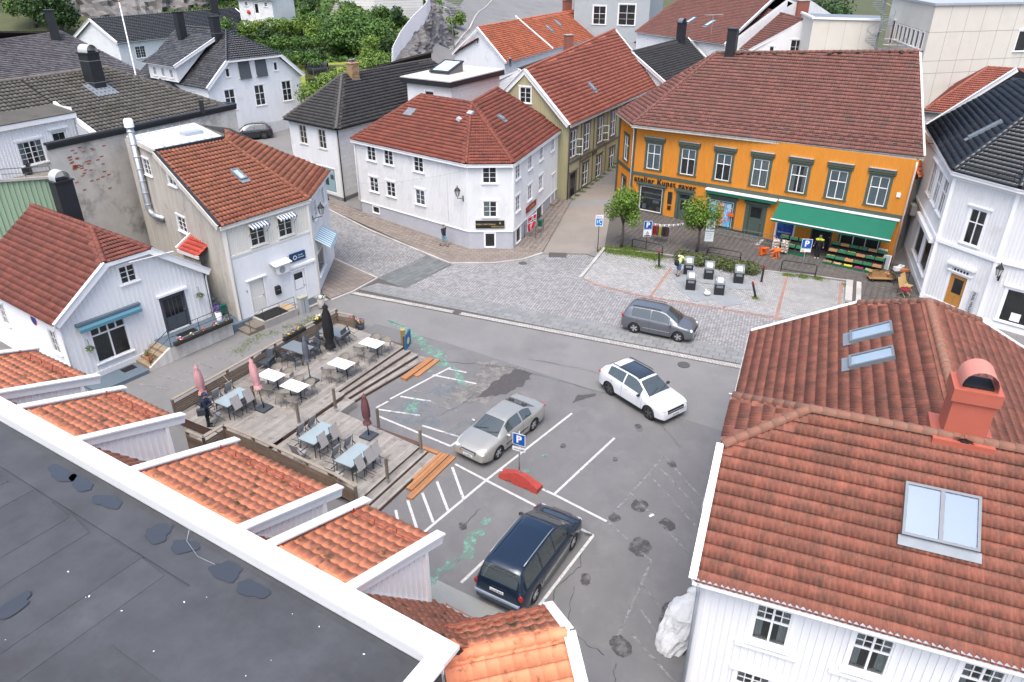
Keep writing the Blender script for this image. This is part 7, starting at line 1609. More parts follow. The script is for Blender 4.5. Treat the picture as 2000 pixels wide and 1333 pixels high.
def car(name,label,loc,heading,S):
 rz=math.atan2(heading[1],heading[0]);z0=gz(loc[0],loc[1])+.02
 if z0<.06:z0=.012 if loc[1]<35 else.03
 t=thing(name,label,'car',(loc[0],loc[1],z0),rz)
 L,W0,H,RW=S['L'],S['W']/2,S['H'],S['RW'];P=S['paint'];hw=L/2
 xs=set(np.round(np.linspace(-hw,hw,70),3).tolist())
 for a in S['wins']+[S['ws'],S['rw']]:xs|={a[0],a[1]}
 xs=sorted(xs);zt=smooth_tab(S['top'],xs);zb=smooth_tab(S['belt'],xs)
 R,Ra=S['r'],S['r']+.055
 sec=[]
 for x,T,B in zip(xs,zt,zb):
  e=max(0,(abs(x)-(hw-.55))/.55);W=W0*(1-.16*e**2.4)
  zl=.22+.1*e
  for xw in S['axles']:
   if abs(x-xw)<Ra:zl=max(zl,R+math.sqrt(Ra*Ra-(x-xw)**2))
  B=min(B,T-.03);z1=max(zl+.015,.36);z1=min(z1,B-.1)if zl<B-.15 else zl+.02
  f=max(0,min(1,(T-B)/max(.05,H-interp(S['belt'],0))));we=(W-.12)*(1-f)+RW*f
  pts=[(W-.02,zl),(W+.005,z1),(W+.012,(z1+B)/2),(W-.012,B-.06),(W-.05,B)]
  a,b=(W-.065,B+.012+.02*f),(we,T-.045-.02*f)
  for k in range(3):q=k/2;pts.append((a[0]+(b[0]-a[0])*(q**1.0)+.012*math.sin(q*math.pi)*f,a[1]+(b[1]-a[1])*q))
  pts+=[(we-.055,T-.014),(we*.55,T),(0,T+.008)]
  sec.append(pts)
 n=11
 cats={}
 def cat_of(i,j):
  xm=(xs[i]+xs[i+1])/2
  if j in(8,9)and S['ws'][0]<=xm<=S['ws'][1]:return('windscreen',0)
  if j in(8,9)and S['rw'][0]<=xm<=S['rw'][1]:return('rear_window',0)
  if j in(8,9)and S.get('sun')and S['sun'][0]<=xm<=S['sun'][1]:return('glass_roof',0)
  if j in(5,6):
   for k,w_ in enumerate(S['wins']):
    if w_[0]<=xm<=w_[1]and zt[i]-zb[i]>.16 and zt[i+1]-zb[i+1]>.16:return('side_window',k)
  if j==0 and S.get('clad'):return('cladding',0)
  return('body',0)
 for i in range(len(xs)-1):
  for j in range(n-1):
   c=cat_of(i,j)
   for s in(1,-1):
    key=(c[0],c[1],s if c[0]=='side_window' else 0)
    m=cats.setdefault(key,MB())
    A,B_,C_,D_=(xs[i],s*sec[i][j][0],sec[i][j][1]),(xs[i+1],s*sec[i+1][j][0],sec[i+1][j][1]),(xs[i+1],s*sec[i+1][j+1][0],sec[i+1][j+1][1]),(xs[i],s*sec[i][j+1][0],sec[i][j+1][1])
    m.quad(*((A,B_,C_,D_)if s<0 else(D_,C_,B_,A)))
 b=cats[('body',0,0)]
 for i in(0,-1):b.quad(*([(xs[i],y,z)for y,z in sec[i]]+[(xs[i],-y,z)for y,z in sec[i][-2::-1]]))
 mm={'body':P,'windscreen':CGLASS,'rear_window':CGLASS,'side_window':CGLASS,'cladding':TRIMB,'glass_roof':M('panorama_glass',(.015,.02,.026),.05,(.02,.026,.032),1,.3,spec=.7,coat=1)}
 body=None
 for key,m in cats.items():
  me=m.mesh(key[0],mm[key[0]],True)
  bm=bmesh.new();bm.from_mesh(me);bmesh.ops.remove_doubles(bm,verts=bm.verts,dist=.0004);bmesh.ops.recalc_face_normals(bm,faces=bm.faces);bm.to_mesh(me);bm.free()
  try:me.set_sharp_from_angle(angle=rad(50))
  except Exception:pass
  o=local(key[0],me,t)
  if key[0]=='body':body=o
 ws=wheel_meshes(R,.2,S.get('rim',RIMM))
 for xw in S['axles']:
  for s in(1,-1):
   wt=local('wheel',ws[0],t,Matrix.Translation((xw,s*(W0-.11),R))@(Matrix.Identity(4)if s>0 else Matrix.Rotation(math.pi,4,'Z')))
   local('rim',ws[1],wt);local('brake',ws[2],wt)
 local('underbody_light_block',MB().box(-hw+.25,hw-.25,-W0+.22,W0-.22,.17,.5).mesh('underbody_light_block',TRIMB),t)  # black box added inside the shell to block light
 it=MB();zf=interp(S['belt'],0)-.28
 it.box(S['rw'][1]if S['rw'][1]<0 else-1.5,S['ws'][1],-W0+.1,W0-.1,zf-.3,zf-.12);local('cabin_floor',it.mesh('cabin_floor',SEAT),t)
 for x in S.get('seats',(.05,-.85)):
  for y in(-.36,.36):
   sm=MB();sm.box(x-.2,x+.3,y-.24,y+.24,zf-.12,zf+.1);sm.hexa([(x-.28,y-.23,zf),(x-.14,y-.23,zf),(x-.14,y+.23,zf),(x-.28,y+.23,zf),(x-.42,y-.2,zf+.52),(x-.32,y-.2,zf+.52),(x-.32,y+.2,zf+.52),(x-.42,y+.2,zf+.52)]);sm.cbox((x-.4,y,zf+.62),(.1,.24,.16));local('seat',sm.mesh('seat',SEAT),t)
 zd=zf+.2;local('dashboard',MB().box(S['ws'][0]+.35,S['ws'][1]+.05,-W0+.14,W0-.14,zd-.2,zd+.02).mesh('dashboard',TRIMB),t)
 hz,hx=S['hl']
 for s in(1,-1):
  local('headlight',MB().ball((0,0,0),1,12,8).mesh('headlight',LAMP,True),t,Matrix.Translation((hw-hx,s*(W0-.3),hz))@Matrix.Rotation(s*-.55,4,'Z')@Matrix.Diagonal((.15,.24,S.get('hh',.085),1)))
  tl=S['tl'];local('tail_light',MB().ball((0,0,0),1,10,6).mesh('tail_light',TAIL,True),t,Matrix.Translation((-hw+tl[0],s*(W0-tl[1]),tl[2]))@Matrix.Diagonal((tl[3],tl[4],tl[5],1)))
  zm_=interp(S['belt'],S['ws'][1]-.3);local('mirror',MB().ball((0,0,0),1,10,6).mesh('mirror',S.get('mir',P),True),t,Matrix.Translation((S['ws'][1]-.42,s*(W0+.09),zm_+.07))@Matrix.Diagonal((.08,.12,.075,1)))
  for x in S['seams']:
   i=min(range(len(xs)),key=lambda q:abs(xs[q]-x));m=MB()
   for j in(1,2,3):
    a,c_=sec[i][j],sec[i][j+1];m.quad((xs[i]-.006,s*(a[0]+.003),a[1]),(xs[i]+.006,s*(a[0]+.003),a[1]),(xs[i]+.006,s*(c_[0]+.003),c_[1]),(xs[i]-.006,s*(c_[0]+.003),c_[1]))
   local('door_seam',m.mesh('door_seam',TRIMB),t)
  for x in S['handles']:
   i=min(range(len(xs)),key=lambda q:abs(xs[q]-x));local('door_handle',MB().cbox((x,s*(sec[i][3][0]+.012),sec[i][3][1]-.03),(.17,.025,.03)).mesh('door_handle',S.get('hm',P)),t)
  if S.get('rails'):
   local('roof_rail',MB().tube([(x,s*(RW-.03),interp(S['top'],x)+.05)for x in np.linspace(S['rails'][0],S['rails'][1],8)],.02,6).mesh('roof_rail',S.get('rm',STEEL),True),t)
  if S.get('strip'):local('side_strip',MB().beam((S['axles'][1]+.5,s*(W0+.013),.5),(S['axles'][0]-.5,s*(W0+.013),.5),.012,.045).mesh('side_strip',S['strip']),t)
 gr=S['grille'];local('grille',MB().box(hw-.075,hw+.012,-gr[0],gr[0],gr[1],gr[2]).mesh('grille',TRIMB),t)
 if S.get('grillebars'):
  for zz in S['grillebars']:local('grille_bar',MB().box(hw,hw+.02,-gr[0]+.03,gr[0]-.03,zz,zz+.018).mesh('grille_bar',SILVER),t)
 local('bumper_lip',MB().box(hw-.12,hw-.02,-W0+.25,W0-.25,.26,.36).mesh('bumper_lip',TRIMB),t)
 pz,rzp=S['plates']
 pf=local('number_plate',MB().box(hw+.012,hw+.026,-.26,.26,pz,pz+.11).mesh('number_plate',PLATE),t);pr_=local('number_plate',MB().box(-hw-.03,-hw-.012,-.26,.26,rzp,rzp+.11).mesh('number_plate',PLATE),t)
 for pl_,txt,mtx in((pf,S['txt'],Matrix.Translation((hw+.03,0,pz+.055))@Matrix.Rotation(rad(90),4,'Z')@UPRIGHT),(pr_,S['txt'],Matrix.Translation((-hw-.034,0,rzp+.055))@Matrix.Rotation(rad(-90),4,'Z')@UPRIGHT)):local('lettering',text_mesh(txt,.1,BLACK,.002),pl_,mtx)
 if S.get('rearbumper'):local('bumper_top',MB().box(-hw-.06,-hw+.12,-W0+.12,W0-.12,.56,.64).mesh('bumper_top',M('worn_bumper',(.28,.33,.4),.5)),t)
 for w_ in S.get('wipers',((-.55,.05),(.1,.6))):
  x0=S['ws'][1]-.02;local('wiper',MB().tube([(x0,w_[0],interp(S['top'],x0)+.03),(x0-.18,w_[1],interp(S['top'],x0-.18)+.03)],.012,4).mesh('wiper',TRIMB),t)
 return t
B9=lambda z,f:[(-3,z+.02),(-.5,z),(1.2,z-.03),(3,z-f)]
car('sedan_car','champagne-silver four-door sedan parked beside the deck',(-.48,27.25),(-.594,-.804),dict(L=4.76,W=1.80,H=1.42,RW=.56,r=.315,axles=(1.34,-1.33),paint=paint('champagne_paint',(.40,.39,.35)),top=[(-2.38,.72),(-2.34,.94),(-2.2,1.0),(-1.72,1.04),(-1.05,1.34),(-.75,1.405),(-.2,1.42),(.2,1.405),(.42,1.36),(1.2,.98),(1.6,.92),(2.05,.82),(2.3,.72),(2.38,.58)],
belt=B9(.93,.22),ws=(.45,1.2),rw=(-1.68,-.95),wins=[(-.42,.62),(-1.2,-.5)],seams=(.75,-.46,-1.05),handles=(-.25,-1.05),hl=(.66,.2),hh=.075,tl=(.05,.28,.82,.07,.22,.1),grille=(.4,.56,.68),grillebars=(.585,.62,.655),plates=(.42,.75),txt='LF 36870',strip=TRIMB))
car('white_suv','white compact SUV with dark glass roof turning in the car park',(6.35,30.34),(.59,-.81),dict(L=4.46,W=1.84,H=1.61,RW=.58,r=.35,axles=(1.365,-1.365),paint=paint('white_car_paint',(.72,.74,.76),.15,.3),rim=RIMD,clad=True,sun=(-1.15,.28),mir=TRIMB,top=[(-2.23,.8),(-2.18,1.08),(-1.95,1.34),(-1.62,1.53),(-1.3,1.585),(-.3,1.61),(.1,1.595),(.38,1.52),(1.15,1.06),(1.5,1.02),(1.95,.93),(2.18,.8),(2.23,.62)],
belt=[(-3,1.14),(-1.6,1.1),(0,1.02),(1.2,.97),(3,.72)],ws=(.4,1.15),rw=(-2.05,-1.66),wins=[(-.42,.72),(-1.55,-.5)],seams=(.85,-.46,-1.2),handles=(-.2,-1.1),hl=(.78,.2),hh=.06,tl=(.08,.2,1.0,.08,.2,.09),grille=(.52,.58,.76),grillebars=(.66,),plates=(.42,.72),txt='EK 57293',rails=(-1.5,.1),rm=TRIMB))
car('grey_hatchback','dark grey tall hatchback driving along the cobbled edge of the square',(8.59,37.81),(.9,-.44),dict(L=4.21,W=1.76,H=1.6,RW=.6,r=.315,axles=(1.3,-1.28),paint=paint('gunmetal_paint',(.145,.155,.17)),top=[(-2.1,.75),(-2.07,1.05),(-1.9,1.4),(-1.72,1.54),(-1.45,1.585),(-.4,1.6),(.1,1.585),(.4,1.52),(1.25,1.02),(1.6,.95),(1.9,.84),(2.06,.72),(2.1,.56)],
belt=[(-3,1.06),(-1,1.02),(1.2,.95),(3,.66)],ws=(.42,1.22),rw=(-2.03,-1.78),wins=[(-.35,.72),(-1.5,-.43)],seams=(.85,-.39,-1.1),handles=(-.2,-1.05),hl=(.72,.22),hh=.09,tl=(.08,.14,.98,.07,.1,.13),grille=(.38,.58,.68),plates=(.4,.66),txt='AE 97214',rails=(-1.5,.15),rm=TRIMB,strip=STEEL))
car('blue_minivan','dark blue minivan with roof rails parked in a marked bay, rear towards viewer',(.71,19.4),(.505,.863),dict(L=4.8,W=1.94,H=1.74,RW=.68,r=.33,axles=(1.47,-1.42),paint=paint('navy_paint',(.008,.022,.045),.45,.25),top=[(-2.4,.72),(-2.36,1.05),(-2.2,1.42),(-2.02,1.64),(-1.85,1.705),(-1.0,1.74),(0,1.74),(.5,1.69),(.72,1.6),(1.55,1.1),(1.95,.99),(2.2,.88),(2.36,.74),(2.4,.58)],
belt=[(-3,1.04),(-1,1.02),(1.4,.98),(3,.7)],ws=(.72,1.52),rw=(-2.3,-2.04),wins=[(.08,1.0),(-.85,0.0),(-1.95,-.95)],seams=(1.1,.04,-.9),handles=(.2,-.1),hl=(.74,.22),tl=(.09,.12,.88,.07,.1,.14),grille=(.4,.56,.72),plates=(.4,.86),txt='LC 67 874',rails=(-1.75,.35),seats=(.4,-.5,-1.3),rearbumper=True,mir=TRIMB))
car('black_estate_suv','black SUV parked in the street before the white villa',(-28.9,81.6),(-.93,-.36),dict(L=4.75,W=1.92,H=1.66,RW=.6,r=.37,axles=(1.42,-1.42),paint=paint('black_car_paint',(.012,.014,.017),.2,.25),rim=RIMD,top=[(-2.37,.85),(-2.33,1.08),(-2.05,1.38),(-1.75,1.57),(-1.4,1.63),(-.3,1.66),(.1,1.64),(.4,1.56),(1.2,1.1),(1.6,1.05),(2.1,.94),(2.32,.8),(2.37,.6)],
belt=B9(1.04,.25),ws=(.42,1.2),rw=(-2.2,-1.8),wins=[(-.45,.72),(-1.7,-.52)],seams=(.85,-.48,-1.3),handles=(-.2,-1.1),hl=(.78,.2),tl=(.08,.2,1.0,.08,.2,.09),grille=(.5,.58,.78),plates=(.42,.75),txt='EB 41265'))

# ------------------------------------------------------------------ timber deck
DO,D1,D2=Vector((-15.45,28.3,0)),Vector((.49,.872,0)),Vector((.872,-.49,0));DA=math.atan2(D1.y,D1.x)
def k(s,t,z):return DO+D1*s+D2*t+Vector((0,0,z))
def blk(s0,s1,t0,t1,z0,z1):return MB().hexa([k(s0,t0,z0),k(s1,t0,z0),k(s1,t1,z0),k(s0,t1,z0),k(s0,t0,z1),k(s1,t0,z1),k(s1,t1,z1),k(s0,t1,z1)])
deck=thing('timber_deck','weathered grey two-level timber deck with wide steps for outdoor seating','deck',tuple(k(5,5,0)))
ZU,ZL=.6,.42
rr=random.Random(21);bw=.145
blk(-.1,10.7,.05,4.95,.05,ZU-.06).build('deck_base',DECK_R,deck);blk(-.4,3.9,5.0,10.9,.02,ZL-.06).build('deck_base',DECK_R,deck)
t=0.02
while t<5.5:
 smax=10.85-max(0,(t-.8))*.1 if t<5.0 else 5.1
 s=-.15
 while s<smax-.1:
  e=min(smax,s+rr.uniform(2.6,4.8))
  if smax-e<.6:e=smax
  blk(s,e-.006,t,t+bw-.008,ZU-.03+rr.uniform(-.002,.002),ZU+rr.uniform(-.002,.002)).build('deck_board',DECK,deck);s=e
 t+=bw
t=5.56
while t<10.95:
 s=-.42;smax=4.05-.09*(t-5.5)
 while s<smax-.1:
  e=min(smax,s+rr.uniform(1.8,4.4))
  if smax-e<.5:e=smax
  blk(s,e-.006,t,t+bw-.008,ZL-.03,ZL+rr.uniform(-.002,.002)).build('deck_board',DECK,deck);s=e
 t+=bw
blk(1.0,5.0,5.5,5.53,ZL+.003,ZU-.032).build('riser',DECK_R,deck)
blk(4.0,5.1,5.55,6.15,.02,ZL-.03).build('landing',DECK,deck)
for kk_ in range(4):  # fanned steps of the upper deck
 def o_(s,q):return 5.05+q*(.22+.26*(s-4.5)/6.2)
 z=ZU-.15*(kk_+1)
 for j in range(3):
  a0=kk_+j/3;a1=kk_+(j+.95)/3;s0,s1=4.5,10.45+.1*kk_
  MB().hexa([k(s0,o_(s0,a0),z-.028),k(s1,o_(s1,a0),z-.028),k(s1,o_(s1,a1),z-.028),k(s0,o_(s0,a1),z-.028),k(s0,o_(s0,a0),z),k(s1,o_(s1,a0),z),k(s1,o_(s1,a1),z),k(s0,o_(s0,a1),z)]).build('tread_board',DECK if kk_<3 else DECK,deck)
 MB().hexa([k(4.5,o_(4.5,kk_)+.002,z-.1),k(10.4,o_(10.4,kk_)+.002,z-.1),k(10.4,o_(10.4,kk_)+.024,z-.1),k(4.5,o_(4.5,kk_)+.024,z-.1),k(4.5,o_(4.5,kk_)+.002,z+.118),k(10.4,o_(10.4,kk_)+.002,z+.118),k(10.4,o_(10.4,kk_)+.024,z+.118),k(4.5,o_(4.5,kk_)+.024,z+.118)]).build('riser',DECK_R,deck)
for(s0,s1,t0,t1,z)in((8.3,10.75,6.45,6.8,.15),(8.9,10.9,6.82,7.1,.08)):blk(s0,s1,t0,t1,0,z).build('new_tread',DECK_N,deck)
for i,(t0,t1,z)in enumerate(((11.0,11.42,.28),(11.42,11.85,.14))):
 for j in range(3):w3=(t1-t0)/3;blk(-.6,3.62+.1*i,t0+j*w3+.026,t0+(j+1)*w3-.004+.02,z-.028,z+rr.uniform(-.002,.002)).build('tread_board',DECK,deck)
 blk(-.6,3.6,t0+.001,t0+.024,z,z+.11).build('riser',DECK_R,deck)
blk(-.6,3.7,11.88,11.9,0,.1).build('riser',DECK_R,deck)
for(s0,s1,t0,t1,z)in((1.9,3.95,11.87,12.0,.17),(1.3,4.0,12.0,12.14,.14),(1.3,4.05,12.15,12.3,.14),(.9,4.1,12.31,12.45,.08),(.9,4.1,12.46,12.6,.08),(3.76,3.9,8.4,11.86,.2),(3.92,4.05,8.4,11.86,.12)):blk(s0,s1,t0,t1,0,z).build('new_tread',DECK_N,deck)
def fence(name,label,P,zb,hgt,slats,posts,group=None,rail=True):
 f=thing(name,label,'fence',tuple(P[0]),group=group)
 for a,b in zip(P,P[1:]):
  a,b=Vector(a),Vector(b);L=(b-a).length;n=max(1,round(L/posts));d=(b-a).normalized();s_=d.cross(Vector((0,0,1)))
  for i in range(n+1):
   p=a+(b-a)*i/n;MB().cbox((p.x,p.y,zb+hgt/2-.12),(.1,.1,hgt+.2),math.atan2(d.y,d.x)).build('post',FENCEP,f)
  for i in range(n):
   p,q_=a+(b-a)*i/n,a+(b-a)*(i+1)/n
   for j in range(slats):
    z=zb+.08+j*(hgt-.26)/slats;MB().beam(Vector((p.x,p.y,z+.04))+s_*.06,Vector((q_.x,q_.y,z+.04))+s_*.06,.022,(hgt-.26)/slats-.022).build('slat',FENCEW,f)
  if rail:MB().beam(Vector((a.x,a.y,zb+hgt-.02)),Vector((b.x,b.y,zb+hgt-.02)),.14,.04).build('handrail',RAILW,f)
 return f
fence('deck_fence','long brown slatted fence along the back of the deck facing the houses',[k(-.2,0,0),k(10.9,0,0)],ZU,.9,6,1.55)
fence('deck_end_fence','short brown slatted fence panel at the far end of the deck by the flower pots',[k(10.9,0.0,0),k(11.05,1.1,0)],ZU-.25,.95,6,1.2)
fence('deck_front_fence','brown slatted fence along the near side of the lower deck behind the orange dormers',[k(-.3,3.45,0),k(-.3,5.2,0),k(-.55,10.0,0),k(-.75,11.2,0)],ZL-.05,.98,7,1.5)
fence('deck_gate_fence','angled brown slatted fence at the near corner opening of the deck',[k(-1.4,2.4,0),k(-1.4,3.45,0),k(-.3,3.45,0)],ZU-.2,.95,6,1.1)
blk(-1.35,-.2,2.3,3.4,.1,ZU-.02).build('entry_landing',DECK,deck)
def tpost(s,t,z,lb,hgt=1.1):
 o=thing('rope_post',lb,'post',tuple(k(s,t,z)),DA,group='timber rope posts on the deck');local('shaft',MB().cbox((0,0,hgt/2),(.1,.1,hgt)).mesh('shaft',FENCEP),o);local('foot',MB().cbox((0,0,.03),(.14,.14,.06)).mesh('foot',STEEL),o)
def Dst(x,y):v=Vector((x,y,0))-DO;return v.dot(D1),v.dot(D2)
for x,y,z,lb in((-6.05,27.34,ZL,'timber post on the lower deck edge near the brown parasol'),(-3.95,25.7,ZL,'timber post at the lower deck corner by the sedan'),(-5.1,23.7,ZL,'timber post with coiled wire on the lower deck front edge'),(-8.3,28.75,ZU,'timber post at the foot of the upper steps'),(-9.7,27.55,ZU,'timber post at the step down between the deck levels'),(-12.15,28.99,ZU,'timber post behind the leaning pink parasol')):tpost(*Dst(x,y),z,lb)
rope=thing('slack_rope','thin slack rope strung between the timber posts of the deck','rope',(-11,28.3,ZU));
for a,b in(((-14.2,30.6,1.45),(-12.15,29.0,1.5)),((-12.15,29.0,1.5),(-9.7,27.55,1.5))):
 a,b=Vector(a),Vector(b);MB().tube([a.lerp(b,i/10)-Vector((0,0,.45*math.sin(math.pi*i/10)))for i in range(11)],.012,4).build('strand',M('pale_rope',(.4,.34,.24),.9),rope)

 # ------------------------------------------------------------------ deck furniture
WTOP=M('white_tabletop',(.80,.80,.80),.35,(.76,.76,.76),2,.4);GTOP=M('grey_glass_top',(.30,.36,.38),.12,(.25,.31,.33),1.5,.5,spec=.6);WICK=M('taupe_wicker',(.34,.31,.27),.75,(.24,.22,.19),20,.6);LEGG=M('grey_tube',(.16,.155,.15),.45,(.11,.11,.105),5,.5);DKPL=M('dark_resin',(.055,.065,.078),.55,(.04,.048,.058),4,.5);TXT=M('grey_textilene',(.33,.32,.31),.8,(.26,.25,.245),8,.5)
def proto_table(mat,L,W,legs='pedestal',name='cafe_table',cat='table'):
 o=thing(name,'x',cat);H=.73
 local('table_top',MB().box(-L/2,L/2,-W/2,W/2,H-.025,H).mesh('table_top',mat),o)
 if legs=='pedestal':
  for x in(-L*.27,L*.27):
   m=MB();m.tube([(x,0,.05),(x,0,H-.025)],.03,8);local('column',m.mesh('column',BLACKIRON,True),o)
   for a in range(4):
    an=a*math.pi/2+.785;local('foot',MB().tube([(x,0,.16),(x+.14*math.cos(an),.14*math.sin(an),.1),(x+.27*math.cos(an),.27*math.sin(an),.015)],.016,5).mesh('foot',BLACKIRON,True),o)
 else:
  for x in(-1,1):
   for y in(-1,1):local('leg',MB().tube([(x*(L/2-.08),y*(W/2-.08),H-.03),(x*(L/2-.03),y*(W/2-.03),0)],.022,6).mesh('leg',LEGG if legs=='grey' else BLACKIRON,True),o)
  m=MB()
  for a,b in(((-L/2,-W/2),(L/2,-W/2)),((L/2,-W/2),(L/2,W/2)),((L/2,W/2),(-L/2,W/2)),((-L/2,W/2),(-L/2,-W/2))):m.beam((a[0],a[1],H-.03),(b[0],b[1],H-.03),.03,.045)
  local('rim',m.mesh('rim',LEGG),o)
 return Proto(o)
def proto_wicker():
 o=thing('wicker_chair','x','chair')
 s=MB();s.lathe([(0,.435),(.2,.432),(.25,.44),(.255,.455),(.2,.45),(0,.448)],18);local('seat',s.mesh('seat',WICK,True),o)
 # wrap-round back: curved band
 V=[];n=14
 for i in range(n+1):
  a=math.pi*.5+(i/n-.5)*math.pi*1.25;f=1-abs(i/n-.5)*2;z1=.62+.20*f**.7
  V+=[(.26*math.cos(a),-.02+.26*math.sin(a),.47),(.29*math.cos(a),-.02+.29*math.sin(a),z1)]
 local('backrest',MB().add(V,[(2*i,2*i+2,2*i+3,2*i+1)for i in range(n)]).mesh('backrest',WICK,True),o)
 local('back_frame',MB().tube([(V[2*i+1][0],V[2*i+1][1],V[2*i+1][2])for i in range(n+1)],.014,6).mesh('back_frame',LEGG,True),o)
 for x in(-1,1):
  for y in(-1,1):local('leg',MB().tube([(x*.17,y*.17,.44),(x*.23,y*.24,0)],.013,6).mesh('leg',LEGG,True),o)
 return Proto(o)
def proto_arm(mat,frame,name='stacking_chair'):
 o=thing(name,'x','chair')
 local('seat',MB().box(-.24,.24,-.22,.24,.42,.445).mesh('seat',mat),o)
 local('backrest',MB().hexa([(-.24,.22,.44),(.24,.22,.44),(.24,.245,.44),(-.24,.245,.44),(-.23,.34,.88),(.23,.34,.88),(.23,.36,.88),(-.23,.36,.88)]).mesh('backrest',mat),o)
 for x in(-1,1):
  local('leg',MB().tube([(x*.26,-.24,0),(x*.26,-.22,.64),(x*.26,.27,.64)],.014,6).mesh('leg',frame,True),o);local('leg',MB().tube([(x*.25,.34,0),(x*.25,.2,.44),(x*.245,.35,.88)],.014,6).mesh('leg',frame,True),o)
  local('armrest',MB().box(x*.26-.025,x*.26+.025,-.22,.26,.64,.66).mesh('armrest',frame),o)
 return Proto(o)
def proto_fold(mat):
 o=thing('folding_chair','x','chair')
 local('seat',MB().box(-.22,.22,-.2,.22,.43,.45).mesh('seat',mat),o);local('backrest',MB().hexa([(-.22,.2,.46),(.22,.2,.46),(.22,.22,.46),(-.22,.22,.46),(-.21,.36,1.02),(.21,.36,1.02),(.21,.38,1.02),(-.21,.38,1.02)]).mesh('backrest',mat),o)
 for x in(-1,1):
  local('leg',MB().tube([(x*.24,-.3,0),(x*.24,.1,.52),(x*.23,.38,1.03)],.013,6).mesh('leg',BLACKIRON,True),o);local('leg',MB().tube([(x*.22,.34,0),(x*.22,-.2,.45)],.013,6).mesh('leg',BLACKIRON,True),o)
  local('armrest',MB().box(x*.25-.02,x*.25+.02,-.24,.22,.66,.685).mesh('armrest',BLACKIRON),o)
 return Proto(o)
pw,pa,pfld,pft=proto_wicker(),proto_arm(DKPL,BLACKIRON),proto_fold(TXT),None
pt_w,pt_g,pt_d=proto_table(WTOP,1.2,.78),proto_table(GTOP,1.5,.92,'dark','glass_table'),proto_table(M('slate_table_top',(.16,.19,.21),.3,(.13,.155,.175),2,.5),1.5,.9,'grey','grey_table')
A2=math.atan2(D2.y,D2.x)
rr=random.Random(5)
WT=[((-7.42,33.96),'nearest the blue board sign'),((-8.59,31.77),'at the top of the upper steps'),((-10.37,29.63),'in the middle of the deck'),((-11.76,30.62),'beside the leaning pink parasol')]
for(x,y),lb in WT:
 pt_w.place((x,y,ZU),A2,'white-topped cafe table '+lb,group='white cafe tables')
 for i,(dx,dy,side)in enumerate(((-.32,.62,'far left'),(.34,.6,'far right'),(-.3,-.62,'near left'),(.36,-.6,'near right'))):
  dx+=rr.uniform(-.08,.08);dy+=rr.uniform(-.05,.1)*(1 if dy>0 else-1)
  p=Vector((x,y,0))+D2*dx+D1*dy
  pw.place((p.x,p.y,ZU),A2+(0 if dy>0 else math.pi)+rr.uniform(-.35,.35),'taupe wicker chair %s of the white table %s'%(side,lb),group='wicker chairs at the white tables')
p=Vector((-11.23,33.5,0));pt_d.place((p.x,p.y,ZU),A2,'slate-grey table by the back fence under the flower box',group='grey tables')
for i,(dx,dy,lb)in enumerate(((-.45,-.65,'near left'),(.4,-.68,'near right'),(.45,.66,'far right'),(-.4,.66,'far left'))):
 q_=p+D2*dx+D1*dy;pa.place((q_.x,q_.y,ZU),A2+(0 if dy>0 else math.pi)+rr.uniform(-.2,.2),'dark resin armchair, %s of the slate-grey table by the fence'%lb,group='dark resin chairs')
p=Vector((-9.75,35.3,0));pt_d.place((p.x,p.y,ZU),A2+.1,'slate-grey table half hidden behind the black parasol',group='grey tables')
TIL=lambda a:Matrix.Rotation(a,4,'X')
for dx,dy,a,lb,z in((-.55,-.75,.5,'leaning at its left',.02),(.75,.1,.45,'leaning at its right',.02),(.5,.75,.45,'leaning behind it',.02)):
 q_=p+D2*dx+D1*dy;ang=A2+math.atan2(dy,dx)-math.pi/2;pa.place((q_.x,q_.y,ZU+z),ang+rr.uniform(-.2,.2),'dark armchair tipped against the table by the black parasol, '+lb,tilt=TIL(.5),group='dark resin chairs')
pa.place((-10.6,34.3,ZU),A2+2.6,'dark resin armchair standing alone between the two slate-grey tables',group='dark resin chairs')
lg=thing('lounge_chair','bulky dark blue-grey lounge armchair against the back fence','armchair',(-12.75,32.6,ZU),A2+.3)
local('seat',MB().box(-.35,.35,-.3,.32,.3,.42).mesh('seat',DKPL),lg);local('backrest',MB().hexa([(-.34,.26,.4),(.34,.26,.4),(.34,.36,.4),(-.34,.36,.4),(-.32,.42,.85),(.32,.42,.85),(.32,.5,.85),(-.32,.5,.85)]).mesh('backrest',DKPL),lg)
for s in(-1,1):
 local('armrest',MB().box(s*.38-.06,s*.38+.06,-.3,.36,.5,.58).mesh('armrest',DKPL),lg)
 for y in(-.26,.3):local('leg',MB().box(s*.38-.03,s*.38+.03,y-.03,y+.03,0,.5).mesh('leg',DKPL),lg)
A1=DA
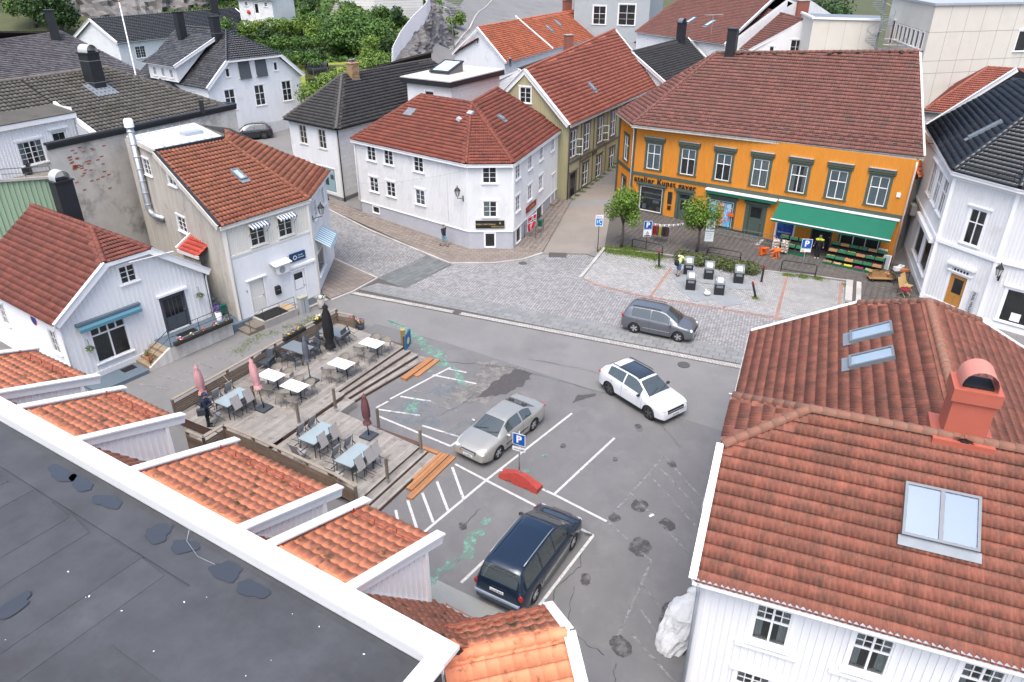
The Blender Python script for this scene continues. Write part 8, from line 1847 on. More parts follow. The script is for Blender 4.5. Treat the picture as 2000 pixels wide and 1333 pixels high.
for(x,y,z),lb,sl,ch in(((-12.94,28.62,ZU),'near the man with the phone','by the man',((-.42,-.72),(.3,-.72),(-.4,.72),(.35,.72))),((-8.41,26.0,ZL),'with the black cushion on the lower deck','with black cushion',((-.45,-.72),(.28,-.72),(-.3,.72),(.4,.72))),((-6.52,24.45,ZL),'beside the maroon parasol on the lower deck','by maroon parasol',((-.5,-.72),(.1,-.72),(.55,-.7),(-.35,.72),(.4,.72)))):
 pt_g.place((x,y,z),A1,'glass-topped grey table '+lb,group='glass tables with tipped chairs')
 for i,(dx,dy)in enumerate(ch):
  q_=Vector((x,y,0))+D1*dx+D2*(-dy)*1.25;side='steps' if dy<0 else 'fence'
  ang=A1+(math.pi if dy<0 else 0)
  # chair tipped forward: back edge rests on the table, front legs on the floor
  an=A1+(0 if dy>0 else math.pi)
  pfld.place((q_.x,q_.y,z+.12),an,'grey folding chair tipped on the %s side, %s, glass table %s'%(side,('first','second','third')[i%3 if len(ch)==5 and dy<0 else i%2],sl),tilt=TIL(.62),group='tipped folding chairs')
 q_=Vector((x,y,0))-D1*1.15;pfld.place((q_.x,q_.y,z),A1-math.pi/2+math.pi,'grey folding chair standing at the near end of the glass table '+sl,group='tipped folding chairs')
cu=thing('round_cushion','round black seat cushion propped on a chair of the lower deck','cushion',(-7.95,26.55,ZL+.45));local('pad',MB().lathe([(0,.05),(.2,.05),(.24,.02),(.2,-.02),(0,-.02)],18,mat=Matrix.Rotation(1.0,3,'Y')).mesh('pad',BLACK,True),cu)
def parasol(x,y,z,lb,mat,h=2.35,lean=(0,0),base='plate',fab=(.75,1.0),r=.12):
 o=thing('closed_parasol',lb,'parasol',(x,y,z),group='closed parasols')
 T=lambda f:Vector((lean[0]*f,lean[1]*f,h*f))
 local('pole',MB().tube([(0,0,0),T(1)],.022,8).mesh('pole',BLACKIRON,True),o)
 V=[];n=16;pr=[(1.0,.02),(.97,r*.55),(.93,r*.42),(.88,r*.75),(.72,r*1.0),(.58,r*.95),(.5,r*.55),(.47,r*.95),(.42,r*1.05)]if fab[0]else[]
 lo=1-fab[0]
 for f,q_ in pr:
  ff=1-(1-f)/.58*fab[0]
  c=T(ff)
  for j in range(n):
   a=2*math.pi*j/n;w_=q_*(1+.22*math.cos(a*8));V.append((c.x+w_*math.cos(a),c.y+w_*math.sin(a),c.z))
 local('canopy',MB().add(V,[(i*n+j,i*n+(j+1)%n,(i+1)*n+(j+1)%n,(i+1)*n+j)for i in range(len(pr)-1)for j in range(n)]).mesh('canopy',mat,True),o)
 local('tie_band',MB().lathe([(r*.66,0),(r*.7,.02),(r*.66,.05)],12,tuple(T(1-(.5/.58)*fab[0]))).mesh('tie_band',mat),o)
 local('finial',MB().ball(tuple(T(1.01)),.035,8,5).mesh('finial',mat,True),o)
 local('base',MB().cbox((0,0,.05),(.62,.62,.08),A2).mesh('base',DKPL)if base=='plate' else MB().lathe([(.28,0),(.28,.05),(.1,.1),(.06,.2),(0,.2)],14).mesh('base',CONCRETE,True),o)
 local('base_tube',MB().tube([(0,0,.08),(0,0,.4)],.035,8).mesh('base_tube',BLACKIRON,True),o)
 return o
PINK=M('pink_canvas',(.62,.33,.34),.9,(.5,.24,.26),5,.6);BRN=M('maroon_canvas',(.16,.07,.075),.9,(.11,.048,.052),5,.6);GRYC=M('grey_canvas',(.12,.13,.15),.9,(.08,.09,.105),5,.6);BLKC=M('black_canvas',(.014,.014,.015),.9,(.022,.022,.024),5,.6)
parasol(-14.6,29.2,ZU,'closed pink parasol next to the man with the phone',PINK,2.05,(-.05,.0),fab=(.75,1),r=.17);parasol(-11.65,28.7,ZU,'closed pink parasol leaning beside the glass table',PINK,2.55,(-.3,.25),fab=(.58,1),r=.17);parasol(-10.05,31.15,ZU,'closed slim grey parasol in the middle of the deck',GRYC,2.5,(-.05,.05),fab=(.54,1),r=.14);parasol(-6.4,26.75,ZL,'closed maroon parasol on the lower deck',BRN,2.2,(-.03,.02),fab=(.7,1),r=.16);parasol(-9.7,34.2,ZU,'tall closed black parasol on a round stone base',BLKC,2.8,(-.05,.12),'round',(.9,1),.24)
# board sign, yellow post, pots and flower boxes
LEAF=M('leaf_green',(.07,.135,.022),.6,(.035,.08,.014),1.5,.8,island=.35)
FLW={n:M('petal_'+n,c,.7,tuple(q_*.8 for q_ in c),9,.4)for n,c in dict(red=(.55,.02,.04),white=(.75,.75,.72),purple=(.16,.07,.35),yellow=(.7,.5,.04),pink=(.6,.2,.3)).items()}
def leaf_mesh(name,blobs,n,size,mat,seed=1,flat=.6):
 """many leaf-sized faces through the volume of a few ellipsoids (cx,cy,cz,rx,ry,rz)"""
 r=np.random.default_rng(seed);W=np.array([b[3]*b[4]*b[5]for b in blobs]);idx=r.choice(len(blobs),n,p=W/W.sum());B=np.array(blobs,float)[idx]
 d=r.normal(size=(n,3));d/=np.linalg.norm(d,axis=1)[:,None];rad_=r.uniform(.25,1,n)**(1/2.2)
 lump=1+.16*np.sin(d[:,0]*5+idx)*np.cos(d[:,1]*6+idx*2)
 c=B[:,:3]+d*B[:,3:6]*(rad_*lump)[:,None]
 nn=d+r.normal(size=(n,3))*.7+np.array([0,0,.5]);nn/=np.linalg.norm(nn,axis=1)[:,None]
 t=np.cross(nn,r.normal(size=(n,3)));t/=np.linalg.norm(t,axis=1)[:,None];b=np.cross(nn,t);s=size*r.uniform(.6,1.3,n)[:,None]
 V=np.stack([c-t*s*.5,c+b*s*flat*.5-nn*s*.08,c+t*s*.5,c-b*s*flat*.5-nn*s*.08],1).reshape(-1,3)
 me=bpy.data.meshes.new(name);me.vertices.add(len(V));me.vertices.foreach_set('co',V.astype(np.float32).ravel());me.loops.add(4*n);me.loops.foreach_set('vertex_index',np.arange(4*n,dtype=np.int32));me.polygons.add(n);me.polygons.foreach_set('loop_start',np.arange(0,4*n,4,dtype=np.int32));me.materials.append(mat);me.update(calc_edges=True)
 return me
def flowers(parent,blobs,leafn,cols,seed,size=.07,fl=60):
 link('foliage',leaf_mesh('foliage',blobs,leafn,size,LEAF,seed),parent,kind='stuff')
 for i,cn in enumerate(cols):link('blossoms',leaf_mesh('blossoms',[(b[0],b[1],b[2]+b[5]*.35,b[3],b[4],b[5]*.8)for b in blobs],fl,size*1.25,FLW[cn],seed+7+i,1.0),parent,kind='stuff')
def pot(x,y,z,r,h,mat,lb,cols,seed,lh=.25):
 o=thing('flower_pot',lb,'flower pot',(x,y,z),group='potted plants');MB().lathe([(r*.75,0),(r,h),(r*.9,h),(r*.85,h*.9),(0,h*.9)],14,(x,y,z)).build('pot',mat,o,True);flowers(o,[(x,y,z+h+lh*.4,r*1.1,r*1.1,lh)],130,cols,seed)
pot(-9.38,38.35,0,.27,.42,M('grey_pot',(.2,.2,.19),.7),'grey pot with reddish plant at the deck corner',('pink',),3);pot(-8.9,38.15,0,.24,.38,DKPL,'dark pot with yellow and blue pansies at the deck corner',('yellow','purple'),4);pot(-11.85,41.0,.1,.24,.6,CONCRETE,'tall pale concrete planter by the office door',('white',),5,.12)
bs=thing('blue_board_sign','blue board sign with yellow emblem standing on the upper deck steps','sign',(-5.85,35.1,.3));fz=Frame((-6.05,35.55),(-5.7,34.75))
bs0=[Vector((-5.8,34.7,.42)),Vector((-5.62,35.65,.42))]
fz=Frame((-5.8,34.7),(-5.62,35.65))
MB().hexa([fz.p(0,.42,.03),fz.p(.97,.42,.03),fz.p(.97,.42,-.03),fz.p(0,.42,-.03),fz.p(0,1.3,.03),fz.p(.97,1.3,.03),fz.p(.97,1.3,-.03),fz.p(0,1.3,-.03)]).build('panel',M('teal_blue_board',(.02,.13,.26),.5,(.015,.1,.2),3,.5),bs);link('emblem',MB().lathe([(0,.004),(.2,.004),(.2,0)],18,mat=Matrix.Rotation(rad(90),3,'X')).mesh('emblem',M('pale_yellow',(.65,.6,.35),.6)),bs,fz.mat(.48,.82,.033))
for u in(.08,.89):MB().hexa([fz.p(u,.3,-.04),fz.p(u+.05,.3,-.04),fz.p(u+.05,.3,-.12),fz.p(u,.3,-.12),fz.p(u,1.25,-.04),fz.p(u+.05,1.25,-.04),fz.p(u+.05,1.25,-.12),fz.p(u,1.25,-.12)]).build('leg',M('dark_wood_leg',(.06,.04,.03),.7),bs)
yp=thing('yellow_post','short square yellow-brown wooden post behind the blue board sign','post',(-6.1,36.1,0));MB().cbox((-6.1,36.1,.5),(.22,.22,1.0),.4).build('shaft',M('ochre_wood',(.34,.23,.08),.8),yp);MB().cbox((-6.1,36.1,1.01),(.25,.25,.03),.4).build('cap',M('ochre_cap',(.42,.3,.1),.8),yp)
def fbox(A,B,z,lb,cols,seed,w=.22,mat=None):
 A,B=Vector((*A,z)),Vector((*B,z));o=thing('flower_box',lb,'flower box',tuple((A+B)/2),group='flower boxes');MB().beam(A,B,w,.2).build('box',mat or M('dark_box',(.035,.032,.03),.7),o)
 n=5;flowers(o,[(*(A.lerp(B,(i+.5)/n)+Vector((0,0,.17)))[:],.18,.14,.13)for i in range(n)],260,cols,seed,.07,45)
fbox((-12.1,34.1),(-11.35,35.5),1.42,'dark flower box with yellow flowers hung on the middle of the deck fence',('yellow','purple'),11);fbox((-11.0,36.2),(-10.6,36.9),1.42,'small flower box with pale flowers hung near the far end of the deck fence',('white','yellow'),12)
def q(s,d,z):return g0+ge*s+gn*d+Vector((0,0,z))
a,b=q(4.5,1.72,0),q(8.1,1.72,0);fbox((a.x,a.y),(b.x,b.y),1.0,'long black flower box with red and white flowers on the porch railing',('red','white','pink'),13,.24)
p=q(7.9,.8,.86);o=thing('purple_flower_pot','white tall pot with purple flowers beside the green mailbox','flower pot',tuple(p),group='potted plants');MB().lathe([(.15,0),(.2,.5),(.17,.5),(0,.45)],12,p).build('pot',WHITE_CLEAN,o,True);flowers(o,[(p.x,p.y,p.z+.66,.26,.26,.2)],120,('purple','purple'),15)
p=q(3.3,1.1,.4);pot(p.x,p.y,p.z,.2,.3,M('terracotta',(.4,.17,.08),.8),'terracotta pot with green plant on the porch steps',(),16,.22)
gm=thing('green_mailbox','green mailbox hanging on the porch railing corner','mailbox',tuple(q(8.15,.95,1.35)));MB().cbox(q(8.16,.95,1.5),(.36,.2,.4),math.atan2(ge.y,ge.x)).build('case',M('mail_green',(.01,.12,.08),.4),gm);MB().cbox(q(8.16,.95,1.72),(.4,.24,.05),math.atan2(ge.y,ge.x)).build('lid',MATS['mail_green'],gm)
fr_=Frame(g0,g1)
for u,z,lb in((.95,1.75,'hanging basket left of the big shop window'),(7.35,2.35,'hanging basket right of the charcoal door')):
 o=thing('hanging_basket','green '+lb,'hanging basket',tuple(fr_.p(u,z,.25)),group='hanging baskets');c=fr_.p(u,z,.25);MB().ball(c,.16,10,6,(1,1,.8)).build('basket',M('basket_white',(.6,.6,.58),.7),o,True);link('foliage',leaf_mesh('foliage',[(c.x,c.y,c.z+.1,.22,.22,.16)],160,.09,LEAF,31),o,kind='stuff');MB().tube([fr_.p(u,z+.55,.02),fr_.p(u,z+.6,.25),c+Vector((0,0,.2))],.012,5).build('bracket',BLACKIRON,o)
ns=thing('no_parking_sign','round blue and red no-parking sign on the side wall of the gabled house','sign',tuple(gs.p(5.5,3.0,.05)))
for r0,r1,m_,zz in((0,.30,M('traffic_red',(.5,.02,.03),.5),.0),(0,.235,M('traffic_blue',(.01,.05,.3),.5),.006)):link('disc',MB().lathe([(0,.006),(r1,.006),(r1,0)],22,mat=Matrix.Rotation(rad(90),3,'X')).mesh('disc',m_),ns,gs.mat(6.4,3.0,.04+zz))
# ------------------------------------------------------------------ vegetation
BARK=M('tree_bark',(.10,.085,.07),.9,(.06,.05,.04),6,.8,bump=.4,bscale=20)
LEAF_B=M('bright_leaf',(.13,.22,.022),.6,(.065,.13,.016),1.4,.85,island=.35)
LEAF_G=M('garden_leaf',(.085,.165,.025),.6,(.035,.085,.016),.5,.9,island=.4)
LEAF_D=M('dark_leaf',(.045,.095,.022),.65,(.02,.05,.014),.6,.9,island=.4)
LEAF_H=M('hedge_leaf',(.15,.23,.03),.6,(.06,.12,.02),.9,.85,island=.35)
def tree(name,label,base,trunk,r0,limbs,blobs,n,size,mat,group=None,seed=1):
 o=thing(name,label,'tree',base,group=group);b=Vector(base);top=Vector(trunk)
 MB().tube([b+Vector((0,0,-.1)),b.lerp(top,.5)+Vector((r0*.5,0,0)),top],[r0*1.25,r0,r0*.8],8).build('trunk',BARK,o,True)
 r=random.Random(seed)
 for i in range(limbs):
  bl=blobs[i%len(blobs)];e=Vector(bl[:3])+Vector((r.uniform(-.5,.5)*bl[3],r.uniform(-.5,.5)*bl[4],r.uniform(-.2,.6)*bl[5]))
  MB().tube([top-Vector((0,0,.1)),top.lerp(e,.5)+Vector((0,0,.1)),e],[r0*.6,r0*.35,r0*.15],6).build('limb',BARK,o,True)
 link('crown',leaf_mesh('crown',blobs,n,size,mat,seed),o);return o
def cl(cx,cy,cz,R,H,n,seed):
 r=random.Random(seed);return[(cx+r.uniform(-.55,.55)*R,cy+r.uniform(-.55,.55)*R,cz+r.uniform(-.55,.55)*H,R*r.uniform(.4,.62),R*r.uniform(.4,.62),H*r.uniform(.34,.55))for _ in range(n)]
tree('street_tree','small round-crowned street tree at the left end of the paved bay',(8.17,51.39,0),(8.2,51.4,2.0),.1,6,cl(8.15,51.4,3.35,1.45,1.75,12,3),4200,.17,LEAF_B,'street trees before the orange shop',5)
tree('street_tree','small street tree rising behind the waste bins before the shop door',(13.63,50.54,0),(13.65,50.5,1.8),.09,6,cl(13.65,50.5,3.1,1.35,1.75,12,8),3800,.17,LEAF_B,'street trees before the orange shop',6)
tree('garden_tree','large leafy green tree in the hillside garden',(-21.6,106,7.0),(-21.5,106,9.5),.3,9,cl(-21,106,10.6,4.6,3.4,16,12),11000,.42,LEAF_G,seed=9)
def shrub(label,c,R,H,n,size,mat,seed,group='shrubs on the hillside',name='shrub',k=6):
 o=thing(name,label,'shrub',(c[0],c[1],c[2]),group=group);MB().tube([(c[0],c[1],c[2]-.3),(c[0],c[1],c[2]+H*.6)],[.08,.03],6).build('stem',BARK,o)
 link('foliage',leaf_mesh('foliage',cl(c[0],c[1],c[2]+H*.5,R,H*.6,k,seed),n,size,mat,seed),o)
def hedge(label,A,B,w,h,n,size,mat,seed,name='hedge'):
 A,B=Vector(A),Vector(B);o=thing(name,label,'hedge',tuple((A+B)/2));k=max(3,int((B-A).length/(w*.8)));r=random.Random(seed)
 bl=[(*(A.lerp(B,(i+.5)/k)+Vector((r.uniform(-.1,.1)*w,r.uniform(-.1,.1)*w,h*.5)))[:],w*.62,w*.62,h*.58*r.uniform(.85,1.15))for i in range(k)]
 link('foliage',leaf_mesh('foliage',bl,n,size,mat,seed),o);m=MB()
 for i in range(k):m=MB();p=A.lerp(B,(i+.5)/k);m.tube([(p.x,p.y,p.z-.2),(p.x,p.y,p.z+h*.6)],.03,5);m.build('stem',BARK,o)
hedge('low dark green hedge behind the waste bins',(11.9,49.1,0),(16.9,46.55,0),1.25,.8,3800,.15,M('bin_hedge_leaf',(.085,.12,.025),.65,(.05,.055,.02),1.2,.9,island=.4),21)
hedge('clipped green hedge in front of the garden cottage',(-38.5,111,9.7),(-27.6,112,9.9),2.0,1.9,4500,.3,LEAF_H,22);hedge('second green hedge row lower in the terraced garden',(-33,105.5,8.4),(-25.5,106.3,8.5),1.8,1.4,2600,.3,LEAF_G,23)
hedge('bright green hedge running above the black-roofed shop house',(-23.5,84.5,4.3),(-15.8,95.5,6.6),2.6,2.6,6500,.3,LEAF_H,24)
hedge('green hedge along the lower lawn edge',(-31.5,101.5,7.2),(-24.8,103.2,7.3),1.6,1.3,2200,.28,LEAF_D,25)
rr=random.Random(77)
SH=[((-26.5,100,6.9),'beside the lawn trampoline'),((-18.2,101.5,7.6),'right of the garden tree'),((-17.3,105.5,8.6),'under the white board fence'),((-18.5,110,9.8),'below the white garden wall'),((-21.5,113,10.2),'behind the garden tree'),((-24.5,114.5,10.6),'beside the garden steps'),((-16.5,114,10.9),'at the top of the rock'),((-30,117,10.8),'right of the cottage'),((-41.5,113,9.6),'left of the cottage hedge'),((-43.5,118,10.6),'left of the cottage'),((-31.5,124,12),'above the cottage lawn'),((-36,127,13.2),'behind the cottage'),((-42,126,13),'high behind the cottage'),((-27.5,109,8.8),'between the hedges'),((-33.5,108.6,8.9),'on the garden terrace'),((-19.5,119,11),'before the white wall corner'),((-25.5,122,11.6),'left of the white wall'),((-12.5,127,12.2),'on the slope above the road'),((-13.5,134,13),'high above the road'),((-48,121,10.5),'above the black-roofed house'),((-10.6,131,8),'on the rock beside the hill road'),((-9.8,137,8.5),'left of the grey hill stairs'),((-13.6,124,10),'at the end of the white fence')]
for i,((x,y,z),lb)in enumerate(SH):shrub('leafy green shrub '+lb,(x,y,gz(x,y)),rr.uniform(1.5,2.6),rr.uniform(1.6,3.0),1300,.34,(LEAF_G,LEAF_H,LEAF_D,LEAF_G)[i%4],100+i)
for i,(x,y,z,lb)in enumerate(((-73,121,9,'at the far left corner'),(-67.5,118,8,'left of the rock face'),(-62,134,13,'on top of the rock face'),(-55,137,14,'above the rock face'),(-48,134,13,'right of the rock face'),(-79,128,11,'at the far left edge'))):tree('hill_tree','dense green tree '+lb,(x,y,gz(x,y)),(x,y,gz(x,y)+2.5),.25,5,cl(x,y,gz(x,y)+4.5,4.2,3.6,9,40+i),3200,.5,LEAF_D if i%2 else LEAF_G,'trees on the hill at the left',50+i)
for i,(x,y,lb)in enumerate(((44.5,138,'left of the far grove'),(49.5,142,'in the middle of the far grove'),(54.5,139,'beside the concrete block'),(58.5,145,'right in the far grove'))):tree('far_tree','blue-green distant tree '+lb,(x,y,3.2),(x,y,6),.3,4,cl(x,y,9.5,4.6,4.2,9,70+i),2600,.55,LEAF_D,'trees beyond the houses at the top right',60+i)
# ground cover on the hillside
def cover(name,region,n,size,mat,seed,label=None):
 r=np.random.default_rng(seed);P=[]
 while len(P)<n:
  x,y=r.uniform(region[0],region[1]),r.uniform(region[2],region[3]);P.append((x,y))
 P=np.array(P);Zs=gza(P)
 if region[4]is not None:keep=region[4](P);P,Zs=P[keep],Zs[keep]
 n=len(P);c=np.stack([P[:,0],P[:,1],Zs+r.uniform(0,size*.9,n)],1);nn=r.normal(size=(n,3))*.8+np.array([0,-.2,1.0]);nn/=np.linalg.norm(nn,axis=1)[:,None];t=np.cross(nn,r.normal(size=(n,3)));t/=np.linalg.norm(t,axis=1)[:,None];b=np.cross(nn,t);s=size*r.uniform(.5,1.4,n)[:,None]
 V=np.stack([c-t*s,c+b*s*.5,c+t*s,c-b*s*.5],1).reshape(-1,3)
 me=bpy.data.meshes.new(name);me.from_pydata(V.tolist(),[],[(4*i,4*i+1,4*i+2,4*i+3)for i in range(n)]);me.materials.append(mat);o=link(name,me,kind='stuff');tagit(o,label,name.replace('_',' '));return o
nolawn=lambda P:~((P[:,0]>-31)&(P[:,0]<-19)&(P[:,1]>94)&(P[:,1]<101.3))&(P[:,0]<-15.5+np.clip((P[:,1]-118)*.12,0,3))
cover('undergrowth',(-62,-10,93,150,nolawn),26000,.34,LEAF_G,5,'mixed green undergrowth covering the garden slope')
lawn=sheet('lawn',[(-31,94.5),(-19.5,94.5),(-19.5,101),(-31,101)],.06,M('mown_lawn',(.22,.25,.035),.95,(.17,.2,.03),.8,.7,bump=.3),kind='structure')
tp=thing('trampoline','round garden trampoline with black safety net on the lawn','trampoline',(-23.6,94.8,gz(-23.6,94.8)));zz=gz(-23.6,94.8)
MB().lathe([(0,.8),(1.8,.8),(1.9,.82),(1.9,.76)],20,(-23.6,94.8,zz)).build('mat',BLACK,tp);MB().lathe([(1.9,.8),(1.95,2.4)],20,(-23.6,94.8,zz)).build('net',worn(M('black_net',(.02,.02,.022),.9),60,.45,.5,.75),tp)
for i in range(7):a=i*.9;MB().tube([(-23.6+1.95*math.cos(a),94.8+1.95*math.sin(a),zz),(-23.6+1.98*math.cos(a),94.8+1.98*math.sin(a),zz+2.45)],.03,5).build('pole',STEEL,tp)
ds=thing('round_garden_sofa','round dark wicker garden sofa on the lawn','sofa',(-24.9,98.6,gz(-24.9,98.6)));zz=gz(-24.9,98.6);MB().lathe([(.9,0),(1.3,.1),(1.35,.5),(1.1,.5),(1.0,.35),(0,.38)],18,(-24.9,98.6,zz)).build('seat',DKPL,ds,True);MB().lathe([(1.2,.3),(1.4,.35),(1.4,1.0),(1.25,1.0),(1.15,.45)],14,(-24.9,98.6,zz),a0=.3,a1=3.4).build('backrest',DKPL,ds,True)
# rocks
def rock_sheet(name,label,top,bot,seed,nz=9,amp=.8):
 r=random.Random(seed);n=len(top);V=[];F=[];m=9
 T,B=[],[]
 for a,b,arr in[(p,q_,T)for p,q_ in zip(top,top[1:])]+[(p,q_,B)for p,q_ in zip(bot,bot[1:])]:
  for i in range(m):arr.append(Vector(a).lerp(Vector(b),i/m))
 T.append(Vector(top[-1]));B.append(Vector(bot[-1]));k=len(T)
 from mathutils import noise
 for j in range(nz+1):
  for i in range(k):
   p=T[i].lerp(B[i],j/nz);q_=Vector((p.x,p.y,p.z*.45));d=noise.noise(q_*.5+Vector((seed,0,0)))*amp+noise.noise(q_*1.3)*amp*.6+noise.noise(p*2.9)*amp*.3;nrm=Vector((.6,-.8,.2));V.append(p+nrm*(d+.5*math.sin(math.pi*j/nz)))
 for j in range(nz):
  for i in range(k-1):a=j*k+i;F+=[(a,a+1,a+k+1),(a,a+k+1,a+k)]
 o=thing(name,label,'rock',tuple(B[k//2]));MB().add(V,F).build('face',ROCK,o);return o
rock_sheet('rock_outcrop','grey layered rock outcrop below the white fence beside the hill road',[(-15.2,96.5,7.0),(-14.7,103.5,8.6),(-13.7,108.5,10.0),(-12.3,113.8,11.4),(-12.4,120.5,12.4),(-13,130,13.5)],[(-12.3,95,3.2),(-11.9,102,4.4),(-11.2,108.5,5.0),(-10.8,115,5.4),(-10.8,121.5,5.9),(-9.2,131,6.4)],3,22,1.1)
rock_sheet('rock_cliff','tall brown and grey rock cliff behind the houses at the upper left',[(-72,131,20),(-66,132,21),(-60,134,21),(-54,136,20),(-49,137,18)],[(-70,124,6),(-64,124.5,6),(-58,126,7),(-53,129,9),(-49,132,11)],9,24,2.0)
rw=thing('stone_road_wall','low dry-stone retaining wall along the left of the hill road','wall',(-9.5,124,6));r=random.Random(4)
for i in range(26):
 for j in range(3):t=i/26;p=Vector((-10.6+2.6*t+.2,113+17*t,5.3+1.4*t+j*.33));MB().cbox(p,(.45,.62+r.uniform(-.08,.08),.3),-.15+r.uniform(-.06,.06)).build('stone',M('wall_stone',(.24,.235,.225),.9,(.14,.135,.13),2,.8,island=.25),rw)
gst=thing('grey_hill_stairs','grey wooden stairs climbing the rock beside the hill road','stairs',(-10.5,142,8))
for i in range(14):MB().cbox((-10.9+i*.02,138+i*.75,7.6+i*.36),(3.0,.62,.12),0).build('tread',M('grey_tread',(.2,.21,.2),.8),gst)
lampp=thing('street_light','tall slim grey street light beside the hill road','street light',(-8.0,108,5));MB().tube([(-7.75,108,4.9),(-8.3,108,12.6),(-8.5,108,13.1),(-9.7,108,13.5)],[.09,.06,.05,.04],8).build('pole',STEEL,lampp,True);MB().cbox((-9.9,108,13.52),(.7,.3,.12)).build('lamp_head',STEEL,lampp)
fp_=thing('flagpole','tall white flagpole among the black roofs at the upper left','flagpole',(-36,73.4,1));MB().tube([(-36,73.4,1),(-36,73.4,15.7)],[.1,.05],8).build('pole',WHITE_CLEAN,fp_,True);MB().ball((-36,73.4,15.8),.1,8,6).build('finial',M('gilt_ball',(.45,.2,.15),.4),fp_,True)

# ------------------------------------------------------------------ weeds and verges
def tufts(label,pts,n,size,mat,seed,spread=.3):
 r=np.random.default_rng(seed);V=[];F=[]
 for i in range(n):
  p=pts[r.integers(len(pts))];x,y=p[0]+r.normal()*(p[2]if len(p)>2 else spread),p[1]+r.normal()*(p[2]if len(p)>2 else spread);z=gz(x,y)+.03;a=r.uniform(0,6.28);h=size*r.uniform(.4,1.2);w=size*.16;l=r.normal(size=2)*size*.4;o=len(V)
  V+=[(x-w*math.cos(a),y-w*math.sin(a),z),(x+w*math.cos(a),y+w*math.sin(a),z),(x+l[0],y+l[1],z+h)];F.append((o,o+1,o+2))
 me=bpy.data.meshes.new('weeds');me.from_pydata(V,[],F);me.materials.append(mat);o=link('weeds',me,kind='stuff');tagit(o,label,'weeds')
GR=M('grass_blade',(.14,.21,.03),.7,(.08,.13,.02),3,.8,island=.3)
tufts('tufts of grass round the left street tree',[(7.4,50.9),(8.2,50.6),(9.0,50.3),(9.9,50.0),(8.6,50.9),(10.4,49.6)],4200,.16,GR,3,.38);tufts('grass along the kerb below the parking rack',[(19.0,46.3),(19.9,46.0),(20.8,45.7)],1100,.13,GR,4,.22)
tufts('weeds growing before the office steps',[(-14.6,37.2),(-13.9,37.6),(-13.2,38.4),(-12.4,38.7),(-12.1,39.4),(-14.9,36.4),(-15.2,35.4)],900,.1,GR,5,.28);tufts('weeds at the base of the bollards',[(15.6,42.4,.12),(10.4,47.7,.2),(22.3,44.5,.15),(6.6,50.9,.2)],500,.13,GR,6)
tufts('weeds along the guesthouse wall',[(5.25+i*.52,62.0+i*1.0,.14)for i in range(16)],1100,.16,GR,7)
tufts('weeds by the bag at the white house wall',[(5.7,16.6,.15),(6.0,17.5,.15)],300,.12,GR,8)

# ------------------------------------------------------------------ street furniture
BINB=M('bin_black',(.02,.022,.025),.45,(.03,.032,.035),3,.5);BING=M('bin_grey_hood',(.2,.22,.235),.45,(.15,.165,.18),3,.5);INOX=M('brushed_steel',(.36,.37,.38),.45,(.28,.29,.3),8,.5,metal=.5)
plate=[hull([(11.6,41.9),(10.75,44.5),(12.35,45.1),(13.1,42.4)]),hull([(13.2,41.2),(12.5,43.3),(14.1,43.9),(14.7,41.6)]),hull([(14.3,43.9),(14.0,45.7),(15.9,46.0),(16.2,43.7)]),hull([(11.0,45.0),(11.3,47.3),(12.9,47.0),(12.5,45.1)]),hull([(12.6,44.9),(12.8,46.7),(14.2,46.3),(13.9,44.6)])]
for i,p in enumerate(plate):sheet('steel_base_plate',p,.045+.004*i,M('plate_steel',(.27,.29,.30),.6,(.2,.215,.225),1.5,.7),parent=bay,drape=False)
def wbin(x,y,lb,rz=0):
 o=thing('waste_inlet',lb,'waste bin',(x,y,.05),rz,group='underground waste bins')
 local('body',MB().box(-.31,.31,-.31,.31,0,.72).mesh('body',BINB),o)
 pr=[(-.31,.72),(-.31,.80),(-.12,.98),(.08,1.12),(.24,1.16),(.31,1.08),(.31,.72)]
 m=MB();k_=len(pr)
 m.add([(s,y_,z_)for s in(-.31,.31)for y_,z_ in pr],[tuple(range(k_-1,-1,-1)),tuple(range(k_,2*k_))]+[(i,(i+1)%k_,k_+(i+1)%k_,k_+i)for i in range(k_)]);local('hood',m.mesh('hood',BING),o)
 local('flap',MB().hexa([(-.17,-.27,.85),(.17,-.27,.85),(.17,.0,1.08),(-.17,.0,1.08),(-.17,-.3,.88),(.17,-.3,.88),(.17,-.03,1.11),(-.17,-.03,1.11)]).mesh('flap',INOX),o)
 local('label_plate',MB().box(-.2,.2,-.318,-.311,.5,.66).mesh('label_plate',M('bin_label',(.2,.22,.24),.5)),o)
 for s in(-.25,.25):local('grip',MB().tube([(s,-.33,.84),(s,-.1,1.06),(s,.1,1.16)],.025,6).mesh('grip',STEEL,True),o)
for(x,y),lb in(((11.75,44.0),'black waste inlet bin nearest the cars on the left'),((12.15,46.6),'black waste inlet bin being opened by the person in yellow'),((13.35,45.75),'black waste inlet bin in the middle with shiny flap'),((13.42,43.2),'black waste inlet bin nearest the cars on the right'),((15.2,45.1),'black waste inlet bin at the right by the hedge')):wbin(x,y,lb,-.22)
wb_=thing('rubbish_bag','small white rubbish bag lying between the waste bins','bag',(12.6,42.9,.06));MB().ball((12.6,42.9,.2),.2,12,8,(1.1,.9,.75)).build('bag',M('white_plastic',(.72,.73,.72),.4,(.62,.63,.62),7,.7),wb_,True);MB().ball((12.52,42.98,.36),.06,8,5).build('knot',MATS['white_plastic'],wb_,True)
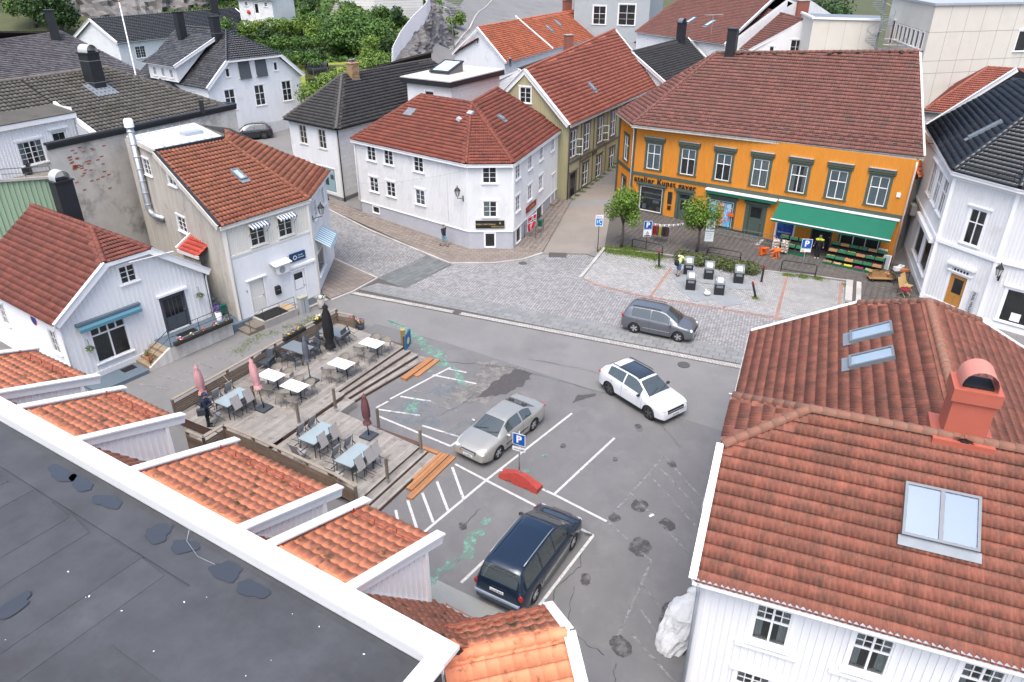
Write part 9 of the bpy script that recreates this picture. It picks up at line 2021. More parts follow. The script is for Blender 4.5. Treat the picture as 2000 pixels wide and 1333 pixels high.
def bollard(x,y,lb,tilt=0,az=0,top='red'):
 o=thing('bollard',lb,'bollard',(x,y,.03),az,group='black bollards');o.matrix_basis=o.matrix_basis@Matrix.Rotation(tilt,4,'Y')
 local('shaft',MB().lathe([(.09,0),(.075,.05),(.07,1.15)],12).mesh('shaft',BINB,True),o);local('cap',MB().lathe([(.078,1.0),(.08,1.16),(.05,1.22),(0,1.23)],12).mesh('cap',M('bollard_red',(.25,.02,.025),.5)if top=='red' else BINB,True),o)
bollard(10.38,47.84,'red-topped bollard left of the waste bins',-.08,0);bollard(16.78,45.1,'upright red-topped bollard right of the hedge');bollard(15.64,42.53,'leaning bollard at the right corner of the bin plates',-.33,.1)
def rack(a,b,lb,h=.85):
 o=thing('parking_rail',lb,'railing',(*a,0),group='black tube rails');a,b=Vector((*a,0)),Vector((*b,0));up=Vector((0,0,h));d=(b-a).normalized()*.1
 MB().tube([a,a+up-Vector((0,0,.1)),a+up+d,b+up-d,b+up-Vector((0,0,.1)),b],.035,8).build('hoop',BINB,o,True);MB().tube([a+Vector((0,0,.3)),b+Vector((0,0,.3))],.025,6).build('crossbar',BINB,o,True)
rack((8.96,51.28),(10.95,49.9),'black tube rail under the left parking sign');rack((14.3,50.0),(16.4,48.9),'black tube rail behind the low hedge',.7);rack((18.6,46.75),(20.65,45.85),'black tube rail under the right parking sign',.95)
TBLUE=M('parking_blue',(.008,.085,.36),.45);TW_=M('sign_white',(.75,.76,.76),.5);TRED=MATS['traffic_red']
def sign_pole(x,y,h,lb,name='parking_sign',r=.028,mat=None,base=0.0,tilt=0):
 o=thing(name,lb,'sign',(x,y,base));MB().tube([(x,y,base),(x+tilt,y,base+h)],r,8).build('pole',mat or STEEL,o,True);return o
def panel(o,x,y,z,w,h,mat,yaw,name='panel',d=.04,border=None):
 T=Matrix.Translation((x,y,z))@Matrix.Rotation(yaw,4,'Z')
 p=link(name,MB().box(-w/2,w/2,-d-.012,-d,-h/2,h/2).mesh(name,border or mat),o,T)
 if border:local('panel_face',MB().box(-w/2+.025,w/2-.025,-d-.016,-d-.012,-h/2+.025,h/2-.025).mesh('panel_face',mat),p)
 return p,T
def ptext(p,txt,size,mat,x=0,z=0,d=.06,**k_):return local('lettering',text_mesh(txt,size,mat,.002,**k_),p,Matrix.Translation((x,-d,z))@UPRIGHT)
o=sign_pole(9.96,51.07,2.35,'blue parking sign with wheelchair plate before the clothes rack',mat=BINB);p,_=panel(o,9.96,51.07,2.0,.62,.62,TBLUE,.1,border=TW_);ptext(p,'P',.52,TW_,bold=.02);p,_=panel(o,9.96,51.07,1.38,.62,.55,TW_,.1,'lower_panel')
local('wheelchair_symbol',MB().lathe([(.07,0),(.1,0),(.1,.004),(.07,.004)],14,(0,-.06,-.04),mat=Matrix.Rotation(rad(90),3,'X')).box(-.015,.015,-.062,-.058,-.02,.16).box(-.015,.1,-.062,-.058,.03,.05).mesh('wheelchair_symbol',BLACK),p);local('arrow_bar',MB().box(-.25,.25,-.062,-.054,-.24,-.16).mesh('arrow_bar',BLACK),p)
o=sign_pole(19.62,45.8,2.85,'blue parking sign before the green awning');p,_=panel(o,19.62,45.8,2.5,.66,.66,TBLUE,-.15,border=TW_);ptext(p,'P',.55,TW_,bold=.02);p,_=panel(o,19.62,45.8,2.03,.66,.22,TW_,-.15,'lower_panel');local('note_strip',MB().box(-.28,-.1,-.062,-.053,-.06,.06).mesh('note_strip',M('note_yellow',(.5,.5,.05),.6)),p)
o=sign_pole(6.34,50.75,2.85,'white zone sign with blue play-street symbol at the lane mouth','zone_sign',mat=BINB);p,_=panel(o,6.34,50.75,2.45,.55,.85,TW_,-.05);ptext(p,'Sone',.2,TRED,0,.3);pp=local('symbol_field',MB().box(-.23,.23,-.058,-.053,-.36,.16).mesh('symbol_field',M('sign_cyan',(.01,.2,.5),.5)),p)
sy=MB();sy.box(.08,.2,-.062,-.059,.0,.1);sy.box(-.15,-.11,-.062,-.059,-.2,.02);sy.box(-.03,.02,-.062,-.059,-.15,.08);sy.box(.05,.14,-.062,-.059,-.25,-.18);local('figures',sy.mesh('figures',TW_),p)
o=sign_pole(14.22,50.02,2.7,'two white notice boards on a pole beside the second street tree','notice_sign',tilt=.08)
for z,m_,n_ in((2.3,TW_,'panel'),(1.5,M('sign_pale_green',(.6,.68,.66),.5),'lower_panel')):
 p,_=panel(o,14.26,50.02,z,.62,.74,m_,-.1,n_)
 for j in range(4):local('text_line',MB().box(-.22,.22-.06*(j%2),-.058,-.053,.2-j*.13,.235-j*.13).mesh('text_line',M('faint_print',(.4,.3,.3)if z>2 else(.3,.45,.45),.6)),p)
o=sign_pole(.3,24.2,2.4,'blue parking sign on a grey pole standing in the red barrier',base=.1);p,_=panel(o,.3,24.2,2.1,.56,.56,TBLUE,-.42,border=TW_);ptext(p,'P',.46,TW_,bold=.018);p,_=panel(o,.3,24.2,1.62,.58,.2,TW_,-.42,'lower_panel');ptext(p,'mot avgift',.11,BLACK)
bar=thing('red_barrier','red plastic barrier block holding the parking sign','barrier',(.35,24.0,.01),math.atan2(23.32-24.4,1.15+.45))
pr=[(-.95,.0),(-.95,.2),(-.8,.26),(-.18,.52),(.18,.52),(.8,.26),(.95,.2),(.95,0),(.62,0),(.55,.06),(.3,.06),(.25,0),(-.25,0),(-.3,.06),(-.55,.06),(-.62,0)]
k_=len(pr);m=MB();V=[]
for s,f in((-.24,1),(.24,1)):V+=[(x_,s*(1-.45*z_/.52),z_)for x_,z_ in pr]
m.add(V,[tuple(range(k_)),tuple(range(2*k_-1,k_-1,-1))]+[(i,k_+i,k_+(i+1)%k_,(i+1)%k_)for i in range(k_)]);local('block',m.mesh('block',M('faded_red_plastic',(.42,.055,.04),.6,(.26,.04,.032),6,.8,dirt=(.12,.05,.04),dscale=4,dlo=.5,dhi=.65,damt=.6)),bar);local('socket',MB().lathe([(.06,.5),(.06,.6),(.03,.6)],10).mesh('socket',STEEL),bar)
# big bag by the white house
bg=thing('white_builders_bag','large crumpled white builder bag leaning on the white house wall','bag',(5.1,16.0,0));r=random.Random(6);V=[];n,mz=34,16
from mathutils import noise as _nz
for j in range(mz+1):
 t_=j/mz;R_=(.42+.12*math.sin(t_*3.1))*(1-.55*max(0,t_-.75)/.25)
 for i in range(n):
  a=2*math.pi*i/n;d=1+.3*_nz.noise(Vector((math.cos(a)*1.7,math.sin(a)*1.7,t_*3)))+.14*_nz.noise(Vector((math.cos(a)*6,math.sin(a)*6,t_*7)));V.append((5.0+.75*t_+R_*d*math.cos(a),15.9+.65*t_+R_*d*math.sin(a),.02+1.5*t_))
MB().add(V,[(j*n+i,j*n+(i+1)%n,(j+1)*n+(i+1)%n,(j+1)*n+i)for j in range(mz)for i in range(n)]+[tuple(mz*n+i for i in range(n))]).build('sack',M('woven_white',(.62,.63,.62),.7,(.48,.49,.49),4,.7,bump=.5,bscale=14),bg);MB().ball((5.85,16.75,1.5),.22,10,6,(1.3,.8,.7)).build('tied_top',MATS['woven_white'],bg,True)
# lanterns
def lantern(fr,u,z,lb):
 o=thing('wall_lantern',lb,'lantern',tuple(fr.p(u,z,.1)),group='black wall lanterns');c=fr.p(u,z,.62)
 MB().tube([fr.p(u,z-.35,.02),fr.p(u,z-.2,.3),fr.p(u,z-.15,.62),c+Vector((0,0,-.02))],.025,6).build('bracket',BLACKIRON,o,True);MB().beam(fr.p(u,z-.5,.03),fr.p(u,z-.1,.03),.1,.05,fr.n).build('wall_plate',BLACKIRON,o)
 MB().lathe([(.1,0),(.2,.42)],6,c).build('glass',M('lantern_glass',(.5,.52,.5),.2,(.4,.42,.4),4,.4),o);MB().lathe([(.24,.42),(.1,.62),(.04,.66),(.03,.78),(0,.8)],6,c).build('roof',BLACKIRON,o)
 for i in range(6):a=i*math.pi/3;MB().beam(c+Vector((.1*math.cos(a),.1*math.sin(a),0)),c+Vector((.205*math.cos(a),.205*math.sin(a),.43)),.025,.025).build('glazing_bar',BLACKIRON,o)
lantern(f1,11.75,4.2,'black lantern on the white corner house beside its chamfered corner');lantern(fC,.35,3.3,'black lantern on the white corner building right of the pine door');lantern(sr,1.0,5.1,'black lantern on the street corner of the cream office house')
# flag
fl=thing('norwegian_flag','red, white and blue cross flag on a slanted pole by the corner house shop','flag',tuple(f3.p(2.2,1.7,.1)));MB().tube([f3.p(2.3,1.55,.05),f3.p(2.3,2.3,1.1)],.02,6).build('pole',WHITE_CLEAN,fl,True)
FR_,FW_,FB_=M('flag_red',(.48,.015,.03),.8),M('flag_white',(.75,.75,.76),.8),M('flag_blue',(.01,.03,.13),.8)
P0,P1=f3.p(2.3,2.25,1.05),f3.p(2.3,1.85,.5)
def fpt(a,b):return P0.lerp(P1,a)+Vector((.1*math.sin(b*5+a*2),.08*math.cos(b*4),0))*b-Vector((0,0,1.05*b))+(P1-P0)*.15*b
xs_=[0,.2,.4,.46,.54,.6,.8,1.0];ys_=[0,.15,.29,.33,.41,.45,.6,.8,1.0]
for i in range(len(xs_)-1):
 for j in range(len(ys_)-1):
  a,b=(xs_[i]+xs_[i+1])/2,(ys_[j]+ys_[j+1])/2;blue=.46<a<.54 or.33<b<.41;wh=.4<a<.6 or.29<b<.45
  MB().quad(fpt(xs_[i],ys_[j]),fpt(xs_[i+1],ys_[j]),fpt(xs_[i+1],ys_[j+1]),fpt(xs_[i],ys_[j+1])).build('cloth_panel',FB_ if blue else FW_ if wh else FR_,fl)
er=thing('entrance_rail','black iron rail with green box round the small shop platform','railing',(2.4,54.2,.12));MB().hexa([f3.p(2.2,.1,.1),f3.p(4.9,.1,.1),f3.p(4.9,.1,1.1),f3.p(2.2,.1,1.1),f3.p(2.2,.24,.1),f3.p(4.9,.24,.1),f3.p(4.9,.24,1.1),f3.p(2.2,.24,1.1)]).build('platform',M('stair_stone',(.25,.2,.17),.8),er)
MB().tube([f3.p(2.3,.2,.15),f3.p(2.3,1.2,.15),f3.p(2.3,1.2,1.05),f3.p(2.3,.2,1.05)],.02,6).build('hoop',BLACKIRON,er);MB().tube([f3.p(2.3,1.2,1.05),f3.p(4.3,1.2,1.05),f3.p(4.3,.2,1.05)],.02,6).build('hoop',BLACKIRON,er);MB().cbox(f3.p(3.6,1.1,1.0),(.35,.3,.5),1.2).build('green_box',MATS['mail_green'],er)
ab=thing('chalkboard','black chalkboard A-frame on the pavement before the black-roofed shop','sign',(-16.2,61.6,gz(-16.2,61.6)+.1));fz=Frame((-16.6,61.75),(-15.95,61.3));z_=gz(-16.2,61.5)+.1
for s in(1,-1):MB().hexa([fz.p(0,z_,.28*s),fz.p(.7,z_,.28*s),fz.p(.7,z_,.25*s),fz.p(0,z_,.25*s),fz.p(0,z_+1.05,.03*s),fz.p(.7,z_+1.05,.03*s),fz.p(.7,z_+1.05,.0),fz.p(0,z_+1.05,.0)]).build('board',BLACK,ab)
for u in(.02,.66):MB().beam(fz.p(u,z_,.3),fz.p(u,z_+1.1,.05),.04,.03).build('frame',STEEL,ab)
for j in range(4):MB().beam(fz.p(.15,z_+.3+j*.17,.26-.05*j),fz.p(.55-.08*(j%2),z_+.3+j*.17,.26-.05*j),.006,.03).build('chalk_line',TW_,ab)
bl_=thing('string_lights','string of small white bulbs sagging along the corner house wall','lights',tuple(f1.p(6,4.6,.1)));pts=[f1.p(u,3.05+(u/12.2)**1.3*3.0,.25)for u in np.linspace(-.5,12,26)];MB().tube(pts,.008,4).build('cable',STEEL,bl_)
for p in pts[::2]:MB().ball(p-Vector((0,0,.06)),.04,6,4).build('bulb',TW_,bl_)
for(x,y)in((1.05+4.4,20.4+1.6),):pp=thing('paper_scrap','small white paper scrap on the asphalt near the faded hatching','litter',(5.47,22.0,.02));MB().cbox((5.47,22.0,.022),(.22,.1,.01),.6).build('sheet',TW_,pp)
# ------------------------------------------------------------------ people
SKIN=M('skin',(.50,.30,.22),.55,(.42,.24,.17),8,.4)
def solid(name,mb,mat,parent,vox=.014):
 o=local(name,mb.mesh(name,mat,True),parent);r=o.modifiers.new('remesh','REMESH');r.mode='VOXEL';r.voxel_size=vox;r.use_smooth_shade=True;s=o.modifiers.new('smooth','SMOOTH');s.factor=.5;s.iterations=3;return o
def limb(m,pts,rr_):
 m.tube(pts,rr_,10)
 for p,r in zip(pts,rr_):m.ball(p,r,10,6)
def hand(m,w,d,up,side):
 """palm and five curled fingers; w wrist, d pointing direction, up back of hand, side towards the thumb"""
 w,d,up,side=Vector(w),Vector(d).normalized(),Vector(up).normalized(),Vector(side).normalized();c=w+d*.05
 m.ball(c,.04,10,6,(1,1,.9))
 for i,L in enumerate((.062,.072,.068,.052)):
  b=c+d*.03+side*(.03-.02*i);m.tube([b,b+d*L*.5-up*.012,b+d*L*.8-up*.04],[.0095,.009,.008],6)
 b=w+d*.025+side*.03;m.tube([b,b+side*.03+d*.02,b+side*.035+d*.05-up*.01],[.011,.01,.009],6)
def person(label,loc,rz,J,tops,legs_m,shoe,hair,sleeve=1.0,trouser=1.0,cap=None,jacket_len=.0,bulk=1.0):
 """J: joints in own space (x right, y forward, z up)"""
 o=thing('person',label,'person',loc,rz);V=lambda n:Vector(J[n])
 b=MB();hd=V('head');b.ball(hd,.105,14,10,(.86,1.0,1.2));f=Vector(J.get('face',(0,1,0))).normalized();s_=f.cross(Vector((0,0,1))).normalized()
 b.ball(hd+f*.105-Vector((0,0,.015)),.02,8,5,(1,1,1.3));b.ball(hd+f*.085-Vector((0,0,.075)),.035,8,5)
 for s in(-1,1):b.ball(hd+s_*s*.092-Vector((0,0,.01)),.024,8,5,(.6,1,1.4))
 limb(b,[V('chest')+Vector((0,0,.1)),hd-Vector((0,0,.08))],[.06,.055]);limb(b,[V('hip'),V('chest')],[.12,.14])
 for s,n in((-1,'l'),(1,'r')):
  limb(b,[V('sh'+n),V('el'+n),V('wr'+n)],[.055,.042,.03]);dr=(V('wr'+n)-V('el'+n)).normalized();hand(b,V('wr'+n),Vector(J.get('hd'+n,dr)),J.get('up'+n,(s*1.0,0,.2)),J.get('th'+n,(0,1,.2)))
  limb(b,[V('hp'+n),V('kn'+n),V('an'+n)],[.085,.055,.038])
 body=solid('body',b,SKIN,o,.012)
 e=MB()
 for s in(-1,1):e.ball(hd+f*.088+s_*s*.036+Vector((0,0,.02)),.012,6,4)
 local('eyes',e.mesh('eyes',BLACK,True),o);local('mouth',MB().ball(hd+f*.1-Vector((0,0,.055)),.018,8,4,(1.2,.5,.3)).mesh('mouth',M('lips',(.35,.12,.1),.6),True),o)
 t=MB();k_=1.18*bulk
 limb(t,[V('hip')+Vector((0,0,.02-jacket_len)),(V('hip')+V('chest'))/2,V('chest'),V('chest')+Vector((0,0,.09))],[.15*bulk,.15*bulk,.16*bulk,.1]);limb(t,[V('shl'),V('chest')+Vector((0,0,.07)),V('shr')],[.075*k_,.1,.075*k_])
 for n in 'lr':
  a,c_=V('el'+n),V('wr'+n)
  if sleeve>=1:limb(t,[V('sh'+n),a,a.lerp(c_,.93)],[.07*k_,.055*k_,.046*k_])
  else:limb(t,[V('sh'+n),V('sh'+n).lerp(a,.9)],[.07*k_,.06*k_])
 solid('jacket',t,tops,o)
 q_=MB();limb(q_,[V('hip')+Vector((0,0,.06)),V('hip')-Vector((0,0,.03))],[.14,.14])
 for n in 'lr':
  h_,kn,an=V('hp'+n),V('kn'+n),V('an'+n)
  if trouser>=1:limb(q_,[h_,kn,kn.lerp(an,.95)],[.105,.075,.06])
  else:limb(q_,[h_,h_.lerp(kn,.92)],[.108,.095])
 solid('trousers',q_,legs_m,o)
 for n in 'lr':
  an=V('an'+n);d=Vector(J.get('ft'+n,(0,1,0))).normalized();m=MB();limb(m,[an-Vector((0,0,.03))-d*.05,an+d*.07-Vector((0,0,.045)),an+d*.16-Vector((0,0,.055))],[.045,.044,.034]);solid('shoe',m,shoe,o)
 hm=MB();hm.ball(hd+Vector((0,0,.03))-f*.018,.113,14,8,(.92,1.0,1.08));
 if cap:hm2=MB();hm2.ball(hd+Vector((0,0,.045)),.118,14,8,(.92,1.02,.85));local('cap',hm2.mesh('cap',cap,True),o);local('cap_peak',MB().hexa([tuple(hd+f*.07+s_*a+Vector((0,0,.04)))for a in(-.07,.07)]+[tuple(hd+f*.19+s_*a+Vector((0,0,.02)))for a in(.055,-.055)]+[tuple(hd+f*.07+s_*a+Vector((0,0,.055)))for a in(-.07,.07)]+[tuple(hd+f*.19+s_*a+Vector((0,0,.032)))for a in(.055,-.055)]).mesh('cap_peak',cap),o)
 bmh=hm.mesh('hair',hair,True);bm=bmesh.new();bm.from_mesh(bmh);bmesh.ops.bisect_plane(bm,geom=bm.verts[:]+bm.edges[:]+bm.faces[:],plane_co=hd+f*.05+Vector((0,0,.02)),plane_no=(f*.8-Vector((0,0,.55))),clear_outer=True);bm.to_mesh(bmh);bm.free();local('hair',bmh,o)
 return o
ST=dict(hip=(0,0,.95),chest=(0,.01,1.33),head=(0,.04,1.64),shl=(-.19,0,1.42),shr=(.19,0,1.42),ell=(-.26,-.03,1.14),elr=(.26,-.03,1.14),wrl=(-.25,.06,.9),wrr=(.25,.06,.9),hpl=(-.09,0,.9),hpr=(.09,0,.9),knl=(-.1,.02,.49),knr=(.1,.02,.49),anl=(-.1,0,.09),anr=(.1,0,.09))
NAVY=M('navy_jacket',(.012,.022,.045),.8,(.02,.032,.06),6,.6);NAVY2=M('navy_sweater',(.015,.02,.035),.9,(.025,.03,.05),10,.6);JEAN=M('dark_trousers',(.015,.016,.02),.85);SHORT=M('blue_patterned_shorts',(.08,.22,.32),.85,(.25,.38,.42),14,.9);DENIM=M('denim_shorts',(.06,.13,.24),.85,(.09,.17,.28),9,.6);SHOE=M('dark_shoe',(.03,.028,.027),.7);HAIRD=M('dark_hair',(.025,.02,.017),.7);HAIRG=M('greying_hair',(.10,.085,.07),.7);LIME=M('pale_lime_jacket',(.55,.62,.30),.8,(.46,.53,.24),6,.5)
W_=dict(ST,knl=(-.1,.22,.52),anl=(-.1,.2,.1),knr=(.1,-.02,.48),anr=(.1,-.34,.18),ftr=(0,1,-.5),ell=(-.26,-.16,1.17),wrl=(-.24,-.12,.92),elr=(.26,.1,1.16),wrr=(.24,.28,1.0),face=(.35,1,-.1))
p_=person('man in navy sweater and blue patterned shorts walking past the corner house',(-5.07,51.5,.12),math.atan2(-.6,.77)-math.pi/2,W_,NAVY2,SHORT,SHOE,HAIRG,trouser=.5)
G_=dict(ST,hip=(0,-.02,.93),chest=(0,.14,1.27),head=(0,.3,1.52),shl=(-.19,.12,1.36),shr=(.19,.12,1.36),ell=(-.2,.34,1.2),wrl=(-.12,.5,1.15),elr=(.22,.32,1.15),wrr=(.14,.52,1.12),face=(0,1,-.5),knl=(-.1,.06,.5),anl=(-.12,.02,.09),knr=(.1,.0,.48),anr=(.1,-.12,.09),upl=(0,.2,1),upr=(0,.2,1),thl=(1,0,0),thr=(-1,0,0))
p_=person('person in pale lime jacket and denim shorts bending over a waste bin',(11.35,46.1,.06),math.atan2(.5,.75)-math.pi/2,G_,LIME,DENIM,SHOE,HAIRD,trouser=.75)
bp=thing('shoulder_bag','black shoulder bag on the back of the person in lime','bag',(11.2,45.85,1.0));MB().ball((11.12,45.83,1.12),.2,12,8,(.9,.8,1.15)).build('bag',BLACK,bp,True);MB().tube([(11.1,45.9,1.25),(11.42,46.12,1.5),(11.5,46.1,1.2)],.018,5).build('strap',BLACK,bp)
D_=dict(ST,head=(0,.09,1.62),face=(.1,1,-.45),ell=(-.25,.06,1.13),wrl=(-.1,.3,1.16),elr=(.25,.06,1.13),wrr=(.08,.32,1.17),upl=(0,-.6,.8),upr=(0,-.6,.8),thl=(.6,0,.8),thr=(-.6,0,.8),hdl=(.5,.6,.3),hdr=(-.5,.6,.3))
hd_=math.atan2(.35,.93)-math.pi/2
p_=person('man in navy hooded jacket and blue cap looking at his phone on the deck',(-13.72,27.3,ZU),hd_,D_,NAVY,JEAN,BLACK,HAIRD,cap=M('blue_cap',(.03,.06,.14),.8),jacket_len=.12,bulk=1.15)
ph=Matrix.Translation((-13.72,27.3,ZU))@Matrix.Rotation(hd_,4,'Z')
t=thing('mobile_phone','dark mobile phone held by the man in the blue cap','phone',tuple(ph@Vector((0,.4,1.22))));MB().cbox(ph@Vector((0,.4,1.22)),(.08,.012,.15),hd_,tilt=Matrix.Rotation(-.7,3,'X')).build('case',BLACK,t);MB().cbox(ph@Vector((0,.394,1.229)),(.07,.004,.13),hd_,tilt=Matrix.Rotation(-.7,3,'X')).build('screen',M('phone_screen',(.1,.12,.15),.1),t)
t=thing('hip_bag','dark grey shoulder bag at the hip of the man on the deck','bag',tuple(ph@Vector((.28,-.15,.95))));c=ph@Vector((.26,-.16,.95));MB().cbox(c,(.2,.34,.3),hd_).build('bag',M('bag_grey',(.05,.055,.065),.7),t);MB().tube([c+Vector((0,0,.15)),ph@Vector((.05,-.1,1.5)),ph@Vector((-.2,.05,1.35))],.02,5).build('strap',MATS['bag_grey'],t)
S_=dict(ST,elr=(.3,.08,1.15),wrr=(.34,.28,1.02),ell=(-.28,.05,1.14),wrl=(-.3,.25,.98))
hv=fg.p(15.9,0,1.6);yaw=math.atan2(fg.n.y,fg.n.x)-math.pi/2+.2
p_=person('shop worker in dark clothes with yellow hi-vis yoke standing under the awning',(hv.x,hv.y,.05),yaw,S_,M('work_black',(.02,.022,.026),.85),JEAN,M('pale_trainers',(.45,.45,.44),.7),HAIRD,cap=M('grey_cap',(.1,.1,.105),.8))
yk=MB();limb(yk,[(-.2,.0,1.40),(0,.02,1.43),(.2,.0,1.40)],[.1,.135,.1]);solid('hi_vis_yoke',yk,M('hi_vis',(.55,.62,.03),.6),p_)

# ------------------------------------------------------------------ goods before the orange shop
CRG=M('green_crate',(.01,.12,.05),.6,(.008,.09,.04),3,.5);CRB=M('brown_carton',(.34,.2,.09),.85,(.27,.155,.07),4,.6);CRK=M('black_crate',(.02,.022,.025),.6)
PROD=dict(oranges=(.7,.26,.02),apples=(.4,.05,.03),greens=(.09,.22,.03),tomatoes=(.55,.06,.03),potatoes=(.32,.22,.11),onions=(.45,.3,.16),cabbages=(.35,.45,.22),lemons=(.68,.55,.06),berries=(.35,.02,.12),bread=(.42,.26,.12),bananas=(.65,.5,.06),plums=(.1,.03,.09))
_cr={}
def crate(fr,u,d,z,tilt,prod,lb,mat=None,w=.58,dp=.4,h=.2):
 key=(prod,(mat or CRG).name)
 if key not in _cr:
  m=MB();t_=.018
  m.box(-w/2,w/2,-dp/2,-dp/2+t_,0,h);m.box(-w/2,w/2,dp/2-t_,dp/2,0,h);m.box(-w/2,-w/2+t_,-dp/2+t_,dp/2-t_,0,h);m.box(w/2-t_,w/2,-dp/2+t_,dp/2-t_,0,h);m.box(-w/2+t_,w/2-t_,-dp/2+t_,dp/2-t_,0,.02)
  c=PROD[prod];r=random.Random(len(_cr));f=MB()
  for i in range(6):
   for j in range(4):f.ball((-w/2+.07+i*(w-.14)/5+r.uniform(-.02,.02),-dp/2+.07+j*(dp-.14)/3+r.uniform(-.02,.02),h-.02+r.uniform(-.02,.03)),.055,6,4)
  _cr[key]=(m.mesh('box',mat or CRG),f.mesh('produce',M('produce_'+prod,c,.6,tuple(x*.65 for x in c),14,.8,island=.25),True))
 o=thing('produce_crate',lb,'crate',(0,0,0),group='produce crates before the shop');o.matrix_basis=Matrix.Translation(fr.p(u,z,d))@Matrix.Rotation(math.atan2(fr.e.y,fr.e.x),4,'Z')@Matrix.Rotation(tilt,4,'X')
 local('box',_cr[key][0],o);local('produce',_cr[key][1],o,kind='stuff')
def stand(fr,u0,u1,d0,d1,lb,rows=2):
 o=thing('display_stand',lb,'stand',tuple(fr.p((u0+u1)/2,0,d1)),group='sloping display stands')
 for i in range(rows):
  a=d0+(d1-d0)*i/rows;b=d0+(d1-d0)*(i+1)/rows;z=.95-.4*i
  MB().hexa([fr.p(u0,0.05,a),fr.p(u1,.05,a),fr.p(u1,.05,b),fr.p(u0,.05,b),fr.p(u0,z,a),fr.p(u1,z,a),fr.p(u1,z-.25,b),fr.p(u0,z-.25,b)]).build('tier',CRK,o)
  MB().hexa([fr.p(u0,.05,b+.002),fr.p(u1,.05,b+.002),fr.p(u1,.05,b+.02),fr.p(u0,.05,b+.02),fr.p(u0,z-.28,b+.002),fr.p(u1,z-.28,b+.002),fr.p(u1,z-.28,b+.02),fr.p(u0,z-.28,b+.02)]).build('front_panel',CRG,o)
stand(fg,13.0,15.1,.9,2.0,'sloping fruit stand left of the shop entrance');stand(fg,16.5,20.3,.5,1.9,'sloping fruit stand right of the shop entrance',3)
names=list(PROD);i=0
for row,(d,z)in enumerate(((1.15,.9),(1.72,.5))):
 for j in range(3):crate(fg,13.35+j*.68,d,z,-.4,names[(i*5+row)%12],'crate of %s, %s row, left fruit stand'%(names[(i*5+row)%12],('upper','lower')[row]));i+=1
for row,(d,z)in enumerate(((.7,.98),(1.2,.62),(1.65,.26))):
 for j in range(6):pn=names[(j+row*5)%12];crate(fg,16.85+j*.62,d,z,-.45,pn,'crate of %s, %s row, right fruit stand'%(pn,('top','middle','bottom')[row]),(CRB if(j+row)%3==1 else CRG))
for j,pn in enumerate(('potatoes','onions','lemons','berries','cabbages')):crate(fg,16.8+j*.7,2.25,.02,0,pn,'green floor crate of %s before the right fruit stand'%pn)
for i,(u,d,w_,h_,dp)in enumerate(((19.6,.4,.6,1.2,.4),(20.1,.9,.5,1.0,.35))):o=thing('fridge_panel',('tall white panel leaning by the awning end','white framed board leaning at the awning end')[i],'panel',tuple(fg.p(u,0,d)));MB().hexa([fg.p(u,.03,d),fg.p(u+w_,.03,d),fg.p(u+w_,.03,d+.06),fg.p(u,.03,d+.06),fg.p(u,h_,d-.2),fg.p(u+w_,h_,d-.2),fg.p(u+w_,h_,d-.14),fg.p(u,h_,d-.14)]).build('board',WHITE_CLEAN,o);MB().hexa([fg.p(u+.05,.1,d+.055),fg.p(u+w_-.05,.1,d+.055),fg.p(u+w_-.05,.1,d+.066),fg.p(u+.05,.1,d+.066),fg.p(u+.05,h_-.06,d-.132),fg.p(u+w_-.05,h_-.06,d-.132),fg.p(u+w_-.05,h_-.06,d-.122),fg.p(u+.05,h_-.06,d-.122)]).build('inset',ZINC,o)
for u,d,nm in((13.1,2.35,'left'),(13.75,2.35,'right')):  # postcard racks
 o=thing('newspaper_rack','%s of two tall wire racks with printed packets before the blue window'%nm,'rack',tuple(fg.p(u,0,d)),group='wire racks')
 for i in range(4):MB().hexa([fg.p(u-.24,.3+i*.22,d),fg.p(u+.24,.3+i*.22,d),fg.p(u+.24,.3+i*.22,d+.1),fg.p(u-.24,.3+i*.22,d+.1),fg.p(u-.24,.5+i*.22,d-.1),fg.p(u+.24,.5+i*.22,d-.1),fg.p(u+.24,.5+i*.22,d),fg.p(u-.24,.5+i*.22,d)]).build('packets',poster_mat('packets_%s%d'%(nm,i),[(.3,.2,.15),(.5,.5,.48),(.15,.12,.1),(.4,.3,.2)],14),o)
 MB().tube([fg.p(u-.27,0,d+.05),fg.p(u-.27,1.3,d-.12),fg.p(u+.27,1.3,d-.12),fg.p(u+.27,0,d+.05)],.012,5).build('frame',STEEL,o)
ORC=M('orange_plastic',(.8,.14,.015),.45,(.7,.11,.012),4,.4)
for x,y,a,lb in((18.3,50.05,.4,'left of two bright orange plastic chairs lying by the railing'),(19.05,49.55,1.5,'right of two bright orange plastic chairs lying by the railing')):
 o=thing('orange_chair',lb,'chair',(x,y,.06),a,group='orange chairs');o.matrix_basis=o.matrix_basis@Matrix.Translation((0,0,.3))@Matrix.Rotation(1.3,4,'X')@Matrix.Translation((0,0,-.3));local('seat',MB().box(-.25,.25,-.25,.25,.32,.37).mesh('seat',ORC),o);local('backrest',MB().box(-.25,.25,.2,.26,.37,.75).mesh('backrest',ORC),o)
 for sx_ in(-1,1):
  local('armrest',MB().box(sx_*.27-.03,sx_*.27+.03,-.25,.25,.5,.55).mesh('armrest',ORC),o)
  for sy_ in(-1,1):local('leg',MB().box(sx_*.25-.03,sx_*.25+.03,sy_*.23-.03,sy_*.23+.03,0,.35).mesh('leg',ORC),o)
ra_=thing('ramp_railing','grey-green tube railing before the middle doors of the orange house','railing',tuple(fg.p(10,0,1.6)));TQ=M('teal_tube',(.12,.17,.165),.5)
for z in(.4,.72,1.05):MB().tube([fg.p(7.9,z,1.5),fg.p(12.9,z,1.5)],.02,6).build('rail',TQ,ra_)
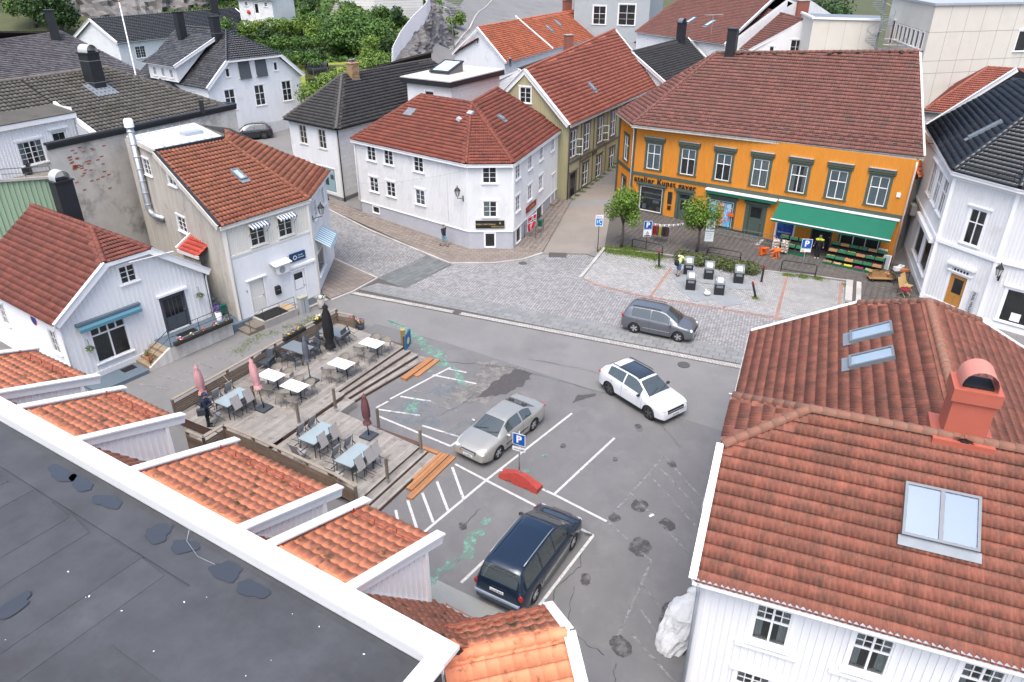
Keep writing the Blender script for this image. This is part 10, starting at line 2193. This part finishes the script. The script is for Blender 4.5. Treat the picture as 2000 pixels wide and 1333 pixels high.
for u in(7.9,9.1,10.4,11.6,12.9):MB().tube([fg.p(u,0,1.5),fg.p(u,1.05,1.5)],.024,6).build('upright',TQ,ra_)
MB().hexa([fg.p(9.6,.04,.4),fg.p(11.7,.04,.4),fg.p(11.7,.04,1.7),fg.p(9.6,.04,1.7),fg.p(9.6,.22,.4),fg.p(11.7,.22,.4),fg.p(11.7,.16,1.7),fg.p(9.6,.16,1.7)]).build('landing',CONCRETE,ra_)
cr_=thing('clothes_rack','chrome clothes rack with red, yellow and grey garments before the shop','clothes rack',(11.3,52.6,0));a0,a1=Vector((10.75,53.0,0)),Vector((11.9,52.3,0))
MB().tube([a0+Vector((0,0,.1)),a0+Vector((0,0,1.4)),a1+Vector((0,0,1.4)),a1+Vector((0,0,.1))],.018,6).build('frame',INOX,cr_)
for e in(a0,a1):MB().tube([e+Vector((-.25,-.25,.1)),e+Vector((.25,.25,.1))],.018,5).build('foot',INOX,cr_)
MB().tube([a0+Vector((0,0,.12)),a1+Vector((0,0,.12))],.015,5).build('base_bar',INOX,cr_)
r=random.Random(2)
for i,c in enumerate(((.3,.03,.03),(.42,.04,.04),(.35,.05,.05),(.1,.1,.11),(.55,.45,.08),(.5,.42,.1),(.06,.065,.07),(.04,.045,.05),(.05,.05,.055),(.12,.05,.05))):
 p=a0.lerp(a1,(i+.7)/11);MB().cbox((p.x,p.y,1.0),(.05,.42,.72),math.atan2(-.7,1.15),tilt=Matrix.Rotation(r.uniform(-.08,.08),3,'X')).build('garment',M('cloth_%d'%i,c,.85),cr_)
rm_=thing('red_mat','bright red door mat lying on the pavement before the shop door','mat',(12.9,53.6,.06));MB().slab([(12.0,53.4,.062),(13.2,52.6,.062),(13.8,54.6,.066),(12.7,55.3,.066)],.015).build('mat',M('red_carpet',(.33,.012,.018),.95,(.26,.01,.014),5,.5),rm_)
bt=thing('bunting','string of small white and grey pennants between the clothes rack and the tree','bunting',(11.8,51.8,1.9));A,B=Vector((10.2,52.4,1.75)),Vector((13.5,50.6,2.6));pts=[A.lerp(B,i/22)-Vector((0,0,.28*math.sin(math.pi*i/22)))for i in range(23)];MB().tube(pts,.006,4).build('string',TW_,bt)
for i,(p,q_)in enumerate(zip(pts,pts[1:])):MB().quad(p,q_,(p+q_)/2-Vector((0,.02,.19))).build('pennant',TW_ if i%2 else M('pennant_grey',(.3,.32,.36),.8),bt)
hk=thing('heart_sign','small red heart-shaped sign hanging at the corner of the orange house','sign',tuple(fg.p(.2,2.2,.5)));link('heart',MB().ball((-.1,0,.06),.14,10,6,(1,.2,1)).ball((.1,0,.06),.14,10,6,(1,.2,1)).ball((0,0,-.06),.15,10,6,(1,.2,1.2)).mesh('heart',FR_,True),hk,fg.mat(.2,2.1,.45));MB().tube([fg.p(.2,2.45,0),fg.p(.2,2.45,.5)],.012,5).build('bracket',BLACKIRON,hk)
# goods in the atelier window
for i,(u,z,w_,hh,c)in enumerate(((1.0,.62,.3,.42,(.5,.52,.55)),(1.9,1.2,.55,.25,(.55,.55,.53)),(1.6,.6,.4,.2,(.3,.06,.05)),(2.3,.6,.4,.3,(.35,.3,.2)))):trim(root_of(fg.obj),fg,u,u+w_,z,z+hh,M('ware_%d'%i,c,.6),.03,'shop_ware',-.35)
for z in(1.55,1.95):trim(root_of(fg.obj),fg,.9,2.8,z,z+.03,WHITE_CLEAN,.3,'shelf',-.55)
for i in range(14):trim(root_of(fg.obj),fg,.95+i*.13,1.0+i*.13,1.58+.4*(i%2),1.76+.4*(i%2),M('bottle_dark',(.12,.12,.11),.3),.06,'ornament',-.4)
# delivery cart, wooden chairs and odds beside the shop
ct=thing('delivery_cart','flat trolley loaded with open brown cardboard boxes','trolley',(24.8,45.4,0));MB().cbox((24.8,45.4,.28),(1.5,.8,.05),-.1).build('bed',CRB,ct)
for x,y in((24.2,45.1),(25.4,45.0),(24.25,45.75),(25.4,45.7)):MB().cbox((x,y,.13),(.06,.2,.22),0).build('wheel',RUBBER,ct)
for i,(x,y,w_,hh,a,lb)in enumerate(((24.4,45.45,.5,.38,.1,'left on the trolley'),(25.0,45.5,.55,.3,-.2,'in the middle of the trolley'),(25.45,45.3,.35,.25,.3,'right end of the trolley'))):
 o=thing('cardboard_box','open cardboard box '+lb,'box',(x,y,.31),group='cardboard boxes on the trolley');m=MB();
 for s in(-1,1):m.cbox((x+s*w_/2*math.cos(a),y+s*w_/2*math.sin(a),.31+hh/2),(.012,.4,hh),a);m.cbox((x-s*.2*math.sin(a),y+s*.2*math.cos(a),.31+hh/2),(w_,.012,hh),a)
 m.build('sides',CRB,o);MB().cbox((x,y,.32),(w_,.4,.012),a).build('bottom',CRB,o)
 for s in(-1,1):MB().cbox((x+s*(w_/2+.06),y,.33+hh),(.18,.38,.01),a,tilt=Matrix.Rotation(s*.5,3,'Y')).build('flap',CRB,o)
PNW=M('raw_pine_slat',(.52,.36,.16),.75,(.42,.28,.12),5,.6)
for x,y,a,lb in((25.3,42.9,.5,'folded slatted wooden chair with red round cushion beside the white building'),(25.75,43.5,.65,'second slatted wooden chair behind the one with the red cushion')):
 o=thing('wooden_chair',lb,'chair',(x,y,.06),a,group='slatted wooden chairs')
 for i in range(5):local('seat_slat',MB().box(-.24,.24,-.24+i*.1,-.16+i*.1,.42,.44).mesh('seat_slat',PNW),o)
 for i in range(6):local('back_slat',MB().hexa([(-.24+i*.085,.26,.45),(-.18+i*.085,.26,.45),(-.18+i*.085,.28,.45),(-.24+i*.085,.28,.45),(-.24+i*.085,.5,1.1),(-.18+i*.085,.5,1.1),(-.18+i*.085,.52,1.1),(-.24+i*.085,.52,1.1)]).mesh('back_slat',PNW),o)
 for sx_ in(-1,1):local('leg',MB().tube([(sx_*.25,-.25,0),(sx_*.25,.3,.6),(sx_*.25,.52,1.12)],.025,5).mesh('leg',PNW),o);local('leg',MB().tube([(sx_*.22,.3,0),(sx_*.22,-.25,.45)],.022,5).mesh('leg',PNW),o)
o=thing('red_cushion','round dark red seat cushion on the wooden chair','cushion',(25.2,42.75,.52));MB().lathe([(0,.5),(.3,.5),(.34,.54),(.3,.58),(0,.59)],16,(25.22,42.75,0)).build('pad',M('wine_red',(.2,.015,.03),.85),o,True)
t=thing('goods_table','cluttered black wire table with parcels beside the white corner building','table',(25.9,45.0,0));MB().cbox((25.9,45.0,.85),(1.0,.8,.04),.2).build('table_top',BLACKIRON,t)
for sx_ in(-.45,.45):
 for sy_ in(-.35,.35):MB().tube([(25.9+sx_,45+sy_,0),(25.9+sx_,45+sy_,.85)],.02,5).build('leg',BLACKIRON,t)
for i,(dx,dy,w_,hh,m_,lb)in enumerate(((-.25,.1,.35,.25,MATS['white_plastic'],'white crumpled parcel on the cluttered table'),(.2,-.1,.5,.16,M('orange_carton',(.5,.16,.05),.8),'orange carton on the cluttered table'),(.1,.25,.3,.3,TW_,'pale box at the back of the cluttered table'))):o=thing('parcel',lb,'parcel',(25.9+dx,45+dy,.87),group='parcels');MB().cbox((25.9+dx,45+dy,.87+hh/2),(w_,.3,hh),.3*i).build('box',m_,o);MB().cbox((25.9+dx,45+dy,.875+hh),(w_*.9,.05,.006),.3*i).build('tape',CRB,o)
# black terrace furniture on the green annex
for i,(x,y,lb)in enumerate(((-31.0,42.6,'left of two black wicker armchairs on the roof terrace'),(-29.2,43.1,'right of two black wicker armchairs on the roof terrace'))):
 o=thing('terrace_armchair',lb,'armchair',(x,y,7.9),.3,group='terrace armchairs');local('seat',MB().box(-.4,.4,-.4,.35,.1,.42).mesh('seat',BLACKM),o);local('backrest',MB().box(-.42,.42,.3,.45,.1,.9).mesh('backrest',BLACKM),o)
 for s in(-1,1):local('armrest',MB().box(s*.42-.08,s*.42+.08,-.4,.4,.0,.62).mesh('armrest',BLACKM),o)
o=thing('terrace_grill','covered black grill on the roof terrace at the left edge','grill',(-32.4,43.0,7.9),.2);local('cover',MB().hexa([(-.6,-.35,0),(.6,-.35,0),(.6,.35,0),(-.6,.35,0),(-.5,-.28,1.1),(.5,-.28,1.1),(.45,.28,1.25),(-.45,.28,1.25)]).mesh('cover',BLACK),o);local('lid',MB().lathe([(.3,0),(.25,.15),(0,.2)],10,(0,0,1.1)).mesh('lid',BLACK,True),o)
